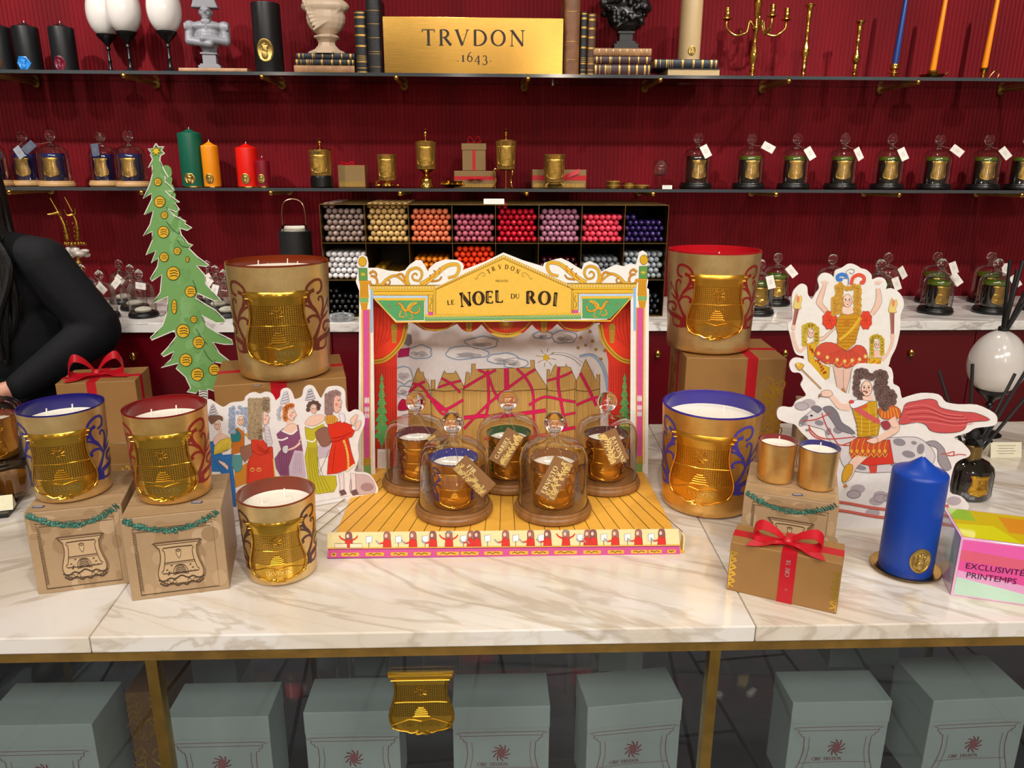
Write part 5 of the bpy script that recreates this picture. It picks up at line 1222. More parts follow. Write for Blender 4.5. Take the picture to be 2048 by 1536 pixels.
tag(A.mb.build('price_card', PRINT, ink=True, smooth=False, loc=(aty(988, 404, OY+.02).x, OY+.02, OZ1+.0002), rot=(radians(-40), 0, 0)), 'small white card on top of the brass taper rack', 'card')
# ---------------------------------------------------------------- toy theatre
INK = '#4a3a34'; YG = '#e9bd3a'; YO = '#e0a024'; GR = '#5fa864'; PK = '#d6559a'; BL = '#8fc0e6'; RD = '#e23a1e'; WD = '#cfa65c'; RBN = '#d81f5c'; CW = '#f3efe9'
THX = .035
th = thing('toy_theatre', (THX, 1.14, CZ), label='printed cardboard toy theatre with a yellow pediment and plank stage', cat='theatre')
ZT = (700, 490, 3.269)
def tcard(Y, name):
    c = Card((THX, Y, CZ+.0052), 0, ZT); c.nm = name; return c
def fin(c, z=None):
    o = c.build(c.nm, th); o.location = Vector(c.P0)-th.location; return o
f = tcard(1.49, 'proscenium')
left_top = [(60, 300), (38, 240), (45, 205), (55, 160), (48, 100), (60, 72), (85, 64), (112, 80), (120, 120), (118, 150), (180, 150), (250, 168), (320, 175), (360, 165), (388, 130), (430, 100), (465, 100), (490, 135), (510, 175), (520, 150), (560, 115), (620, 95), (700, 98), (735, 118), (745, 140), (738, 165)]
right_top = [(1262, 140), (1270, 118), (1320, 100), (1380, 86), (1430, 108), (1480, 140), (1515, 160), (1530, 120), (1570, 105), (1620, 130), (1645, 175), (1690, 150), (1740, 128), (1790, 140), (1830, 122), (1870, 128), (1880, 90), (1890, 48), (1915, 36), (1940, 52), (1948, 110), (1945, 150), (1938, 200), (1950, 230), (1942, 280)]
out = left_top+[(880, 110), (1003, 50), (1130, 100)]+right_top+[(1955, 290), (1952, 900), (1948, 1500), (1832, 1500), (1836, 340), (1845, 305), (1680, 488), (1000, 502), (300, 508), (150, 345), (165, 1520), (52, 1520), (58, 800)]
f.board(out, CW)
for sd in (0, 1):
    a = (lambda x: x) if sd == 0 else (lambda x: 2003-x)
    q = lambda pts, dy=0: [(a(x), y+dy) for x, y in pts]
    dy = -12 if sd else 0
    f.poly(q([(78, 420), (134, 420), (136, 1450), (88, 1450)], dy), YO, 1); f.poly(q([(86, 425), (126, 425), (128, 1400), (95, 1400)], dy), PK, 2)
    for x_ in (74, 140): f.line(q([(x_, 420), (x_+4, 1440)], dy), 4, YG, 2, smooth=0)
    f.poly(q([(88, 1392), (136, 1392), (136, 1440), (90, 1440)], dy), '#d2a236', 3); f.poly(q([(90, 1440), (138, 1440), (138, 1505), (92, 1505)], dy), '#7da35a', 3)
    for k in range(4): f.line(q([(90, 1400+k*12), (136, 1400+k*12)], dy), 3, '#8a6a22', 4, smooth=0)
    for yy in (1015, 1075, 1115):
        for xx in (100, 110, 121): f.ell(a(xx), yy+dy, 5, 19 if yy > 1020 else 22, '#e9d9e4', 3, n=10)
    f.poly(q([(134, 285), (150, 285), (150, 570), (134, 570)], dy), BL, 3); f.poly(q([(134, 575), (150, 575), (158, 1500), (146, 1500)], dy), '#efeae4', 2)
    f.poly(q([(62, 345), (120, 345), (120, 375), (64, 375)], dy), '#7fb36a', 3); f.poly(q([(66, 375), (118, 375), (110, 424), (78, 424)], dy), YO, 3)
    for k in range(4): f.line(q([(76+k*11, 380), (76+k*11, 420)], dy), 3, '#a8741c', 4, smooth=0)
    f.poly(q([(58, 232), (125, 232), (118, 262), (124, 345), (62, 345), (68, 262)], dy), YO, 3)
    for k in range(5): f.line(q([(66+k*12, 240), (72+k*10, 340)], dy), 3, '#a8741c', 4, smooth=0)
    f.both(q([(58, 150), (112, 150), (114, 232), (60, 232)], dy), '#5f9a4c', 3, ow=3); f.line(q([(76, 180), (96, 202)], dy), 5, YG, 5, smooth=0); f.line(q([(96, 180), (76, 202)], dy), 5, YG, 5, smooth=0); f.line(q([(68, 191), (104, 191)], dy), 4, YG, 5, smooth=0)
    f.ell(a(82), 108+dy, 26, 32, '#d8a820', 3); f.ring(a(82), 108+dy, 26, 32, 3, '#8a6a22', 4)
    # acanthus scrolls on the top edge
    for pts, w0, w1 in (([(125, 235), (140, 262), (170, 265), (178, 235), (160, 205), (135, 205)], 14, 8), ([(128, 190), (150, 172), (172, 190), (165, 212), (150, 205)], 13, 6), ([(165, 262), (205, 262), (240, 225), (290, 200), (330, 220), (372, 262)], 22, 8), ([(225, 250), (250, 262), (262, 240), (246, 225)], 8, 5), ([(290, 205), (330, 190), (350, 205), (372, 250)], 8, 16),
                        ([(385, 262), (372, 220), (385, 170), (430, 150), (462, 165), (470, 200), (450, 232), (415, 225), (408, 200), (428, 185), (440, 200)], 18, 6), ([(460, 262), (520, 225), (575, 180), (610, 150), (650, 130), (700, 128), (712, 160), (690, 200), (640, 215)], 30, 14), ([(500, 240), (530, 210), (520, 195)], 10, 4), ([(545, 212), (560, 180), (545, 165)], 10, 4), ([(580, 190), (592, 160), (580, 150)], 10, 4), ([(530, 238), (580, 230), (600, 205)], 10, 6)):
        f.line(q(pts, dy), w0+5, INK, 2, smooth=5, w1=w1+4); f.line(q(pts, dy), w0, YO if w0 < 16 else YG, 3, smooth=5, w1=w1)
        f.line(q(pts, dy), 2.5, '#d2691c', 4, smooth=5)
    f.poly(q([(130, 262), (560, 262), (560, 290), (130, 290)], dy), '#d9ae40', 3); f.line(q([(130, 264), (600, 262)], dy), 5, '#8a6a22', 5, smooth=0)
    for k in range(24): f.ell(a(140+k*19), 280+dy, 5, 7, '#f1d98a', 4, n=8)
    f.poly(q([(150, 290), (560, 290), (560, 465), (490, 465), (490, 330), (150, 330)], dy), YG, 2); f.line(q([(155, 302), (555, 302)], dy), 5, '#c48a14', 4, smooth=0); f.line(q([(155, 326), (512, 326)], dy), 3, '#c48a14', 4, smooth=0)
    f.poly(q([(150, 330), (508, 332), (508, 452), (496, 452), (494, 346), (152, 346)], dy), '#bcd4ee', 3); f.poly(q([(152, 346), (494, 346), (494, 366), (170, 360)], dy), YG, 3)
    f.poly(q([(172, 362), (485, 362), (485, 490), (305, 494)], dy), '#57a468', 3); f.line(q([(165, 350), (300, 503), (1000, 497)], dy*.6), 8, YG, 6, smooth=0)
    f.both(q([(512, 325), (542, 325), (542, 435), (512, 435)], dy), YG, 4, ow=3); f.poly(q([(512, 437), (550, 437), (550, 460), (512, 460)], dy), PK, 4)
    f.line(q([(527, 340), (535, 370), (522, 395), (530, 425)], dy), 6, '#b07a18', 5)
    # winged beast
    f.both(q([(300, 400), (318, 385), (330, 395), (338, 420), (362, 440), (380, 430), (400, 445), (432, 452), (455, 440), (462, 410), (450, 405), (448, 430), (425, 440), (395, 425), (412, 400), (440, 385), (420, 383), (385, 410), (360, 418), (348, 392), (325, 372), (308, 385)], dy), YO, 4, ow=2)
    for k in range(3): f.line(q([(375, 415-4*k), (400, 395-8*k), (438, 382-4*k)], dy), 4, YG, 6)
    f.line(q([(335, 430), (325, 465), (360, 470)], dy), 7, YO, 5); f.line(q([(360, 440), (372, 468)], dy), 6, YO, 5); f.line(q([(400, 445), (410, 480), (385, 482)], dy), 5, YO, 5)
    f.line(q([(245, 395), (268, 400), (260, 415)], dy), 3, '#c9572c', 5); f.line(q([(470, 395), (455, 380), (465, 370)], dy), 3, '#c9572c', 5)
f.poly([(545, 462), (545, 285), (1003, 66), (1462, 278), (1455, 452), (1000, 466)], '#dcb23c', 4)
f.line([(560, 285), (1003, 70), (1450, 272)], 14, '#c9982a', 5, smooth=0)
for k in range(30):
    f.ell(565+k*15, 275-k*6.95, 4.5, 6, '#f4e0a0', 6, n=8); f.ell(1010+k*15, 73+k*6.8, 4.5, 6, '#f4e0a0', 6, n=8)
f.poly([(565, 450), (562, 295), (1003, 92), (1445, 288), (1445, 442), (1000, 455)], '#efc04c', 5)
f.line([(560, 452), (562, 292), (1003, 88), (1448, 285), (1448, 444)], 3, '#9a6a22', 6, smooth=0)
f.poly([(490, 462), (1510, 448), (1512, 482), (490, 494)], '#6cab68', 4); f.line([(495, 464), (1512, 450)], 9, YG, 5, smooth=0)
for k in range(60): f.line([(500+k*17, 468-k*.23), (508+k*17, 484-k*.23), (517+k*17, 468-k*.23)], 2.5, '#f3e2a0', 6, smooth=0)
TX = '#3a2412'
for ch, x_, y_, r_ in (('T', 906, 190, .52), ('R', 934, 172, .34), ('V', 972, 158, .12), ('D', 1012, 156, -.12), ('O', 1048, 164, -.3), ('N', 1080, 180, -.46)):
    serif(f, ch, x_, y_, 30, '#6b4a1c', 7, rot=r_, up=-1, w=.8, bold=1.4)
for s_ in (-1, 1): f.line([(1003+s_*190, 215), (1003+s_*175, 222), (1003+s_*165, 200), (1003+s_*140, 180), (1003+s_*122, 188), (1003+s_*125, 205), (1003+s_*140, 200)], 5, '#b08a3a', 7, w1=3)
serif(f, 'PRESENTE', 952, 242, 15, '#5a3a18', 7, up=-1, w=.78)
serif(f, 'LE', 638, 392, 30, TX, 7, rot=.1, up=-1, bold=1.5)
for ch, x_, y_, h_, r_ in (('N', 722, 404, 92, .08), ('O', 806, 392, 88, .03), ('E', 888, 380, 80, 0), ('L', 952, 376, 80, .02)): serif(f, ch, x_, y_, h_, TX, 7, rot=r_, up=-1, w=.86, bold=1.75)
serif(f, 'DU', 1052, 350, 32, TX, 7, up=-1, w=.9, bold=1.3)
for ch, x_, y_, h_, r_ in (('R', 1152, 382, 82, 0), ('O', 1232, 388, 88, -.05), ('I', 1324, 396, 88, -.1)): serif(f, ch, x_, y_, h_, TX, 7, rot=r_, up=-1, w=.9, bold=1.75)
for x_, a_, b_ in ((737, 320, 392), (845, 330, 362), (902, 316, 372), (965, 312, 370), (1172, 318, 378), (1282, 325, 362), (1344, 325, 395)):
    for k in range(8): f.line([(x_-6, a_+(b_-a_)*k/8), (x_+6, a_+(b_-a_)*k/8+2)], 2.2, '#e8bd55', 8, smooth=0)
fin(f)
# curtain frame a little way behind
c = tcard(1.525, 'curtain_frame')
c.board([(148, 300), (1852, 300), (1850, 1480), (1690, 1480), (1690, 760), (1652, 600), (1648, 505), (1600, 512), (1560, 550), (1480, 568), (1400, 556), (1355, 516), (1320, 548), (1285, 568), (1250, 568), (1215, 548), (1190, 520), (1140, 570), (1080, 600), (1020, 606), (960, 600), (900, 565), (860, 520), (830, 548), (795, 568), (760, 568), (730, 550), (700, 515), (640, 545), (560, 565), (480, 555), (420, 515), (380, 500), (370, 560), (340, 640), (306, 715), (308, 1480), (150, 1480)], '#c8301e')
for sd in (0, 1):
    a = (lambda x: x) if sd == 0 else (lambda x: 2003-x)
    q = lambda pts: [(a(x), y) for x, y in pts]
    c.poly(q([(150, 395), (372, 500), (345, 600), (290, 680), (225, 730), (155, 745)]), RD, 2)
    for k in range(6): c.line(q([(175+k*22, 420+10*k), (165+k*25, 560), (160+k*16, 700-k*14)]), 3, '#a31c16', 3)
    c.line(q([(368, 520), (345, 625), (285, 705), (220, 752), (152, 764)]), 30, '#c99a2c', 4); c.line(q([(368, 520), (345, 625), (285, 705), (220, 752), (152, 764)]), 5, '#7a5a1c', 5)
    c.ell(a(290), 540, 22, 28, '#a8862c', 4); c.poly(q([(272, 560), (308, 560), (304, 640), (276, 640)]), '#c49a34', 4)
    for k in range(4): c.line(q([(278+k*8, 565), (278+k*8, 636)]), 2, '#6a4c18', 5, smooth=0)
    for k in range(9): c.line(q([(168+k*16, 790), (168+k*16, 1330)]), 3, '#a3201c', 3, smooth=0)
    tr = [(200, 838)]; w_ = 12
    for k in range(8): tr += [(200+w_, 880+k*54), (200+w_*.5, 886+k*54)]; w_ += 6
    tr += [(206, 1310), (206, 1328), (196, 1328), (196, 1310)]
    for k in range(8): w_ -= 6; tr += [(200-w_*.5, 886+(7-k)*54), (200-w_, 880+(7-k)*54)]
    c.poly(q([(x+8, y) for x, y in tr]), '#5aa860', 4)
    rn = random.Random(5+sd)
    for k in range(22): yy = 900+k*18; c.ell(a(208+rn.uniform(-1, 1)*(yy-850)*.075), yy, 5, 5, '#d9882c', 5, n=7)
    c.both(q([(178, 1332), (262, 1332), (262, 1470), (178, 1470)]), '#f1ebe6', 4, ow=3)
    for k in range(9): c.line(q([(188+k*8, 1352), (188+k*8, 1450)]), 1.6, '#7a6a66', 5, smooth=0)
for xa_, xb_, d in ((430, 690, 45), (870, 1180, 70), (1365, 1600, 45)):
    xm = (xa_+xb_)/2; c.poly(sm([(xa_, 480), (xa_+(xm-xa_)*.4, 500+d*.6), (xm, 500+d), (xb_-(xb_-xm)*.4, 500+d*.6), (xb_, 480)], 5), '#cc3a22', 2); c.line([(xa_, 500), (xa_+(xm-xa_)*.4, 508+d*.75), (xm, 510+d), (xb_-(xb_-xm)*.4, 508+d*.75), (xb_, 500)], 11, '#c99a2c', 4)
for xm in (778, 1268): c.poly([(xm-22, 490), (xm+22, 490), (xm+16, 568), (xm-16, 568)], '#b8902c', 4); c.line([(xm, 495), (xm, 562)], 3, '#6a4c18', 5, smooth=0)
c.poly(sm([(925, 572), (1025, 590), (1125, 570), (1080, 598), (1020, 605), (960, 598)], 3, True), '#e6c24a', 3)
for k in range(10): an = pi*k/9; c.line([(1020+25*cos(an), 508+18*sin(an)), (1020+52*cos(an), 508+50*sin(an))], 5, '#e6c24a', 5, smooth=0, w1=2)
c.ell(1020, 510, 20, 18, '#e6c24a', 5)
fin(c)
# painted backdrop
b = tcard(1.635, 'backdrop'); b.board([(262, 430), (1760, 430), (1752, 1480), (262, 1480)], '#efecec')
SK = '#bcd2ec'; CG = '#c9c6ca'
def cloud(B, cx, cy, w_, h_, seed):
    rn = random.Random(seed); ring_ = []; n = 13
    for k in range(n): an = 2*pi*k/n; r_ = 1+.14*rn.uniform(-1, 1); ring_.append((cx+w_*r_*cos(an), cy+h_*r_*sin(an)))
    B.line(ring_, 16, SK, 1, smooth=5, closed=True); B.poly(ring_, '#f2f0f1', 2, 5); B.line(ring_, 2.5, '#4c4a52', 4, smooth=5, closed=True)
    for k in range(3): B.ell(cx+w_*rn.uniform(-.45, .45), cy+h_*rn.uniform(.0, .45), w_*.34, h_*.32, CG, 3)
    for k in range(7): y = cy+h_*(.1+.1*k); B.line([(cx-w_*.55+rn.uniform(0, 30), y), (cx+w_*.5-rn.uniform(0, 40), y+2)], 1.5, '#77757d', 4, smooth=0)
for a_ in ((455, 700, 78, 42, 1), (760, 705, 130, 42, 2), (860, 640, 105, 38, 3), (1010, 745, 100, 38, 4), (1080, 770, 80, 30, 5), (1260, 590, 60, 22, 6), (1400, 600, 85, 42, 7), (350, 850, 60, 55, 8), (360, 950, 50, 30, 9)): cloud(b, *a_)
b.line([(320, 1000), (300, 900), (330, 830)], 8, SK, 1)
b.line([(1310, 712), (1380, 718), (1450, 740), (1510, 790)], 3, '#5a5560', 3); b.line([(1315, 702), (1390, 705), (1460, 725), (1525, 775)], 2, '#5a5560', 3)
b.line([(1500, 730), (1580, 720), (1640, 780), (1675, 880), (1690, 1000)], 20, '#a9c4e4', 2); b.line([(1500, 722), (1590, 712), (1655, 775), (1690, 880)], 2.5, '#55606e', 3)
b.poly([(1545, 740), (1640, 560), (1700, 640), (1700, 900)], '#f3efe6', 1)
def star(B, cx, cy, r, col, n=8, ly=4, inner=.45):
    B.both([(cx+(r if k % 2 == 0 else r*inner)*cos(pi*k/n+.3), cy+(r if k % 2 == 0 else r*inner)*sin(pi*k/n+.3)) for k in range(2*n)], col, ly, ow=2, oc='#6a4a14')
star(b, 1282, 735, 30, '#ecc21c', 6)
for k in range(8): an = k*pi/4+.2; b.line([(1282+34*cos(an), 735+34*sin(an)), (1282+66*cos(an), 735+62*sin(an))], 3, '#6a4a14', 4, smooth=0)
for x_, y_ in ((1507, 605), (1568, 565), (1585, 628), (1540, 655), (1490, 672), (1607, 682), (1640, 520), (1640, 745), (1665, 690)): star(b, x_, y_, 13, '#c9a01c', 5)
HS = [[(385, 1480), (385, 960), (400, 930), (440, 812), (450, 800), (458, 830), (480, 830), (484, 858), (520, 920), (560, 1480)], [(530, 1480), (530, 880), (556, 880), (556, 950), (575, 930), (612, 830), (618, 818), (628, 838), (680, 838), (690, 820), (700, 838), (745, 925), (745, 1480)],
      [(735, 1480), (738, 950), (752, 900), (760, 828), (780, 832), (782, 880), (795, 830), (795, 776), (820, 776), (822, 812), (1180, 800), (1180, 752), (1206, 752), (1206, 800), (1230, 840), (1290, 930), (1290, 1480)], [(1280, 1480), (1288, 810), (1305, 812), (1305, 860), (1330, 798), (1345, 778), (1352, 795), (1408, 796), (1412, 775), (1420, 795), (1440, 798), (1480, 890), (1480, 1480)],
      [(1470, 1480), (1470, 900), (1500, 850), (1530, 770), (1540, 745), (1552, 770), (1590, 850), (1612, 890), (1612, 845), (1632, 845), (1634, 1480)]]
rn = random.Random(11)
for h_ in HS:
    b.both(h_, '#cda55f', 5, ow=3.5, oc='#5c4420'); xs = [p[0] for p in h_]; x0_, x1_ = min(xs)+10, max(xs)-8
    x_ = x0_
    while x_ < x1_: b.line([(x_, 955+rn.uniform(-15, 10)), (x_+rn.uniform(-2, 2), 1470)], rn.uniform(1.2, 3), rn.choice(('#8a6530', '#a67c3c', '#b98f4c')), 6, smooth=0); x_ += rn.uniform(6, 13)
    top = min(p[1] for p in h_); x_ = x0_+(x1_-x0_)*.2
    while x_ < x0_+(x1_-x0_)*.8: b.line([(x_, top+70), (x_, 935)], rn.uniform(1.2, 2.6), '#a67c3c', 6, smooth=0); x_ += rn.uniform(8, 14)
    b.line([(x0_-5, 948), ((x0_+x1_)/2, 955), (x1_+5, 940)], 6, '#7d5e30', 7)
for pts, w_ in (([(388, 960), (440, 915), (492, 890)], 13), ([(412, 905), (470, 925), (540, 1020), (600, 1100), (640, 1095)], 13), ([(596, 868), (660, 905), (722, 965)], 12), ([(575, 930), (650, 905), (728, 885)], 11), ([(560, 1040), (620, 1075), (742, 1010)], 15), ([(640, 1090), (560, 1020), (500, 980)], 14),
                ([(742, 935), (850, 870), (955, 815)], 14), ([(838, 815), (900, 850), (935, 940), (985, 1035)], 13), ([(900, 815), (905, 1030), (880, 1140)], 14), ([(1022, 805), (1025, 960)], 28), ([(1090, 805), (1150, 870), (1195, 960), (1200, 1100), (1210, 1240)], 14), ([(1210, 812), (1120, 870), (960, 990), (850, 1090), (745, 1200)], 14),
                ([(745, 1128), (880, 1115), (960, 1120), (1280, 1080)], 22), ([(1170, 1045), (1270, 992), (1380, 1010), (1475, 1025)], 14), ([(1290, 885), (1380, 860), (1450, 828)], 12), ([(1366, 798), (1360, 900), (1385, 1060), (1415, 1210)], 16), ([(1505, 835), (1560, 940), (1610, 1050)], 16), ([(1480, 1045), (1560, 1010), (1632, 990)], 14), ([(1400, 1110), (1475, 1095)], 12), ([(1380, 1210), (1475, 1190)], 18), ([(880, 1260), (1000, 1280), (1290, 1240)], 20)):
    b.line(pts, w_+4, '#7a1030', 8); b.line(pts, w_, RBN, 9)
b.both(sm([(318, 1040), (345, 1005), (380, 1030), (385, 1070), (320, 1078)], 4, True), '#c41848', 8, ow=3)
b.both([(380, 580), (400, 590), (405, 640), (385, 660), (345, 640), (330, 600)], '#8f9498', 5, ow=2); b.both([(318, 680), (392, 670), (385, 725), (312, 735)], '#c0286a', 5, ow=2)
fin(b)
# stage floor, and the folded front lip
FX0, FX1, FY1 = -.270, .336, 1.665
m = Art(lambda x, y, ly: (lambda p: (p.x-th.location.x, p.y-th.location.y, .0046+ly*.00012))(at(x, y, CZ+.0046))); m.face = lambda n_: n_.z >= 0
m.mb.box(FX0-THX, FX1-THX, .002, FY1-1.14, .0005, .0046, 0, '#e8ad42')
for k in range(-2, 24):
    xb = 664+k*30.5; xt = 1010+(xb-1010)*.66
    m.line([(xb, 1064), (xt, 958)], 1.5, '#7a5416', 1, smooth=0)
m.mb.build('stage_floor', PRINT, th, ink=True, smooth=False)
class Lip(Card): pass
l = Card((THX, 1.139, CZ), 0, (640, 1040, 2.8055), .002); l.nm = 'front_lip'
l.board([(42, 72), (2012, 52), (2024, 198), (42, 220)], '#efe0a8')
l.poly([(44, 162), (2018, 142), (2022, 198), (42, 218)], '#cf5594', 1); l.line([(46, 158), (2018, 140)], 7, '#e3b445', 2, smooth=0); l.line([(44, 165), (2018, 146)], 2.5, '#7a2a4a', 3, smooth=0)
l.line([(42, 217), (2022, 197)], 7, '#33295c', 3, smooth=0)
for x_, w_ in ((78, 12), (170, 48), (308, 50), (445, 46), (573, 46), (718, 60), (840, 48), (973, 50), (1115, 50), (1235, 46), (1378, 62), (1527, 48), (1660, 44), (1790, 44), (1880, 36), (1972, 22)):
    y_ = 192-(x_-170)*.0098; l.poly([(x_-w_, y_-9), (x_+w_, y_-10), (x_+w_+3, y_), (x_+w_, y_+10), (x_-w_, y_+11), (x_-w_-3, y_)], '#e6b23c', 3)
    l.line([(x_-w_*.7, y_+2), (x_-w_*.4, y_-4), (x_-w_*.1, y_+4), (x_+w_*.2, y_-4), (x_+w_*.7, y_+1)], 4, '#6b3a2a', 4, smooth=4)
for i, x_ in enumerate((160, 375, 520, 632, 722, 845, 880, 1040, 1180, 1275, 1378, 1500, 1532, 1655, 1785, 1915)):
    yb = 155-(x_-160)*.0098; s_ = 1 if i in (4, 10, 0) else -1
    l.both([(x_-22, yb), (x_-17, yb-45), (x_+4, yb-54), (x_+22, yb-42), (x_+26, yb)], '#d8342c', 2, ow=1.5)
    l.both(sm([(x_-16, yb-44), (x_-15, yb-82), (x_+2, yb-90), (x_+18, yb-80), (x_+20, yb-40), (x_+2, yb-50)], 3, True), '#a86a60' if i % 3 else '#8f5a58', 3, ow=1.5); l.ell(x_-4, yb-66, 8, 11, '#f0cdb8', 4, n=10)
    if i in (4, 10, 0):
        for sd in (-1, 1): l.line([(x_+sd*14, yb-40), (x_+sd*40, yb-52), (x_+sd*52, yb-68)], 11, '#d8342c', 2, w1=6)
        if i: l.poly([(x_-26, yb-74), (x_+26, yb-80), (x_+4, yb-94)], '#8f8a8c', 5)
        else:
            for sd in (-1, 1): l.both([(x_+sd*42-34, yb), (x_+sd*42-34, yb-24), (x_+sd*42+34, yb-24), (x_+sd*42+34, yb)], '#f0e0c0', 4, ow=2)
    else:
        l.line([(x_-12, yb-30), (x_-36, yb-22), (x_-54, yb-30)], 10, '#d8342c', 4, w1=5); l.line([(x_-62, yb-40), (x_-40, yb-18)], 7, '#9aa0a8', 5)
for x_ in (275, 440, 590, 805, 940, 1098, 1240, 1458, 1592, 1725, 1858):
    yb = 155-(x_-160)*.0098; l.both([(x_-17, yb-60), (x_+17, yb-66), (x_+16, yb-30), (x_-15, yb-24)], '#eef0f4', 3, ow=2, oc='#6a78a8'); l.line([(x_, yb-30), (x_, yb)], 3, '#6a4a5a', 3, smooth=0)
o = l.build(l.nm, th); o.location = Vector(l.P0)-th.location
for x_ in (FX0+.001, FX1-.003):  # side flaps that fold the lip up
    MB().box(x_-THX, x_+.002-THX, .0025, .02, .0048, .03, 0, '#efe0a8').build('side_flap', PRINT, th, ink=True, smooth=False)
# ---------------------------------------------------------------- paper Christmas tree
def face(c, x, y, r, skin='#f3cdb4', look=0, ly=6):
    c.both([(x+r*.8*cos(a)*1.0, y+r*1.15*sin(a)) for a in [2*pi*k/14 for k in range(14)]], skin, ly, ow=r*.09, oc='#8a5a4a')
    for s_ in (-1, 1):
        c.line([(x+s_*r*.34-r*.16+look*r*.15, y-r*.12), (x+s_*r*.34+look*r*.15, y-r*.2), (x+s_*r*.34+r*.16+look*r*.15, y-r*.12)], r*.1, '#3a2620', ly+1, smooth=2)
        c.ell(x+s_*r*.34+look*r*.15, y-r*.06, r*.09, r*.09, '#3a2620', ly+1, n=8); c.ell(x+s_*r*.42, y+r*.3, r*.2, r*.17, '#ee9c8c', ly+.6, n=10)
        c.line([(x+s_*r*.34-r*.2+look*r*.15, y-r*.36), (x+s_*r*.34+r*.2+look*r*.15, y-r*.4)], r*.07, '#6a4430', ly+1, smooth=0)
    c.line([(x+look*r*.2, y-r*.1), (x+r*.09+look*r*.3, y+r*.28), (x+look*r*.15, y+r*.34)], r*.07, '#8a4a3a', ly+1, smooth=2)
    c.line([(x-r*.2+look*r*.15, y+r*.62), (x+look*r*.15, y+r*.7), (x+r*.2+look*r*.15, y+r*.6)], r*.14, '#c22f2c', ly+1, smooth=2)
def curls(c, pts, r, col, dark, seed=1, ly=5):
    rn = random.Random(seed)
    for x, y in pts: c.ell(x, y, r, r, col, ly, n=10)
    for x, y in pts:
        a = rn.random()*6; c.line([(x+r*.6*cos(a+t_), y+r*.6*sin(a+t_)) for t_ in (0, 1, 2, 3)], r*.16, dark, ly+.5, smooth=2)
        c.line([(x+r*.25*cos(a+t_+3), y+r*.25*sin(a+t_+3)) for t_ in (0, 1.2, 2.4)], r*.13, dark, ly+.5, smooth=2)
ty = 1.66
g = Card((aty(400, 780, ty).x, ty, CZ), 0, (280, 280, 2.955), .003)
to = [(95, 20), (108, 40), (142, 40), (128, 60), (146, 80), (122, 92), (118, 120), (140, 170), (168, 220), (148, 215), (150, 245), (205, 297), (180, 302), (148, 298), (180, 330), (236, 368), (205, 370), (234, 412), (215, 424), (165, 405), (200, 445), (272, 480), (266, 494), (307, 519), (280, 534), (235, 520), (245, 560), (285, 610), (312, 620), (290, 640), (340, 690), (408, 738), (395, 747), (335, 742), (385, 800), (390, 850), (425, 890), (478, 947), (440, 950), (340, 905), (330, 935), (395, 975), (440, 1000), (502, 1060), (500, 1080), (450, 1080), (365, 1035), (395, 1100), (460, 1140), (542, 1180), (550, 1207), (500, 1207), (430, 1195), (470, 1260), (535, 1310), (500, 1322), (430, 1310), (455, 1370), (470, 1430), (455, 1440), (490, 1480), (480, 1497), (400, 1470), (398, 1530), (402, 1850), (352, 1850), (352, 1475), (330, 1497), (278, 1487), (300, 1465), (270, 1400), (215, 1350), (228, 1318), (125, 1345), (185, 1295), (200, 1250), (140, 1280), (126, 1266), (170, 1220), (215, 1160), (205, 1125), (70, 1182), (62, 1168), (135, 1095), (160, 1020), (165, 925), (72, 967), (120, 900), (130, 795), (70, 834), (62, 820), (105, 745), (110, 697), (68, 727), (95, 655), (36, 680), (75, 590), (72, 540), (20, 567), (60, 500), (80, 418), (25, 442), (70, 350), (70, 315), (20, 347), (60, 260), (75, 200), (72, 148), (50, 166), (75, 115), (62, 85), (70, 78), (48, 52), (78, 52)]
g.board(to, '#f0ebe4')
g.poly(to, '#76a862', 1)
rn = random.Random(2)
for k in range(60):
    y = rn.uniform(150, 1450); x = 110+(y/1500)*260+rn.uniform(-30, 60)*(y/1500+.2); g.ell(x, y, rn.uniform(10, 34), rn.uniform(14, 50), rn.choice(('#7cae68', '#6fa15c', '#84b472')), 2+k*.02, rot=.3)
g.poly([(350, 1480), (402, 1480), (402, 1850), (352, 1850)], '#efe9e0', 4)
for k in range(24): g.line([(352, 1492+k*15), (375, 1484+k*15), (400, 1490+k*15)], 5, '#2c2a26', 5)
g.line(to[:-0 or None], 6, '#f0ebe4', 4, smooth=0, closed=True)
for i in range(0, len(to)-1):
    a_, b_ = to[i], to[(i+1) % len(to)]
    if 110 < a_[1] < 1470 and math.hypot(a_[0]-b_[0], a_[1]-b_[1]) > 45 and i % 2 == 0: g.line([(a_[0]*.92+b_[0]*.08, a_[1]*.92+b_[1]*.08+5), (a_[0]*.4+b_[0]*.6+2, a_[1]*.4+b_[1]*.6+7)], 3.2, '#1f2a20', 5, smooth=0)
for pts in ([(158, 480), (185, 520), (230, 555), (232, 540)], [(220, 590), (250, 628), (290, 632)], [(312, 828), (330, 870), (335, 900)], [(332, 1115), (365, 1170), (400, 1208)], [(380, 1240), (400, 1280), (435, 1312), (445, 1300)], [(120, 1045), (160, 1020)], [(160, 395), (165, 410)]): g.line(pts, 3.5, '#2a4a30', 5)
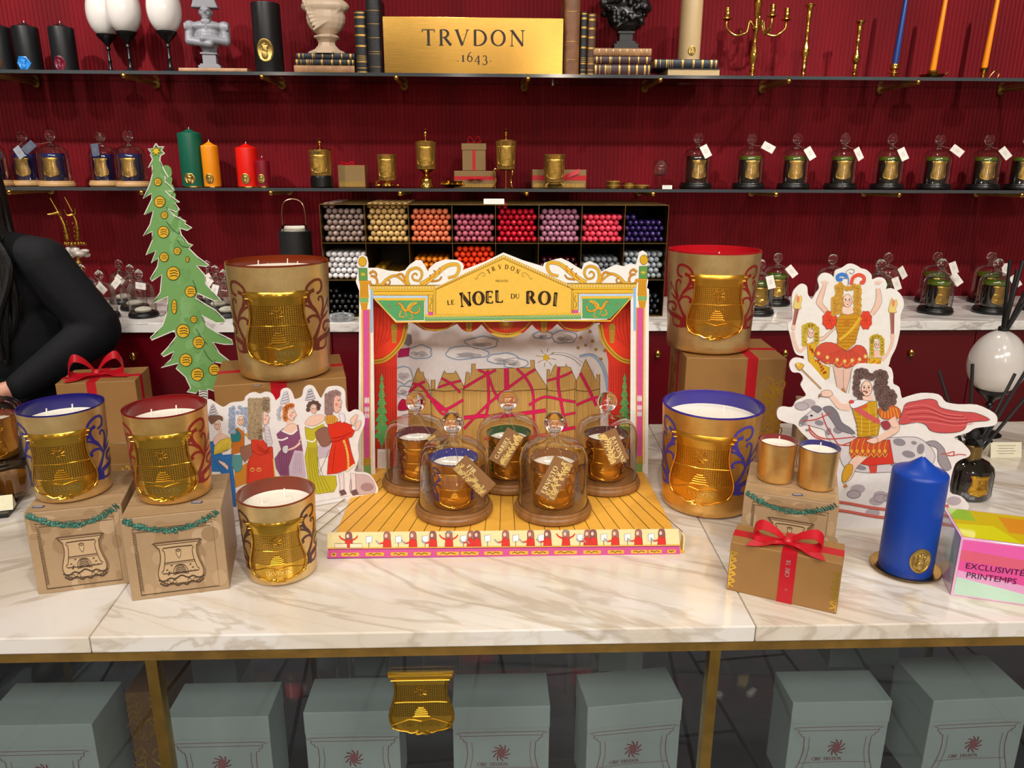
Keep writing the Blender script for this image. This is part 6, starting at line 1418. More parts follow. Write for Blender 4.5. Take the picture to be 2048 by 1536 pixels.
for x, y, r in ((107, 248, 20), (118, 365, 30), (146, 444, 18), (140, 544, 31), (222, 656, 19), (144, 692, 24), (282, 705, 14), (198, 788, 36), (300, 895, 30), (204, 985, 24), (320, 1060, 17), (256, 1128, 36), (348, 1196, 32), (272, 1300, 34), (440, 1356, 30), (340, 1385, 34)):
    rx = r*.55 if y in (985, 705) else r; ry = r*1.7 if y == 985 else r*1.05
    g.ell(x, y, rx+4, ry+4, '#3a3010', 6); g.ell(x, y, rx, ry, '#e6b62c', 7)
    for k in range(3): g.line([(x-rx*.55, y-ry*.35+k*ry*.4), (x+rx*.2, y-ry*.5+k*ry*.4), (x+rx*.75, y-ry*.3+k*ry*.4)], r*.13, '#3a3010', 8)
sp_ = [(97+(32 if k % 2 == 0 else 14)*sin(2*pi*k/14), 66-(32 if k % 2 == 0 else 14)*cos(2*pi*k/14)) for k in range(14)]
g.both(sp_, '#f0cc2c', 7, ow=4, oc='#2a2410')
tag(g.build('paper_tree'), 'green cut-out cardboard Christmas tree with yellow baubles and a star', 'paper tree')

# ---------------------------------------------------------------- card of courtiers
PL, PR = at(455, 1046, CZ), at(700, 1000, CZ)
c = Card(PL, math.atan2(PR.y-PL.y, PR.x-PL.x), (400, 770, 5.297), .003)
c.board([(200, 1465), (60, 1100), (52, 600), (38, 330), (45, 200), (75, 162), (115, 155), (170, 190), (250, 235), (330, 190), (460, 172), (480, 130), (530, 90), (590, 78), (640, 95), (700, 73), (760, 90), (795, 140), (805, 165), (848, 125), (860, 60), (910, 33), (960, 50), (990, 110), (1010, 152), (1080, 122), (1100, 40), (1150, 3), (1205, 15), (1240, 70), (1282, 140), (1310, 95), (1350, 30), (1420, 13), (1490, 20), (1537, 70), (1545, 230), (1582, 290), (1640, 263), (1700, 275), (1742, 330), (1742, 420), (1700, 520), (1672, 640), (1682, 760), (1660, 850), (1640, 918), (1760, 930), (1822, 970), (1882, 1080), (1882, 1135), (1830, 1170), (1600, 1212), (300, 1450)], '#ece7e6', 3)
SKN = '#eec8b4'
# lady in blue with a fan
c.both([(105, 600), (160, 585), (240, 740), (350, 730), (345, 860), (370, 1040), (385, 1290), (270, 1285), (235, 1000), (215, 915), (90, 915), (95, 850), (120, 770)], '#3474b8', 2, 0, 3)
for k in range(5): c.line([(140+k*40, 780), (220+k*25, 920), (290+k*15, 1250)], 4, '#23538c', 3)
c.both([(140, 580), (190, 520), (250, 520), (320, 560), (330, 600), (220, 600), (160, 640)], SKN, 3, 3); c.poly([(185, 470), (225, 470), (235, 540), (190, 540)], SKN, 3)
c.both([(145, 740), (150, 650), (220, 580), (300, 555), (335, 590), (330, 660), (290, 690), (210, 720)], '#e0c648', 4, 0, 3)
for k in range(8): c.line([(290, 690), (150+k*24, 720-k*20)], 2, '#8a7420', 5, smooth=0)
c.both([(190, 790), (260, 820), (300, 860), (295, 900), (262, 870), (205, 820)], SKN, 5, 0, 2.5)
c.both(sm([(90, 330), (150, 320), (200, 318), (240, 340), (235, 380), (200, 360), (160, 380), (130, 410), (110, 400), (88, 360)], 3, True), '#7a5648', 5, 0, 2.5); face(c, 183, 420, 40)
for k in range(4): c.both(sm([(130-34+k*7, 320-k*28), (130+56-k*12, 300-k*28), (130+40-k*10, 285-k*28), (130-30+k*6, 300-k*28)], 3, True), '#c9c4c8', 4, 0, 3, '#55525a')
# man in teal and orange with a blue-grey wig
c.both([(330, 480), (400, 450), (470, 500), (470, 700), (330, 740), (340, 600)], '#c8742a', 2, 0, 3); c.both([(325, 490), (370, 460), (430, 520), (425, 585), (380, 600), (335, 590)], '#2f7f80', 3, 3, 3)
c.both([(340, 740), (450, 740), (445, 880), (420, 915), (380, 925), (335, 850)], '#5d9a9a', 3, 0, 3); c.poly([(365, 900), (500, 820), (500, 1040), (370, 1090)], '#d08a30', 2)
curls(c, [(x+random.Random(x+y).uniform(-6, 6), y) for x in (325, 355, 480, 505) for y in range(255, 500, 30)]+[(350, 240), (420, 235), (450, 255), (400, 290), (440, 290)], 24, '#a9b6cc', '#5a6684', 3, 4); face(c, 432, 375, 42, look=.2)
c.poly([(455, 440), (480, 520), (500, 500), (490, 450)], '#efeaf0', 6)
# man in red seen from the side with a tall curly wig
c.both([(470, 520), (540, 470), (600, 560), (545, 580)], '#d8a84c', 4, 0, 3)
c.both([(540, 580), (640, 540), (700, 620), (770, 660), (775, 760), (790, 1000), (490, 1045), (495, 850), (530, 750), (548, 690)], '#d8402a', 3, 0, 3)
for k in range(4): c.line([(600, 620+k*20), (690, 690+k*10), (740, 660)], 4, '#9c2418', 5)
c.line([(548, 690), (640, 740), (760, 700)], 7, '#a82a1c', 5); c.line([(520, 800), (510, 1000)], 5, '#a82a1c', 5)
for x_ in (553, 622): c.ring(x_, 895, 22, 18, 6, '#e6c06a', 5); c.ell(x_, 885, 7, 6, '#e6c06a', 5)
c.line([(775, 780), (795, 990)], 12, '#e6c06a', 5, smooth=0)
c.both([(425, 660), (540, 620), (555, 740), (470, 820), (430, 740)], '#9a6a56', 4, 0, 3)
curls(c, [(x, y) for x in (530, 565, 600, 635) for y in range(160, 560, 30)]+[(x, y) for x in (680, 715) for y in (150, 180, 210, 240, 265)]+[(650, 200), (655, 470), (640, 560)], 28, '#b39c7c', '#6e5a40', 4, 5)
c.both(sm([(670, 290), (705, 285), (722, 320), (738, 350), (724, 365), (728, 395), (700, 415), (672, 410)], 3, True), SKN, 6, 0, 3); c.line([(695, 325), (715, 322)], 5, '#3a2620', 8, smooth=0); c.line([(712, 385), (728, 382)], 5, '#b33', 8, smooth=0); c.ell(690, 360, 14, 12, '#ee9c8c', 7)
c.both([(680, 430), (725, 440), (765, 600), (750, 650), (715, 655), (690, 560)], '#ddd5de', 6, 0, 3)
for k in range(5): c.line([(695, 470+k*35), (722, 480+k*35), (745, 475+k*35)], 3, '#8c8494', 7)
# lady in purple
c.both([(810, 520), (880, 460), (1040, 420), (1060, 540), (1090, 700), (1000, 690), (940, 860), (945, 960), (850, 960), (805, 880), (790, 780), (860, 680)], '#8a4f74', 2, 0, 3)
c.poly([(1000, 690), (1090, 700), (1125, 980), (950, 960), (945, 850)], '#cbb6c8', 3)
for k in range(5): c.line([(1010+k*14, 720), (985+k*22, 940)], 3, '#9a8298', 4)
for k in range(5): c.line([(830+k*30, 700), (860+k*14, 940)], 4, '#6a3858', 4)
c.both([(870, 480), (930, 420), (1010, 410), (1030, 470), (960, 520), (890, 500)], SKN, 4, 3); c.poly([(920, 360), (985, 370), (990, 430), (915, 440)], SKN, 4)
c.line([(865, 480), (905, 500), (970, 518), (1030, 470)], 16, '#f0ecee', 5); c.line([(815, 575), (870, 580), (930, 555)], 18, '#f0ecee', 5)
c.line([(1060, 610), (1000, 660), (920, 690)], 26, SKN, 5, w1=16); c.both([(880, 650), (930, 640), (925, 710), (895, 720), (872, 690)], '#d8d2da', 6, 3, 2.5)
c.line([(1045, 600), (1075, 560)], 12, SKN, 6, smooth=0)
curls(c, [(900, 250), (920, 225), (950, 215), (975, 215), (900, 290), (895, 330), (925, 260), (905, 360)], 26, '#d27a34', '#8a4418', 5, 5)
c.both(sm([(935, 260), (985, 250), (1005, 280), (1020, 318), (1000, 335), (995, 365), (955, 370), (925, 330)], 3, True), SKN, 6, 0, 3); c.line([(970, 290), (992, 285)], 5, '#3a2620', 8, smooth=0); c.line([(985, 348), (1002, 345)], 5, '#b33', 8, smooth=0); c.ell(962, 320, 17, 14, '#ee9c8c', 7)
curls(c, [(835, 270), (830, 310), (840, 350), (860, 240)], 26, '#c5c1c6', '#76727c', 6, 4)
for k in range(4): c.both(sm([(855+k*8, 200-k*30), (940-k*4, 175-k*30), (935-k*6, 155-k*30), (862+k*8, 170-k*28)], 3, True), '#d5d2da', 5, 0, 3, '#66646e')
# lady in yellow-green
c.both([(1110, 440), (1180, 470), (1300, 400), (1320, 440), (1235, 520), (1240, 640), (1255, 960), (1440, 960), (1450, 1060), (1420, 1130), (1240, 1155), (1160, 1120), (1130, 900), (1110, 760), (1140, 620), (1115, 520)], '#c0b42c', 2, 0, 3)
for k in range(6): c.line([(1150+k*16, 660), (1160+k*24, 900), (1190+k*40, 1130)], 4, '#8c8418', 4)
c.both([(1110, 410), (1140, 350), (1200, 320), (1290, 310), (1320, 360), (1240, 420), (1160, 430)], SKN, 4, 3); c.line([(1112, 425), (1180, 450), (1250, 425), (1310, 395)], 14, '#f0ecd8', 5); c.line([(1120, 580), (1190, 600), (1225, 570)], 16, '#f0ecd8', 5)
curls(c, [(1150, 220), (1145, 260), (1165, 195), (1200, 180), (1235, 190), (1258, 215), (1250, 245)], 24, '#6a4c44', '#3a2824', 7, 4); face(c, 1205, 255, 38)
for k in range(4): c.both(sm([(1120+k*6, 160-k*30), (1215-k*10, 140-k*28), (1200-k*8, 120-k*28), (1125+k*8, 140-k*30)], 3, True), '#c9c6ce', 5, 0, 3, '#55535c')
# man in the red coat, hands raised
c.both([(1220, 500), (1330, 440), (1400, 520), (1380, 620), (1310, 655), (1265, 620)], '#8f6254', 4, 3, 3); c.poly([(1240, 640), (1390, 600), (1350, 760), (1260, 780)], '#c7b6c4', 3); c.line([(1370, 680), (1270, 915)], 4, '#5a5a62', 6, smooth=0)
c.both([(1350, 410), (1500, 380), (1600, 420), (1640, 480), (1610, 545), (1570, 560), (1600, 700), (1640, 830), (1570, 890), (1440, 935), (1345, 945), (1360, 760), (1400, 600), (1365, 520)], '#d6301c', 5, 0, 3.5)
c.line([(1400, 560), (1500, 545), (1600, 500)], 8, '#9a1c10', 7); c.line([(1370, 600), (1460, 590), (1540, 550)], 7, '#9a1c10', 7); c.line([(1430, 640), (1400, 920)], 5, '#9a1c10', 7); c.line([(1520, 580), (1560, 720), (1570, 880)], 24, '#e2b45c', 7)
for k in range(8): c.ell(1530+k*5, 620+k*33, 6, 6, '#8a5a1c', 8, n=7)
c.both([(1330, 330), (1400, 310), (1460, 360), (1430, 400), (1340, 410)], '#d99c3c', 6, 2, 3)
for k in range(4): c.line([(1350+k*25, 330), (1355+k*22, 400)], 4, '#8a5a1c', 7, smooth=0)
c.both([(1470, 310), (1520, 300), (1535, 370), (1500, 400), (1480, 350)], '#e9e2ea', 6, 2, 3)
curls(c, [(x, y) for x in (1345, 1378) for y in range(110, 310, 30)]+[(1380, 90), (1410, 80), (1440, 75), (1465, 90), (1410, 120), (1415, 160), (1405, 210), (1410, 250)], 30, '#a1817e', '#6a4c4a', 8, 6)
c.both(sm([(1420, 130), (1470, 110), (1490, 150), (1500, 190), (1486, 205), (1492, 240), (1455, 290), (1415, 260)], 3, True), '#e9b8a8', 7, 0, 3); c.line([(1455, 160), (1480, 155)], 6, '#3a2620', 9, smooth=0); c.line([(1468, 232), (1490, 228)], 5, '#8a3a34', 9, smooth=0); c.ell(1445, 205, 18, 16, '#e0887a', 8)
for pts in ([(1600, 400), (1590, 360), (1650, 310), (1672, 320), (1640, 390), (1615, 430)], [(1640, 450), (1650, 400), (1690, 370), (1705, 390), (1690, 440), (1660, 480)]): c.both(pts, SKN, 8, 2, 3)
c.line([(1610, 440), (1640, 470)], 22, '#efe8ec', 7, smooth=0)
for x_, d in ((1465, 25), (1590, 40)): c.both([(x_, 935), (x_+55, 930), (x_+60, 1100), (x_+d+50, 1140), (x_+d-10, 1170), (x_+10, 1140), (x_+18, 1060)], '#e6dadd', 5, 0, 3); c.poly([(x_+5, 1120), (x_+60, 1100), (x_+90, 1150), (x_+30, 1172)], '#6e5258', 6)
for k in range(7): c.ell(1555+k*12, 905-k*10, 11, 13, '#e6d7ba', 7)
c.both(sm([(1590, 1140), (1610, 960), (1760, 950), (1830, 1010), (1860, 1090), (1840, 1140), (1700, 1160)], 3, True), '#c9b4b6', 2, 0, 3, '#8a7478'); c.ell(1770, 1080, 70, 45, '#a5868c', 3)
c.line([(300, 1405), (1600, 1170)], 4, '#c9bfc2', 2, smooth=0)
tag(c.build('paper_courtiers'), 'cut-out card of six courtiers in wigs and gowns standing on the marble', 'paper cut-out')
u_ = c.u; q = at(505, 1050, CZ)
for px_, py_ in ((470, 1062), (690, 1020)):
    p = at(px_, py_, CZ); o = MB().box(-.012, .03, -.022, .014, 0, .0012).build('card_foot', PRINT, smooth=False, loc=(p.x, p.y+.0, CZ+.0002), rot=(0, 0, c.yaw)); o2 = bpy.data.objects['paper_courtiers']
    o.parent = o2; o.matrix_parent_inverse = (Matrix.Translation(o2.location) @ Matrix.Rotation(c.yaw, 4, 'Z')).inverted()
    a_ = o.data.attributes.new('ink', 'FLOAT_COLOR', 'CORNER'); a_.data.foreach_set('color', [.82, .8, .78, 1]*len(o.data.loops))

# ---------------------------------------------------------------- dancer card
d = Card((.80, 1.385, CZ), radians(-4), (1530, 520, 5.12), .003)
d.board([(700, 2300), (690, 1500), (480, 1250), (470, 1150), (400, 1010), (400, 985), (340, 975), (300, 930), (255, 760), (232, 680), (250, 640), (278, 610), (280, 520), (275, 400), (290, 320), (350, 255), (395, 245), (432, 275), (440, 350), (480, 402), (520, 340), (555, 285), (540, 200), (570, 150), (620, 130), (680, 150), (705, 180), (720, 110), (790, 80), (850, 42), (900, 40), (950, 62), (985, 85), (1040, 100), (1090, 150), (1100, 200), (1160, 178), (1220, 190), (1250, 250), (1240, 300), (1300, 290), (1370, 330), (1415, 400), (1420, 480), (1390, 560), (1385, 700), (1370, 790), (1340, 900), (1290, 1000), (1260, 1090), (1180, 1110), (960, 1120), (900, 1300), (870, 1500), (980, 2300)], '#efebe5', 3)
HR, HD = '#d2a13e', '#9a6c20'
d.line([(660, 560), (585, 480), (555, 430), (585, 330), (612, 250)], 62, SKN, 3, w1=36); d.line([(1090, 550), (1140, 480), (1165, 400), (1155, 290)], 62, SKN, 3, w1=34)
for x_, s_ in ((615, 1), (1155, -1)):
    for k in range(5): d.line([(x_+s_*(-12+k*7), 250), (x_+s_*(-44+k*20), 205-abs(2-k)*-6)], 11, SKN, 3, w1=7)
for dx_ in (-32, 32): d.line([(660+dx_*.8, 560), (585+dx_, 480), (555+dx_, 430), (585+dx_*.8, 330), (612+dx_*.5, 250)], 3, '#a06a58', 4); d.line([(1090+dx_*.8, 560), (1140+dx_, 480), (1165+dx_, 400), (1155+dx_*.6, 290)], 3, '#a06a58', 4)
for x_ in (660, 1030):
    pts = [(x_+(68+12*(k % 2))*cos(2*pi*k/16)*(1 if x_ < 800 else .85), 615+(88+14*(k % 2))*sin(2*pi*k/16)) for k in range(16)]; d.both(pts, '#e0472c', 4, 2, 3)
    for k in range(6): a_ = k*1.05; d.line([(x_, 615), (x_+45*cos(a_), 615+55*sin(a_))], 3, '#a82a18', 5, smooth=0)
curls(d, [(x+((y//34) % 2)*8, y) for y in range(275, 560, 32) for x in (735, 770, 925, 955)]+[(700, y) for y in range(400, 560, 30)]+[(800, 280), (840, 290), (880, 285), (910, 265), (770, 250), (740, 300)], 28, HR, HD, 2, 5)
face(d, 842, 415, 58, '#f4d6c4'); d.poly([(790, 480), (895, 480), (905, 545), (850, 560), (785, 545)], '#f4d6c4', 5)
d.both([(740, 590), (790, 550), (850, 560), (915, 540), (985, 575), (960, 700), (920, 850), (830, 930), (735, 870), (745, 760), (722, 680)], '#cf9420', 6, 0, 3.5)
for k in range(9):
    for j in range(9):
        x_, y_ = 745+k*26-(j % 2)*12, 600+j*34
        if 735+abs(j-4)*2 < x_ < 965-j*6 and y_ < 900-abs(x_-830)*.7: d.line([(x_-11, y_), (x_, y_+15), (x_+11, y_)], 3.5, '#8a5410', 7, smooth=2)
d.line([(975, 590), (880, 720), (760, 820)], 34, '#e6b93a', 8); d.line([(975, 600), (885, 730), (770, 830)], 3, '#8a5410', 9); d.ell(835, 640, 34, 30, '#c07c1c', 8)
d.both(sm([(735, 860), (620, 840), (540, 880), (500, 970), (560, 1020), (620, 1060), (700, 1060), (740, 1100), (790, 1095), (830, 1110), (890, 1090), (940, 1080), (1000, 1060), (1040, 1050), (1045, 960), (1010, 890), (930, 870), (830, 935)], 2, True), '#d2503c', 5, 0, 4)
for k in range(8): d.line([(760+k*18, 920), (560+k*66, 1020+12*sin(k))], 3.5, '#9c3024', 6, smooth=0)
for x_, y_ in ((545, 955), (635, 995), (735, 1020), (812, 1035), (890, 1025), (965, 1015), (1025, 985)): d.ell(x_, y_, 20, 22, '#e8b04a', 7, n=12); d.ell(x_, y_, 9, 10, '#fae6a8', 8, n=8)
for k in range(6): x_ = 600+k*78; d.line([(x_-38, 1040), (x_, 1085), (x_+38, 1045)], 6, '#e8b04a', 7)
d.both([(695, 1090), (720, 1220), (750, 1370), (795, 1385), (830, 1350), (870, 1200), (885, 1090)], '#e8c3b2', 4, 0, 3.5); d.line([(800, 1115), (802, 1350)], 4, '#a8786a', 5, smooth=0); d.both([(770, 1340), (800, 1300), (822, 1350), (798, 1385)], '#c98a4c', 6, 0, 3)
d.line([(850, 255), (850, 190), (790, 190), (745, 205)], 9, '#4a80c4', 5); d.line([(845, 170), (790, 145), (742, 165), (750, 200), (790, 195)], 36, '#3f7fd0', 5); d.line([(880, 250), (900, 180), (960, 150), (1010, 175), (1005, 230), (970, 225)], 36, '#e0553f', 5); d.line([(860, 190), (830, 120), (880, 90), (915, 110), (890, 140), (860, 125)], 7, '#9a9aa2', 5)
for px_, col_, ar, tor in ((465, '#d2b43a', [(285, 730), (300, 830), (350, 930), (410, 890), (430, 850)], (325, 500, 290, 680)), (1145, '#d2b43a', [(1310, 790), (1290, 880), (1240, 980), (1200, 1030)], (1300, 540, 1305, 770))):
    yy = 745 if px_ < 800 else 860; s_ = 1 if px_ < 800 else .85
    curls(d, [(px_-62*s_, yy-60+k*34) for k in range(6)]+[(px_+62*s_, yy-40+k*34) for k in range(5)]+[(px_-30, yy-75), (px_, yy-80), (px_+32, yy-68), (px_-50, yy-30)], 30*s_, col_, '#8f7420', 6, 5); face(d, px_+4, yy+5, 40*s_, '#f4d6c4')
    d.line(ar, 34, SKN, 4, w1=26); d.line([(tor[0], tor[1]), (tor[2], tor[3])], 46, '#a8685c', 5, smooth=0, w1=28); d.line([(tor[0]+8, tor[1]), (tor[2]+6, tor[3])], 3, '#6a3a34', 6, smooth=0); d.ell(tor[2], tor[3]+10, 22, 28, SKN, 6)
    x_, y_ = tor[0]+5, tor[1]-50; d.both(sm([(x_-38, y_+40), (x_-30, y_-30), (x_-5, y_-110), (x_+8, y_-30), (x_+30, y_-90), (x_+48, y_-50), (x_+30, y_+10), (x_+38, y_+45)], 3, True), '#e8cf78', 6, 0, 3, '#b08a4a'); d.ell(x_+5, y_-50, 16, 36, '#e58a68', 7)
d.both([(430, 860), (540, 830), (500, 1000), (560, 1060), (660, 1100), (655, 1200), (590, 1240), (520, 1180), (465, 1120), (440, 1000)], '#dcb02c', 4, 0, 3.5); d.both([(1045, 1000), (1190, 1000), (1180, 1085), (1045, 1075)], '#dcb02c', 4, 0, 3)
rn = random.Random(4)
for k in range(26): a_ = rn.random(); d.ell(450+a_*150+rn.uniform(-10, 40)*a_, 880+a_*280+rn.uniform(-20, 20), 9, 14, '#c2571c', 5, rot=.5, n=8)
for k in range(7): d.ell(1065+k*18, 1020+(k*37 % 50), 9, 8, '#c2571c', 5, n=8)
d.both([(470, 850), (560, 830), (600, 820), (720, 700), (700, 690), (600, 780), (520, 800)], SKN, 4, 0, 3); d.both([(1070, 960), (1120, 920), (1190, 930), (1200, 1000), (1060, 1000)], SKN, 4, 0, 3)
tag(d.build('paper_dancer'), 'cut-out card of a plumed dancer with raised arms and two torch bearers', 'paper cut-out')

# ---------------------------------------------------------------- horse and rider card
HP = at(1690, 1062, CZ)
e = Card((HP.x, HP.y+.012, CZ), radians(-3), (1550, 700, 3.747), .003)
e.board([(480, 1350), (300, 1340), (230, 1100), (170, 880), (190, 760), (260, 690), (200, 620), (150, 560), (90, 545), (30, 520), (15, 480), (25, 440), (65, 425), (130, 430), (160, 385), (232, 345), (212, 300), (193, 260), (212, 215), (185, 172), (130, 165), (108, 110), (130, 70), (170, 58), (240, 80), (300, 140), (375, 225), (440, 262), (520, 320), (552, 325), (565, 250), (580, 150), (620, 108), (700, 103), (850, 120), (885, 180), (887, 250), (932, 280), (952, 360), (1000, 350), (1100, 325), (1230, 335), (1282, 390), (1380, 410), (1520, 413), (1640, 470), (1667, 520), (1640, 567), (1505, 585), (1445, 620), (1340, 655), (1400, 690), (1462, 760), (1450, 800), (1385, 825), (1340, 880), (1310, 1060), (1400, 1100), (1455, 1170), (1420, 1230), (1390, 1320)], '#ebe6e2', 3)
e.both(sm([(180, 560), (190, 520), (240, 480), (280, 450), (330, 440), (400, 460), (470, 520), (540, 600), (620, 660), (750, 660), (880, 655), (1000, 650), (1080, 660), (1160, 720), (1200, 800), (1150, 880), (1000, 910), (840, 915), (700, 920), (560, 900), (500, 850), (470, 740), (420, 690), (380, 640), (370, 600), (290, 575), (230, 560), (195, 570)], 3, True), '#d4ced0', 2, 0, 4, '#6a646a')
e.both(sm([(360, 430), (420, 420), (470, 470), (500, 540), (560, 580), (600, 625), (540, 620), (470, 590), (420, 520), (380, 470)], 3, True), '#7c767e', 4, 0, 3); e.both(sm([(270, 430), (310, 415), (350, 440), (320, 470), (290, 450)], 3, True), '#7c767e', 4, 0, 3)
e.poly(sm([(180, 545), (200, 505), (245, 490), (240, 530), (205, 555)], 3, True), '#8a8288', 4); e.ell(272, 490, 10, 7, '#2a2428', 5); e.line([(195, 560), (240, 545)], 3, '#3a3438', 6, smooth=0)
for x_, y_, a_, b_ in ((470, 600, 36, 26), (330, 545, 34, 20), (930, 690, 48, 28), (1040, 695, 22, 14), (1000, 780, 50, 26), (900, 860, 40, 18), (400, 610, 20, 30), (1090, 740, 28, 40), (240, 600, 14, 10), (640, 880, 44, 18), (1100, 840, 40, 30)): e.ell(x_, y_, a_, b_, '#8f888e', 3, rot=.2)
for pts in ([(205, 530), (300, 520), (395, 480), (410, 465)], [(250, 560), (270, 600), (330, 650), (420, 665), (600, 650)], [(255, 560), (260, 610), (300, 650), (370, 680)], [(350, 470), (380, 560), (430, 640), (480, 710), (560, 690)], [(480, 710), (560, 715)]): e.line(pts, 8, '#c0483c', 5)
e.both(sm([(1130, 690), (1200, 680), (1260, 730), (1280, 780), (1320, 880), (1270, 900), (1220, 830), (1215, 740), (1160, 715)], 3, True), '#9a9398', 3, 0, 3.5); e.line([(1240, 780), (1300, 770), (1340, 760), (1330, 790), (1280, 785)], 7, '#c0483c', 5); e.line([(1330, 790), (1380, 780), (1430, 785)], 6, '#c0483c', 5)
e.both([(560, 760), (640, 690), (860, 670), (890, 850), (700, 865), (580, 840)], '#d63a2c', 4, 0, 3); e.poly([(700, 865), (765, 860), (760, 920), (712, 922)], '#cf4a3c', 4)
e.both(sm([(955, 460), (980, 400), (1060, 380), (1150, 365), (1210, 380), (1240, 430), (1380, 460), (1500, 470), (1610, 522), (1500, 535), (1440, 545), (1420, 590), (1360, 615), (1240, 620), (1160, 600), (1130, 560), (1060, 540), (930, 555)], 3, True), '#c95052', 4, 0, 4)
for k in range(7): e.line([(960+k*10, 430+k*18), (1120+k*10, 410+k*22), (1260+k*15, 470+k*16), (1400+k*14, 490+k*10)], 5, '#9c3438' if k % 2 else '#de7a78', 5)
e.both(sm([(560, 830), (640, 770), (720, 770), (660, 830), (610, 880), (570, 960), (520, 990), (500, 960), (540, 900)], 3, True), SKN, 5, 0, 3); e.both([(500, 940), (530, 860), (580, 860), (570, 930), (520, 990), (505, 985)], '#d9a22c', 6, 2, 3); star(e, 525, 1015, 20, '#d98a3c', 5, 7)
e.both([(560, 690), (620, 650), (770, 655), (850, 690), (860, 740), (820, 790), (740, 800), (640, 790), (555, 770)], '#c8502a', 6, 0, 3.5)
for k in range(7): x_ = 565+k*42; e.line([(x_+20, 665), (x_, 730), (x_+8, 775)], 4, '#e6b048', 7); e.ell(x_+4, 755, 13, 15, '#e0a83c', 8, n=10); e.line([(x_-14, 770), (x_+4, 800), (x_+24, 772)], 5, '#e6b048', 7)
e.both([(575, 440), (620, 420), (650, 390), (760, 380), (765, 470), (785, 560), (770, 640), (620, 655), (612, 560)], '#c99a1c', 6, 0, 3.5)
for k in range(6): e.line([(600, 480+k*30), (690, 490+k*30), (770, 475+k*30)], 3, '#8a6410', 7)
for x_ in (640, 700, 750): e.line([(x_, 430), (x_+8, 540), (x_+4, 640)], 3.5, '#ead06a', 7)
e.line([(600, 430), (690, 490), (780, 540)], 44, '#d05a5c', 8, w1=34); e.ell(660, 415, 30, 20, '#d8622c', 9); e.both([(560, 390), (620, 370), (700, 385), (610, 430), (570, 430)], '#eceaf0', 9, 2, 3); e.ell(570, 385, 20, 14, '#cf4a3c', 10)
e.line([(560, 425), (490, 420), (450, 380), (410, 330)], 52, SKN, 7, w1=34); e.both([(340, 320), (360, 300), (410, 300), (430, 330), (400, 350), (350, 345), (330, 335)], SKN, 8, 2, 3)
for k in range(3): e.line([(350, 325+k*8), (325, 335+k*7), (330, 345+k*7)], 4, '#8a5a4a', 9)
e.line([(185, 130), (345, 290)], 11, '#c9a06a', 6, smooth=0); e.line([(185, 126), (345, 286)], 3, '#7a5a2c', 7, smooth=0); e.both(sm([(150, 105), (180, 95), (215, 110), (205, 130), (185, 150), (165, 135)], 3, True), '#d9a83c', 7, 0, 3); e.ell(170, 105, 12, 16, '#e6c05a', 8, rot=.6)
e.both(sm([(770, 440), (860, 410), (930, 440), (935, 500), (880, 515), (800, 510)], 3, True), '#d2622a', 7, 0, 3.5)
for k in range(6): e.line([(800+k*20, 430), (795+k*26, 510)], 5, '#e6b048', 8)
e.line([(870, 510), (905, 580), (870, 610), (760, 670), (720, 680)], 62, SKN, 8, w1=36); e.line([(870+30, 510), (932, 575), (900, 625), (780, 690)], 3, '#a06a58', 9)
e.both([(680, 675), (750, 650), (770, 680), (740, 700), (700, 690)], SKN, 9, 2, 3); e.both(sm([(790, 540), (850, 530), (860, 580), (820, 595)], 3, True), '#a03a44', 7, 0, 2)
curls(e, [(620+k*26, 165-(k % 2)*6) for k in range(3)]+[(760+k*26, 178-(k % 2)*8) for k in range(3)]+[(612, 200), (640, 190), (690, 190), (720, 200), (610, 240), (605, 280), (612, 320), (640, 345), (780, 200), (820, 200), (800, 240), (770, 240), (760, 280), (790, 280), (830, 290), (770, 320), (800, 320), (840, 330), (870, 320), (780, 355), (820, 360), (860, 360), (885, 345), (800, 400), (840, 400), (880, 385), (820, 430), (815, 240)], 30, '#6e5650', '#3c2c28', 9, 8)
face(e, 683, 285, 50, '#f0cfbc', -.3, 10); e.line([(655, 310), (672, 305), (690, 312)], 6, '#3a2a24', 13)
e.poly([(650, 345), (730, 335), (735, 375), (660, 380)], '#efc9b4', 8)
for x_, y_ in ((590, 1080), (620, 1040), (790, 1090), (760, 1130), (860, 1100), (250, 400), (200, 420), (730, 1220), (1340, 1130)): e.ell(x_, y_, 55, 34, '#b9adb2', 2)
for x_, y_ in ((590, 1080), (790, 1110), (860, 1110), (200, 420)): e.ring(x_, y_, 50, 30, 3, '#7a7076', 3)
for dy_ in (0, 62): e.line([(300, 1130+dy_), (500, 1140+dy_), (760, 1185+dy_), (1000, 1200+dy_), (1300, 1165+dy_)], 20, '#d26a5c', 3); e.line([(300, 1141+dy_), (500, 1151+dy_), (760, 1196+dy_), (1000, 1211+dy_), (1300, 1176+dy_)], 3, '#8a3a34', 4)
e.ring(1285, 1200, 22, 24, 12, '#d26a5c', 4)
tag(e.build('paper_rider'), 'cut-out card of a long-haired rider with sceptre and red cloak on a dappled rocking horse', 'paper cut-out')

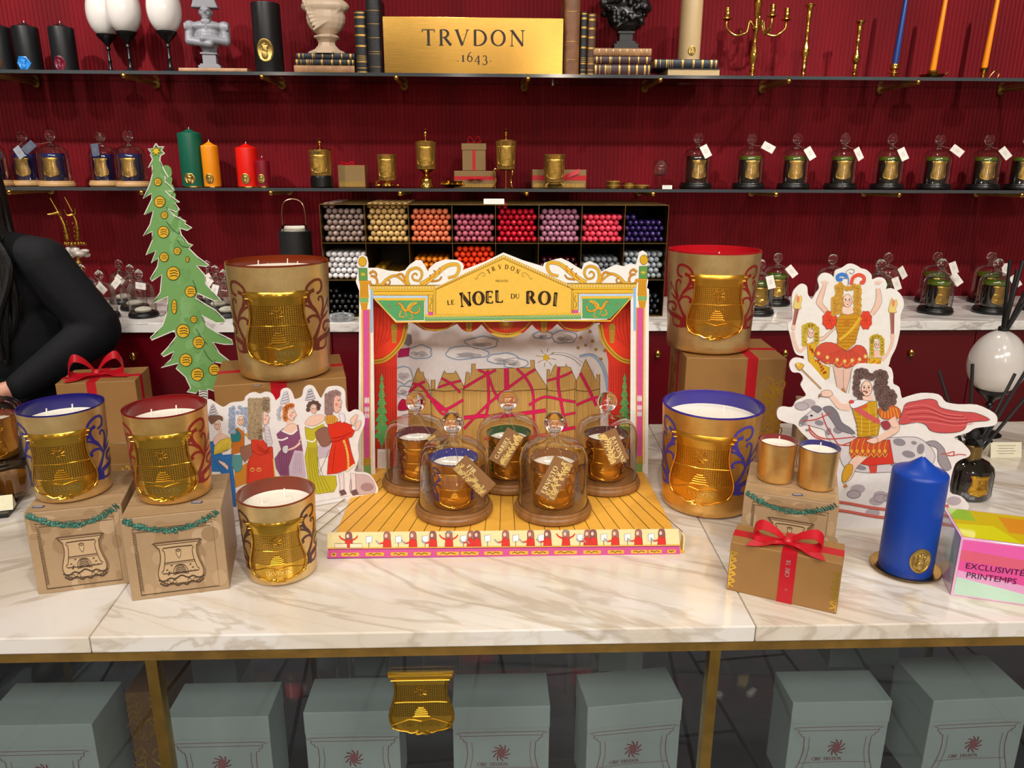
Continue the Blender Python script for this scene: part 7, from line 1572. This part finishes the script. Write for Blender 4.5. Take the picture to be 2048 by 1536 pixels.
# ---------------------------------------------------------------- drawn stone boxes
STN, SHD = '#a88c6a', '#4a3828'
def plinth(corner, ang, L, D, H, label, seed=0):
    x = corner[0]+cos(ang)*L/2; y = corner[1]+sin(ang)*L/2
    t = thing('printed_box', (x, y, CZ), ang, label, 'box')
    m = MB(); m.box(-L/2, L/2, 0, D, 0, H-.0004, 0, STN); o = m.build('box', PRINT, t, ink=True, smooth=False, bevel=.0012)
    A = Art(lambda u, v, ly: (u*L/2, -.0003-ly*.0001, v*H)); rn = random.Random(seed)
    for k in range(26): A.ell(rn.uniform(-.9, .9), rn.uniform(.08, .92), rn.uniform(.05, .2), rn.uniform(.03, .12), rn.choice(('#b39674', '#a08360', '#b89d7c', '#9a7e5c')), 1+.01*k)
    for k in range(4): A.line([[(-.80, .06), (-.80, .86), (.80, .86), (.80, .06), (-.80, .06)], [(-.74, .10), (-.74, .82), (.76, .82)]][k % 2], (.012, .008)[k % 2], SHD, 2, smooth=0)
    for k in range(26): A.line([(-.79, .12+k*.028), (-.74, .13+k*.028)], .006, SHD, 3, smooth=0)
    for k in range(60): A.line([(-.68+k*.023, .83), (-.70+k*.023, .855)], .006, SHD, 3, smooth=0)
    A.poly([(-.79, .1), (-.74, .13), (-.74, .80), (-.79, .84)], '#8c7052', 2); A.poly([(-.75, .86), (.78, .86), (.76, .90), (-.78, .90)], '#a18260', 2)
    bp = [(w_, y_) for w_, y_ in BADGE if y_ > .03]
    ol = [(-w_*1.0+.05, .12+y_*.55) for w_, y_ in bp[::-1]]+[(w_*1.0+.05, .12+y_*.55) for w_, y_ in bp]
    A.poly(ol, '#bfa27c', 3); A.line(ol, .022, '#6a523a', 4, smooth=2, closed=True)
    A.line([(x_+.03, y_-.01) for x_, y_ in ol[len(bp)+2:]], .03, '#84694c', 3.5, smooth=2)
    inn = [(-w_*.76+.05, .12+y_*.55) for w_, y_ in bp[::-1] if .3 < y_ < .88]+[(w_*.76+.05, .12+y_*.55) for w_, y_ in bp if .3 < y_ < .88]
    A.line(inn, .014, SHD, 5, smooth=2, closed=True); A.line([(-.26, .42), (.36, .425)], .012, SHD, 5, smooth=0); A.line([(-.27, .40), (.37, .405)], .006, SHD, 5, smooth=0); A.line([(-.41, .645), (.51, .645)], .01, SHD, 5, smooth=0)
    A.both(sm([(.0, .53), (.03, .555), (.05, .54), (.07, .555), (.10, .53), (.05, .465)], 3, True), '#c9ad86', 5, 0, .01, SHD); A.line([(-.01, .56), (.05, .575), (.11, .56)], .012, SHD, 6)
    for k in range(5): A.line([(-.09+.015*k, .27+.022*k), (.05, .28+.024*k), (.19-.015*k, .27+.022*k)], .012, SHD, 6)
    A.line([(-.10, .26), (-.09, .32), (-.03, .375), (.05, .385), (.13, .375), (.19, .32), (.20, .26)], .012, SHD, 6)
    for x_, y_ in ((-.22, .33), (-.18, .30), (-.2, .27), (.26, .37), (.3, .33), (.33, .29), (-.12, .38), (.24, .29)): A.line([(x_-.02, y_), (x_+.02, y_+.008)], .014, SHD, 6, smooth=0)
    A.line([(-.42, .22), (-.3, .20), (-.18, .23), (-.08, .215), (.05, .25), (.18, .215), (.28, .23), (.4, .20), (.52, .22)], .02, SHD, 6); A.line([(-.40, .18), (-.28, .14), (-.15, .17), (-.05, .13), (.05, .15), (.15, .13), (.25, .17), (.38, .14), (.5, .18)], .02, SHD, 6)
    for x_ in (-.34, -.22, -.1, .2, .32, .44): A.ring(x_, .18, .035, .022, .010, SHD, 6, 10)
    # leafy garland
    n = 34
    for k in range(n+1):
        u = -.96+1.92*k/n; v = .975-.17*(1-(u*.98)**2)
        for j in range(4):
            a_ = rn.uniform(-.75, .75)+(pi if u > 0 else 0); dx = .10*cos(a_); dy = .052*sin(a_)+.04*u*u; w0 = rn.uniform(-.016, .016); v0 = v+w0
            A.both([(u, v0), (u+dx*.45-dy*.35, v0+dy*.5+.016), (u+dx, v0+dy), (u+dx*.45+dy*.35, v0+dy*.5-.016)], rn.choice(('#4f8574', '#3f7464', '#5f9684')), 7+j*.6, 0, .005, '#183a30')
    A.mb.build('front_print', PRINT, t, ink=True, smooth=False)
    B = Art(lambda u, v, ly: (u*L/2, v*D, H-.0003+ly*.0001)); B.face = lambda n_: n_.z >= 0
    B.poly([(-.98, .01), (.98, .01), (.98, .99), (-.98, .99)], '#b0936e', 1)
    for j in range(4):
        for k in range(70): x_ = -.95+k*.0272; y_ = .04+j*.26; B.line([(x_, y_), (x_, y_+.12+.06*((k*7+j) % 5)/5)], .0035, '#7d6448', 2, smooth=0)
    for y_ in (.02, .3, .56, .8): B.line([(-.97, y_), (.97, y_)], .006, '#6a523a', 2, smooth=0)
    B.mb.build('top_print', PRINT, t, ink=True, smooth=False)
    return t
H_ = PLZ-CZ
plinth((-.688, 1.039), radians(14), .132, .145, H_, 'drawn stone box with garland under the blue-rimmed gilded candle', 1)
plinth((-.537, 1.017), radians(13), .139, .145, H_, 'drawn stone box with garland under the red-rimmed gilded candle', 2)
plinth((.424, 1.128), radians(-23), .145, .14, .1205, 'drawn stone box with garland under the two little votive candles', 3)
plinth((.655, 1.48), radians(-20), .17, .14, .137, 'drawn stone box mostly hidden behind the paper rocking horse', 4)
SECM = mat('security_tag_grey', '#3f4660', .5)
for px_, py_, z_, lab in ((77, 1014, PLZ, 'tiny printed sticker beside the blue-rimmed candle'), (394, 1005, PLZ, 'tiny printed sticker beside the red-rimmed candle'), (1376, 701, KBZ+.005, 'tiny printed sticker beside the giant red-rimmed candle'), (514, 772, KBZ, 'tiny printed sticker beside the giant amber-rimmed candle'), (1595, 990, 1.0205, 'tiny printed sticker in front of the votive candles')):
    p = at(px_, py_, z_); m = MB(); m.box(-.008, .008, -.0035, .0035, 0, .0006, 0, '#4a5070')
    for k in range(5): m.box(-.006+k*.0025, -.0048+k*.0025, -.002, .002, .0006, .0008, 0, '#d8d4d0')
    tag(m.build('security_sticker', PRINT, ink=True, smooth=False, loc=(p.x, p.y, z_+.0003)), lab, 'sticker')
# ---------------------------------------------------------------- reed diffusers
t = thing('reed_diffuser', (.966, 1.372, CZ+.0003), radians(-4), 'black fluted reed diffuser bottle with a gold badge and brass collar', 'diffuser')
m = MB(); seg = 96; pr = [(.040, 0), (.046, .002), (.048, .008), (.048, .052), (.045, .062), (.036, .072), (.024, .078), (.020, .080)]
o = m.lathe(pr, seg); 
for i, (x, y, z) in enumerate(m.v):
    k = i//len(pr); j = i % len(pr)
    if 1 <= j <= 4 and not (60 < k < 84): f_ = 1-.07*(k % 3 == 0); m.v[i] = (x*f_, y*f_, z)
m.build('bottle', mat('black_bottle_glass', '#0c0a06', .06, coat=1, spec=.9), t, angle=25)
MB().lathe([(.0185, .079), (.0195, .080), (.0195, .106), (.0175, .108), (.015, .107)], 32).build('collar', mat('dull_brass_collar', '#8f7a4c', .35, 1), t)
m = MB(); badge(m, cyl_map(lambda z: .0485, .014), .042); m.build('emblem', EMB, t, angle=60)
m = MB()
for k in range(8): a = k*pi/4; strip(m, sm([(.004*cos(a), .004*sin(a), .108), (.018*cos(a), .018*sin(a), .122), (.034*cos(a), .034*sin(a), .114+.006*(k % 3))], 4), lambda q: .018*(1-.6*q), (-sin(a), cos(a), .3))
m.lathe([(.012, .107), (.013, .120), (.009, .135), (.004, .136)], 12); m.build('fabric_collar', BLACKM, t)
RW = Matrix.Translation((.966, 1.372, CZ)) @ Matrix.Rotation(radians(-4), 4, 'Z'); RWi = RW.inverted()
for px_, py_, dY in ((1945, 728, .03), (1878, 742, .06), (2056, 735, .02), (2062, 782, -.01), (2030, 748, .05)):
    tip = RWi @ aty(px_, py_, 1.372+dY); MB().tube([(0, 0, .06), tuple(tip)], .0032, 8).build('reed', BLACKM, t)
t = egg_lamp('egg_diffuser', (1.236, 1.72, CZ+.0003), 'large white egg diffuser on a black stem behind the rocking horse cape', 1.22, reeds=True)
RW = Matrix.Translation((1.236, 1.72, CZ)) @ Matrix.Diagonal((1.22, 1.22, 1.22, 1)); RWi = RW.inverted()
MB().lathe([(.006, .214), (.0095, .216), (.0095, .222), (.006, .224)], 20).build('collar', BLACKM, t)
for px_, py_, dY in ((2020, 520, .0), (2046, 522, .03), (2062, 560, -.02), (2034, 540, .05), (2052, 600, .0), (2026, 575, -.03)):
    tip = RWi @ aty(px_, py_, 1.72+dY); MB().tube([(.0, 0, .20), tuple(tip)], .0032, 8).build('reed', BLACKM, t)
p = at(2012, 916, CZ); A = Art(lambda x, y, ly: (x, -ly*.0002, y)); A.mb.box(-.036, .036, 0, .001, 0, .036, 0, '#e8e2c8'); A.mb.box(-.036, .036, .0, .001, 0, .036, 0, '#e8e2c8', Matrix.Translation((0, .02, 0)) @ Matrix.Rotation(radians(28), 4, 'X'))
for k in range(4): A.line([(-.022+.004*(k % 2), .028-.006*k), (.022-.004*(k % 2), .028-.006*k)], .0012, '#8c8878', 1, smooth=0)
tag(A.mb.build('tent_card', PRINT, ink=True, smooth=False, loc=(p.x, p.y, CZ+.0003), rot=(radians(-14), 0, 0)), 'small cream tent card behind the black diffuser bottle', 'card')

# ---------------------------------------------------------------- iridescent sign block
a_ = math.atan2(-.032, .094); L_, Dp, Hh = .165, .112, .098
t = thing('sign_block', (.714, 1.0, CZ+.0003), a_, 'iridescent acrylic block printed EXCLUSIVITE PRINTEMPS beside the blue pillar candle', 'sign')
IR = bpy.data.materials.new('iridescent_acrylic'); IR.use_nodes = True; n = IR.node_tree.nodes; Lk = IR.node_tree.links; b_ = n['Principled BSDF']
at_ = n.new('ShaderNodeAttribute'); at_.attribute_name = 'ink'; Lk.new(at_.outputs['Color'], b_.inputs['Base Color']); b_.inputs['Roughness'].default_value = .08; b_.inputs['Coat Weight'].default_value = 1; b_.inputs['Thin Film Thickness'].default_value = 420; b_.inputs['Thin Film IOR'].default_value = 1.6
m = MB(); m.box(0, L_, 0, Dp, 0, Hh, 0, '#e9b0d8')
m.build('block', IR, t, ink=True, smooth=False, bevel=.001)
A = Art(lambda u, v, ly: (u*L_, -.0003-ly*.0001, v*Hh))
A.poly([(.02, .03), (.99, .03), (.99, .97), (.02, .97)], '#e8509c', 1); A.poly([(.02, .80), (.6, .74), (.99, .86), (.99, .97), (.02, .97)], '#ee5fb0', 2); A.poly([(.02, .62), (.7, .58), (.7, .74), (.02, .80)], '#e2607c', 2)
A.poly([(.02, .03), (.72, .03), (.62, .18), (.02, .33)], '#b9d8c4', 2); A.poly([(.02, .33), (.62, .18), (.72, .30), (.02, .45)], '#e6a6cf', 2); A.poly([(.62, .18), (.72, .03), (.99, .03), (.99, .42), (.78, .36)], '#c58adf', 2); A.poly([(.7, .58), (.99, .5), (.99, .86), (.7, .74)], '#f05a86', 2)
A.mb.build('film_front', IR, t, ink=True, smooth=False)
A = Art(lambda u, v, ly: (u*L_, v*Dp, Hh+.0003+ly*.0001)); A.face = lambda n_: n_.z >= 0
A.poly([(.02, .03), (.98, .03), (.98, .97), (.02, .97)], '#d9c21c', 1); A.poly([(.02, .03), (.5, .03), (.35, .5), (.02, .45)], '#e0e01c', 2); A.poly([(.45, .35), (.85, .30), (.85, .85), (.45, .85)], '#e59a28', 2); A.poly([(.02, .6), (.22, .6), (.22, .97), (.02, .97)], '#9cc83c', 2); A.poly([(.85, .1), (.98, .1), (.98, .9), (.85, .8)], '#5fae4c', 2)
A.mb.build('film_top', IR, t, ink=True, smooth=False)
A = Art(lambda u, v, ly: (-.0003-ly*.0001, u*Dp, v*Hh)); A.face = lambda n_: n_.x <= 0
A.poly([(.03, .03), (.97, .03), (.97, .97), (.03, .97)], '#dfe4d8', 1); A.poly([(.1, .5), (.5, .3), (.8, .6), (.4, .9)], '#b8e0c8', 2); A.poly([(.03, .03), (.5, .03), (.2, .4)], '#e8c0e0', 2)
A.mb.build('film_side', IR, t, ink=True, smooth=False)
A = Art(lambda x, y, ly: (x, -.0012-ly*.0001, y))
sans(A, 'EXCLUSIVITÉ', .012, Hh*.50, .0098, None, 1); sans(A, 'PRINTEMPS', .015, Hh*.345, .0098, None, 1)
A.mb.build('lettering', mat('sign_ink', '#3a1238', .5), t, smooth=False)

# ---------------------------------------------------------------- black tray with glasses by the person
t = thing('black_tray', (-1.20, 1.47, CZ+.0003), radians(16), 'black lacquered tray beside the drawn stone boxes', 'tray')
m = MB(); m.box(-.27, .25, -.24, .24, 0, .008); m.build('board', BLACK, t, smooth=False, bevel=.002)
tz = CZ+.0088
x_, y_ = -1.06, 1.56
jar('scented_candle', (x_, y_, tz+.0185), .0452, .092, AMB, INK_A, gold=AMBERG, emb=EMB2, rz=.3, label='golden candle under the cloche on the black tray', wicks=1, word=False, scr=False, seg=40)
cloche('glass_cloche', (x_, y_, tz), BLACK, label='clear cloche on the black tray at the picture edge', s=1.0)
p = at(12, 1003, tz); g_ = thing('votive_glass', (p.x, p.y+.03, tz), 0, 'little clear votive glass with amber wax on the black tray', 'candle')
MB().lathe([(.022, 0), (.027, .002), (.029, .02), (.031, .062), (.029, .062), (.026, .012), (1e-5, .011)], 36, caps=True).build('glass', thin_glass('votive_clear', '#efe9dc', .7, .06), g_)
MB().lathe([(.0255, .0125), (.028, .044), (1e-5, .043)], 30).build('wax', mat('amber_wax', '#8a5a14', .2, coat=.6), g_)
m = MB(); m.add([(-.018, 0, 0), (.018, 0, 0), (.018, .024, 0), (-.018, .024, 0), (-.018, .012, .026), (.018, .012, .026)], [(0, 1, 5, 4), (2, 3, 4, 5), (0, 4, 3), (1, 2, 5)], 0, '#ece6c4')
p = at(4, 1022, tz); tag(m.build('tent_card', PRINT, ink=True, smooth=False, loc=(p.x, p.y, tz+.0003), rot=(0, 0, .3)), 'small cream tent card on the black tray', 'card')

# ---------------------------------------------------------------- boxes in the case, and the badge on its glass
PALE = mat('pale_blue_box', '#c3cfcb', .55, var=.06, vscale=6); PALEK = mat('case_kraft_box', '#7a5428', .5)
def cbox(x, y, L, D, zt, rz, label, z0=.4333, pr=True):
    t = thing('printed_box', (x, y, z0), rz, label, 'box', None); H = zt-z0
    m = MB(); m.box(0, L, 0, D, 0, H); m.build('box', PALE, t, smooth=False, bevel=.0012)
    e = .0008; m = MB(); m.box(-e, L+e, -e, D+e, H-.045, H+e); m.build('lid', PALE, t, smooth=False, bevel=.0012)
    if pr:
        A = Art(lambda u, v, ly: (u, -.0012-ly*.0001, v)); s_ = .165; x0_, y0_ = L/2, H-.052-s_
        ol = [(x0_-w_*s_, y0_+v_*s_) for w_, v_ in BADGE[::-1] if v_ > .03]+[(x0_+w_*s_, y0_+v_*s_) for w_, v_ in BADGE if v_ > .03]
        A.line(ol, .0011, '#9c5a5c', 1, smooth=2, closed=True)
        inn = [(x0_-w_*s_*.85, y0_+v_*s_) for w_, v_ in BADGE[::-1] if .15 < v_ < .88]+[(x0_+w_*s_*.85, y0_+v_*s_) for w_, v_ in BADGE if .15 < v_ < .88]
        A.line(inn, .0007, '#9c5a5c', 1, smooth=2); A.line([(x0_-.44*s_, y0_+.955*s_), (x0_+.44*s_, y0_+.955*s_)], .0010, '#9c5a5c', 1, smooth=0)
        for k in range(10): a = k*.63; A.line([(x0_+.05*s_*cos(a), y0_+(.73+.06*sin(a))*s_), (x0_+.10*s_*cos(a+.5), y0_+(.73+.11*sin(a+.5))*s_)], .0022, '#9a4c50', 2, smooth=0)
        A.ell(x0_, y0_+.73*s_, .045*s_, .06*s_, '#a8686a', 1); A.line([(x0_-.4*s_, y0_+.53*s_), (x0_, y0_+.54*s_), (x0_+.4*s_, y0_+.53*s_)], .0009, '#9c5a5c', 1)
        serif(A, 'CIRE TRVDON', x0_-.26*s_, y0_+.56*s_, .0075, '#9c5a5c', 1, w=.75)
        A.mb.build('front_print', PRINT, t, ink=True, smooth=False)
    return t
for i, (px_, py_, w_, zt, D_, lab) in enumerate(((-45, 1453, 228, .62, .11, 'pale blue printed box beside the kraft boxes in the case, cut by the picture edge'), (330, 1437, 207, .62, .09, 'pale blue printed box in the case right beside the kraft boxes and brass post'),
        (607, 1426, 192, .62, .09, 'pale blue printed box in the case partly behind the gold badge'), (905, 1416, 198, .62, .09, 'pale blue printed box in the case under the middle of the toy theatre'), (1176, 1416, 199, .625, .09, 'slightly turned pale blue printed box in the case beside the right brass post'),
        (1587, 1406, 203, .62, .085, 'pale blue printed box in the case under the bow-tied bronze gift box'), (1868, 1402, 205, .625, .12, 'pale blue printed box in the case corner under the iridescent sign block'))):
    a, b2_ = at(px_, py_, zt), at(px_+w_, py_, zt); L_ = (b2_-a).length*.985
    cbox(a.x, a.y, L_, D_, zt, radians(6) if px_ == 1176 else radians(2) if px_ == 1868 else 0, lab)
for x_, y_, L_, zt, lab in ((-.72, 1.42, .17, .66, 'pale box at the back of the case behind the kraft boxes'), (-.30, 1.45, .07, .66, 'narrow pale box at the back of the case behind the gold badge'), (.25, 1.45, .10, .66, 'pale box at the back of the case near the middle'), (.78, 1.45, .16, .66, 'pale box at the back of the case beyond the bare tiles')):
    cbox(x_, y_, L_, .1, zt, 0, lab, pr=False)
for k, (zt, z0) in enumerate(((.64, .535), (.534, .434))):
    a, b2_ = at(243, 1394, .64), at(322, 1394, .64)
    t = gift('gift_box', ((a.x+b2_.x)/2, a.y+.01, z0), b2_.x-a.x, .12, zt-z0, 0, ('upper' if k == 0 else 'lower')+' kraft box with gold print stacked in the case behind the brass post', [], PALEK)
    W_ = (b2_.x-a.x)/2; gold_art(t, lambda A: (flourish(A, W_-.03, W_-.008, .004, zt-z0-.01, 3+k, 9, .0022), flourish(A, -W_+.008, -W_+.02, .004, zt-z0-.01, 6+k, 8, .0015)))
MB_ = MB(); bh = .107
badge(MB_, lambda u, v, l_=0: (u*1.0, -l_*1.0, v), bh); t = thing('wall_badge', (-.0995, CY0+.0150, .7155), label='gold shield-shaped badge fixed to the smoked glass of the case', cat='badge')
ol = [(-w_*bh, v*bh) for w_, v in BADGE[::-1] if v > .02]+[(w_*bh, v*bh) for w_, v in BADGE if v > .02]
m = MB(); m.prism([(x, y) for x, y in ol], -.0004, .0025, M=Matrix.Rotation(radians(90), 4, 'X')); BDG = emblem_mat('badge_old_gold', '#b8922c', '#7a5c18', .3); m.build('backplate', BDG, t, smooth=False)
o = MB_.build('relief', BDG, t, angle=60); o.location = (0, -.0026, 0)
A = Art(lambda x, y, ly: (x, -.0135-ly*.0001, y)); A = Art(lambda x, y, ly: (x, -.0076-ly*.0002, y)); h = .0062; tw = serif_w('CIRE TRVDON', h*.9); serif(A, 'CIRE TRVDON', -tw/2, bh*.17, h*.9, None, 1)
A.mb.build('lettering', mat('badge_ink', '#6a4a10', .5, .6), t, smooth=False)

# ---------------------------------------------------------------- person behind the counter
SK2 = mat('skin', '#c98f78', .5, sss=.12); KNIT = mat('black_knit', '#08090d', .8, spec=.25, bump=.2, bscale=300); HAIR = mat('black_hair', '#08080a', .38, bump=.6, bscale=90, stretch=(8, 8, .6)); TROU = mat('black_trousers', '#0d0d0f', .8)
PX, PY = -1.44, 2.12
t = thing('person', (PX, PY, 0), 0, 'person with long black hair in a black long-sleeved top, hands together behind the counter', 'person')
b = MB()
b.ell((0, .01, 1.52), (.072, .09, .112)); b.ell((0, -.06, 1.475), (.045, .04, .045)); b.ell((0, -.098, 1.52), (.014, .02, .024)); b.ell((0, -.088, 1.482), (.026, .014, .008))
for s_ in (-1, 1): b.ell((s_*.03, -.082, 1.545), (.018, .012, .009)); b.ell((s_*.072, .01, 1.515), (.01, .02, .03)); b.ell((s_*.04, -.06, 1.50), (.022, .022, .022))
capsule(b, (0, .015, 1.44), (0, .02, 1.34), .052, .056); b.ell((0, .02, 1.2), (.15, .09, .16)); b.ell((0, .02, 1.02), (.13, .085, .16)); b.ell((0, .02, .9), (.15, .10, .12))
for s_ in (-1, 1):
    capsule(b, (0, .02, 1.31), (s_*.16, .02, 1.29), .045, .045); capsule(b, (s_*.21, .02, 1.27), (s_*.325, .02, 1.085), .043, .036)
    capsule(b, (s_*.325, .02, 1.085), (s_*.205, -.155, .97), .036, .026, 14); capsule(b, (s_*.205, -.155, .97), (s_*.125, -.205, .952), .026, .022)
    H_ = Vector((s_*.140, -.205, .952))
    b.ell(H_, (.036, .034, .022)); 
    for k in range(4):
        q = Vector((s_*(.122-.004*k), -.227+.006*k, .971-.014*k)); capsule(b, q, q+Vector((-s_*.035, -.018+.002*k, -.004)), .0088, .008, 6); capsule(b, q+Vector((-s_*.035, -.018, -.004)), q+Vector((-s_*.055+s_*.002*k, .0, -.012)), .008, .0068, 6)
    capsule(b, H_+Vector((0, .005, .018)), H_+Vector((-s_*.03, -.022, .034)), .0105, .009, 6)
    capsule(b, (s_*.085, .02, .85), (s_*.085, .02, .47), .078, .05); capsule(b, (s_*.085, .02, .47), (s_*.085, .03, .09), .048, .034); b.ell((s_*.085, -.03, .045), (.042, .115, .042))
blob('body', b, .0065, SK2, t, 3)
b = MB()
b.ell((0, .02, 1.2), (.215, .12, .17)); b.ell((0, -.035, 1.19), (.16, .09, .08)); b.ell((0, .02, 1.04), (.24, .12, .2)); b.ell((0, .02, .9), (.22, .125, .15)); b.ell((0, .02, 1.30), (.13, .075, .06))
for s_ in (-1, 1):
    capsule(b, (0, .02, 1.325), (s_*.21, .02, 1.275), .060, .070); capsule(b, (s_*.21, .02, 1.265), (s_*.325, .02, 1.10), .074, .066, 10); b.ell((s_*.33, .02, 1.085), (.062, .066, .068))
    capsule(b, (s_*.325, .015, 1.075), (s_*.200, -.158, .970), .066, .038, 16)
blob('sweater', b, .007, KNIT, t, 5)
b = MB()
for s_ in (-1, 1): capsule(b, (s_*.085, .02, .86), (s_*.088, .02, .47), .095, .066, 12); capsule(b, (s_*.088, .02, .47), (s_*.088, .03, .10), .064, .055, 12)
blob('trousers', b, .009, TROU, t, 3)
for s_ in (-1, 1):
    b = MB(); b.ell((s_*.088, -.03, .05), (.052, .135, .048)); b.ell((s_*.088, .05, .06), (.05, .06, .058)); blob('shoe', b, .007, BLACKM, t, 3)
b = MB(); b.ell((0, .055, 1.565), (.088, .098, .098)); rn = random.Random(12)
for s_ in (-1, 1):
    for k in range(16):
        a = k/15; x = s_*(.075+.035*a+.01*sin(k)); y = .085-.155*a
        L_ = [(x*.72, y*.5+.03, 1.62-.05*a), (x*1.06, y*.7+.02, 1.50), (x*1.15, y, 1.38), (x*1.30+s_*rn.uniform(-.01, .03), y-.015, 1.27), (x*1.30+s_*rn.uniform(-.015, .04), y-.03+rn.uniform(-.02, .01), 1.14+rn.uniform(-.03, .04)), (x*1.2+s_*rn.uniform(-.02, .03), y-.035, 1.03+rn.uniform(-.05, .06))]
        P_ = sm(L_, 5); b.tube(P_, [.016*(1-.55*q/(len(P_)-1)) for q in range(len(P_))], 7)
b.build('hair', HAIR, t)

m = MB()
for s_ in (-1, 1):
    e_ = MB(); e_.ell((s_*.029, -.0835, 1.540), (.0125, .006, .0062), 14, 10); e_.build('eye', mat('eye_white', '#e8e4e0', .2), t)
    i_ = MB(); i_.ell((s_*.029, -.0885, 1.540), (.0052, .0024, .0052), 12, 8); i_.build('iris', mat('dark_iris', '#1c100a', .15), t)
    m.tube(sm([(s_*.013, -.089, 1.557), (s_*.029, -.092, 1.562), (s_*.047, -.082, 1.556)], 4), [.0018]*4+[.0022]*4+[.0012], 6)
m.build('eyebrows', HAIR, t)
m = MB(); m.tube(sm([(-.021, -.091, 1.482), (-.008, -.101, 1.485), (0, -.1015, 1.483), (.008, -.101, 1.485), (.021, -.091, 1.482)], 4), .0036, 8); m.tube(sm([(-.018, -.092, 1.479), (0, -.101, 1.476), (.018, -.092, 1.479)], 4), .004, 8)
m.build('lips', mat('lips', '#9c4440', .4), t)

# the render's own housekeeping: nothing below changes the picture
for o in bpy.data.objects:
    if o.parent is None and o.type == 'MESH' and 'kind' not in o and 'label' not in o: print('UNLABELLED', o.name)
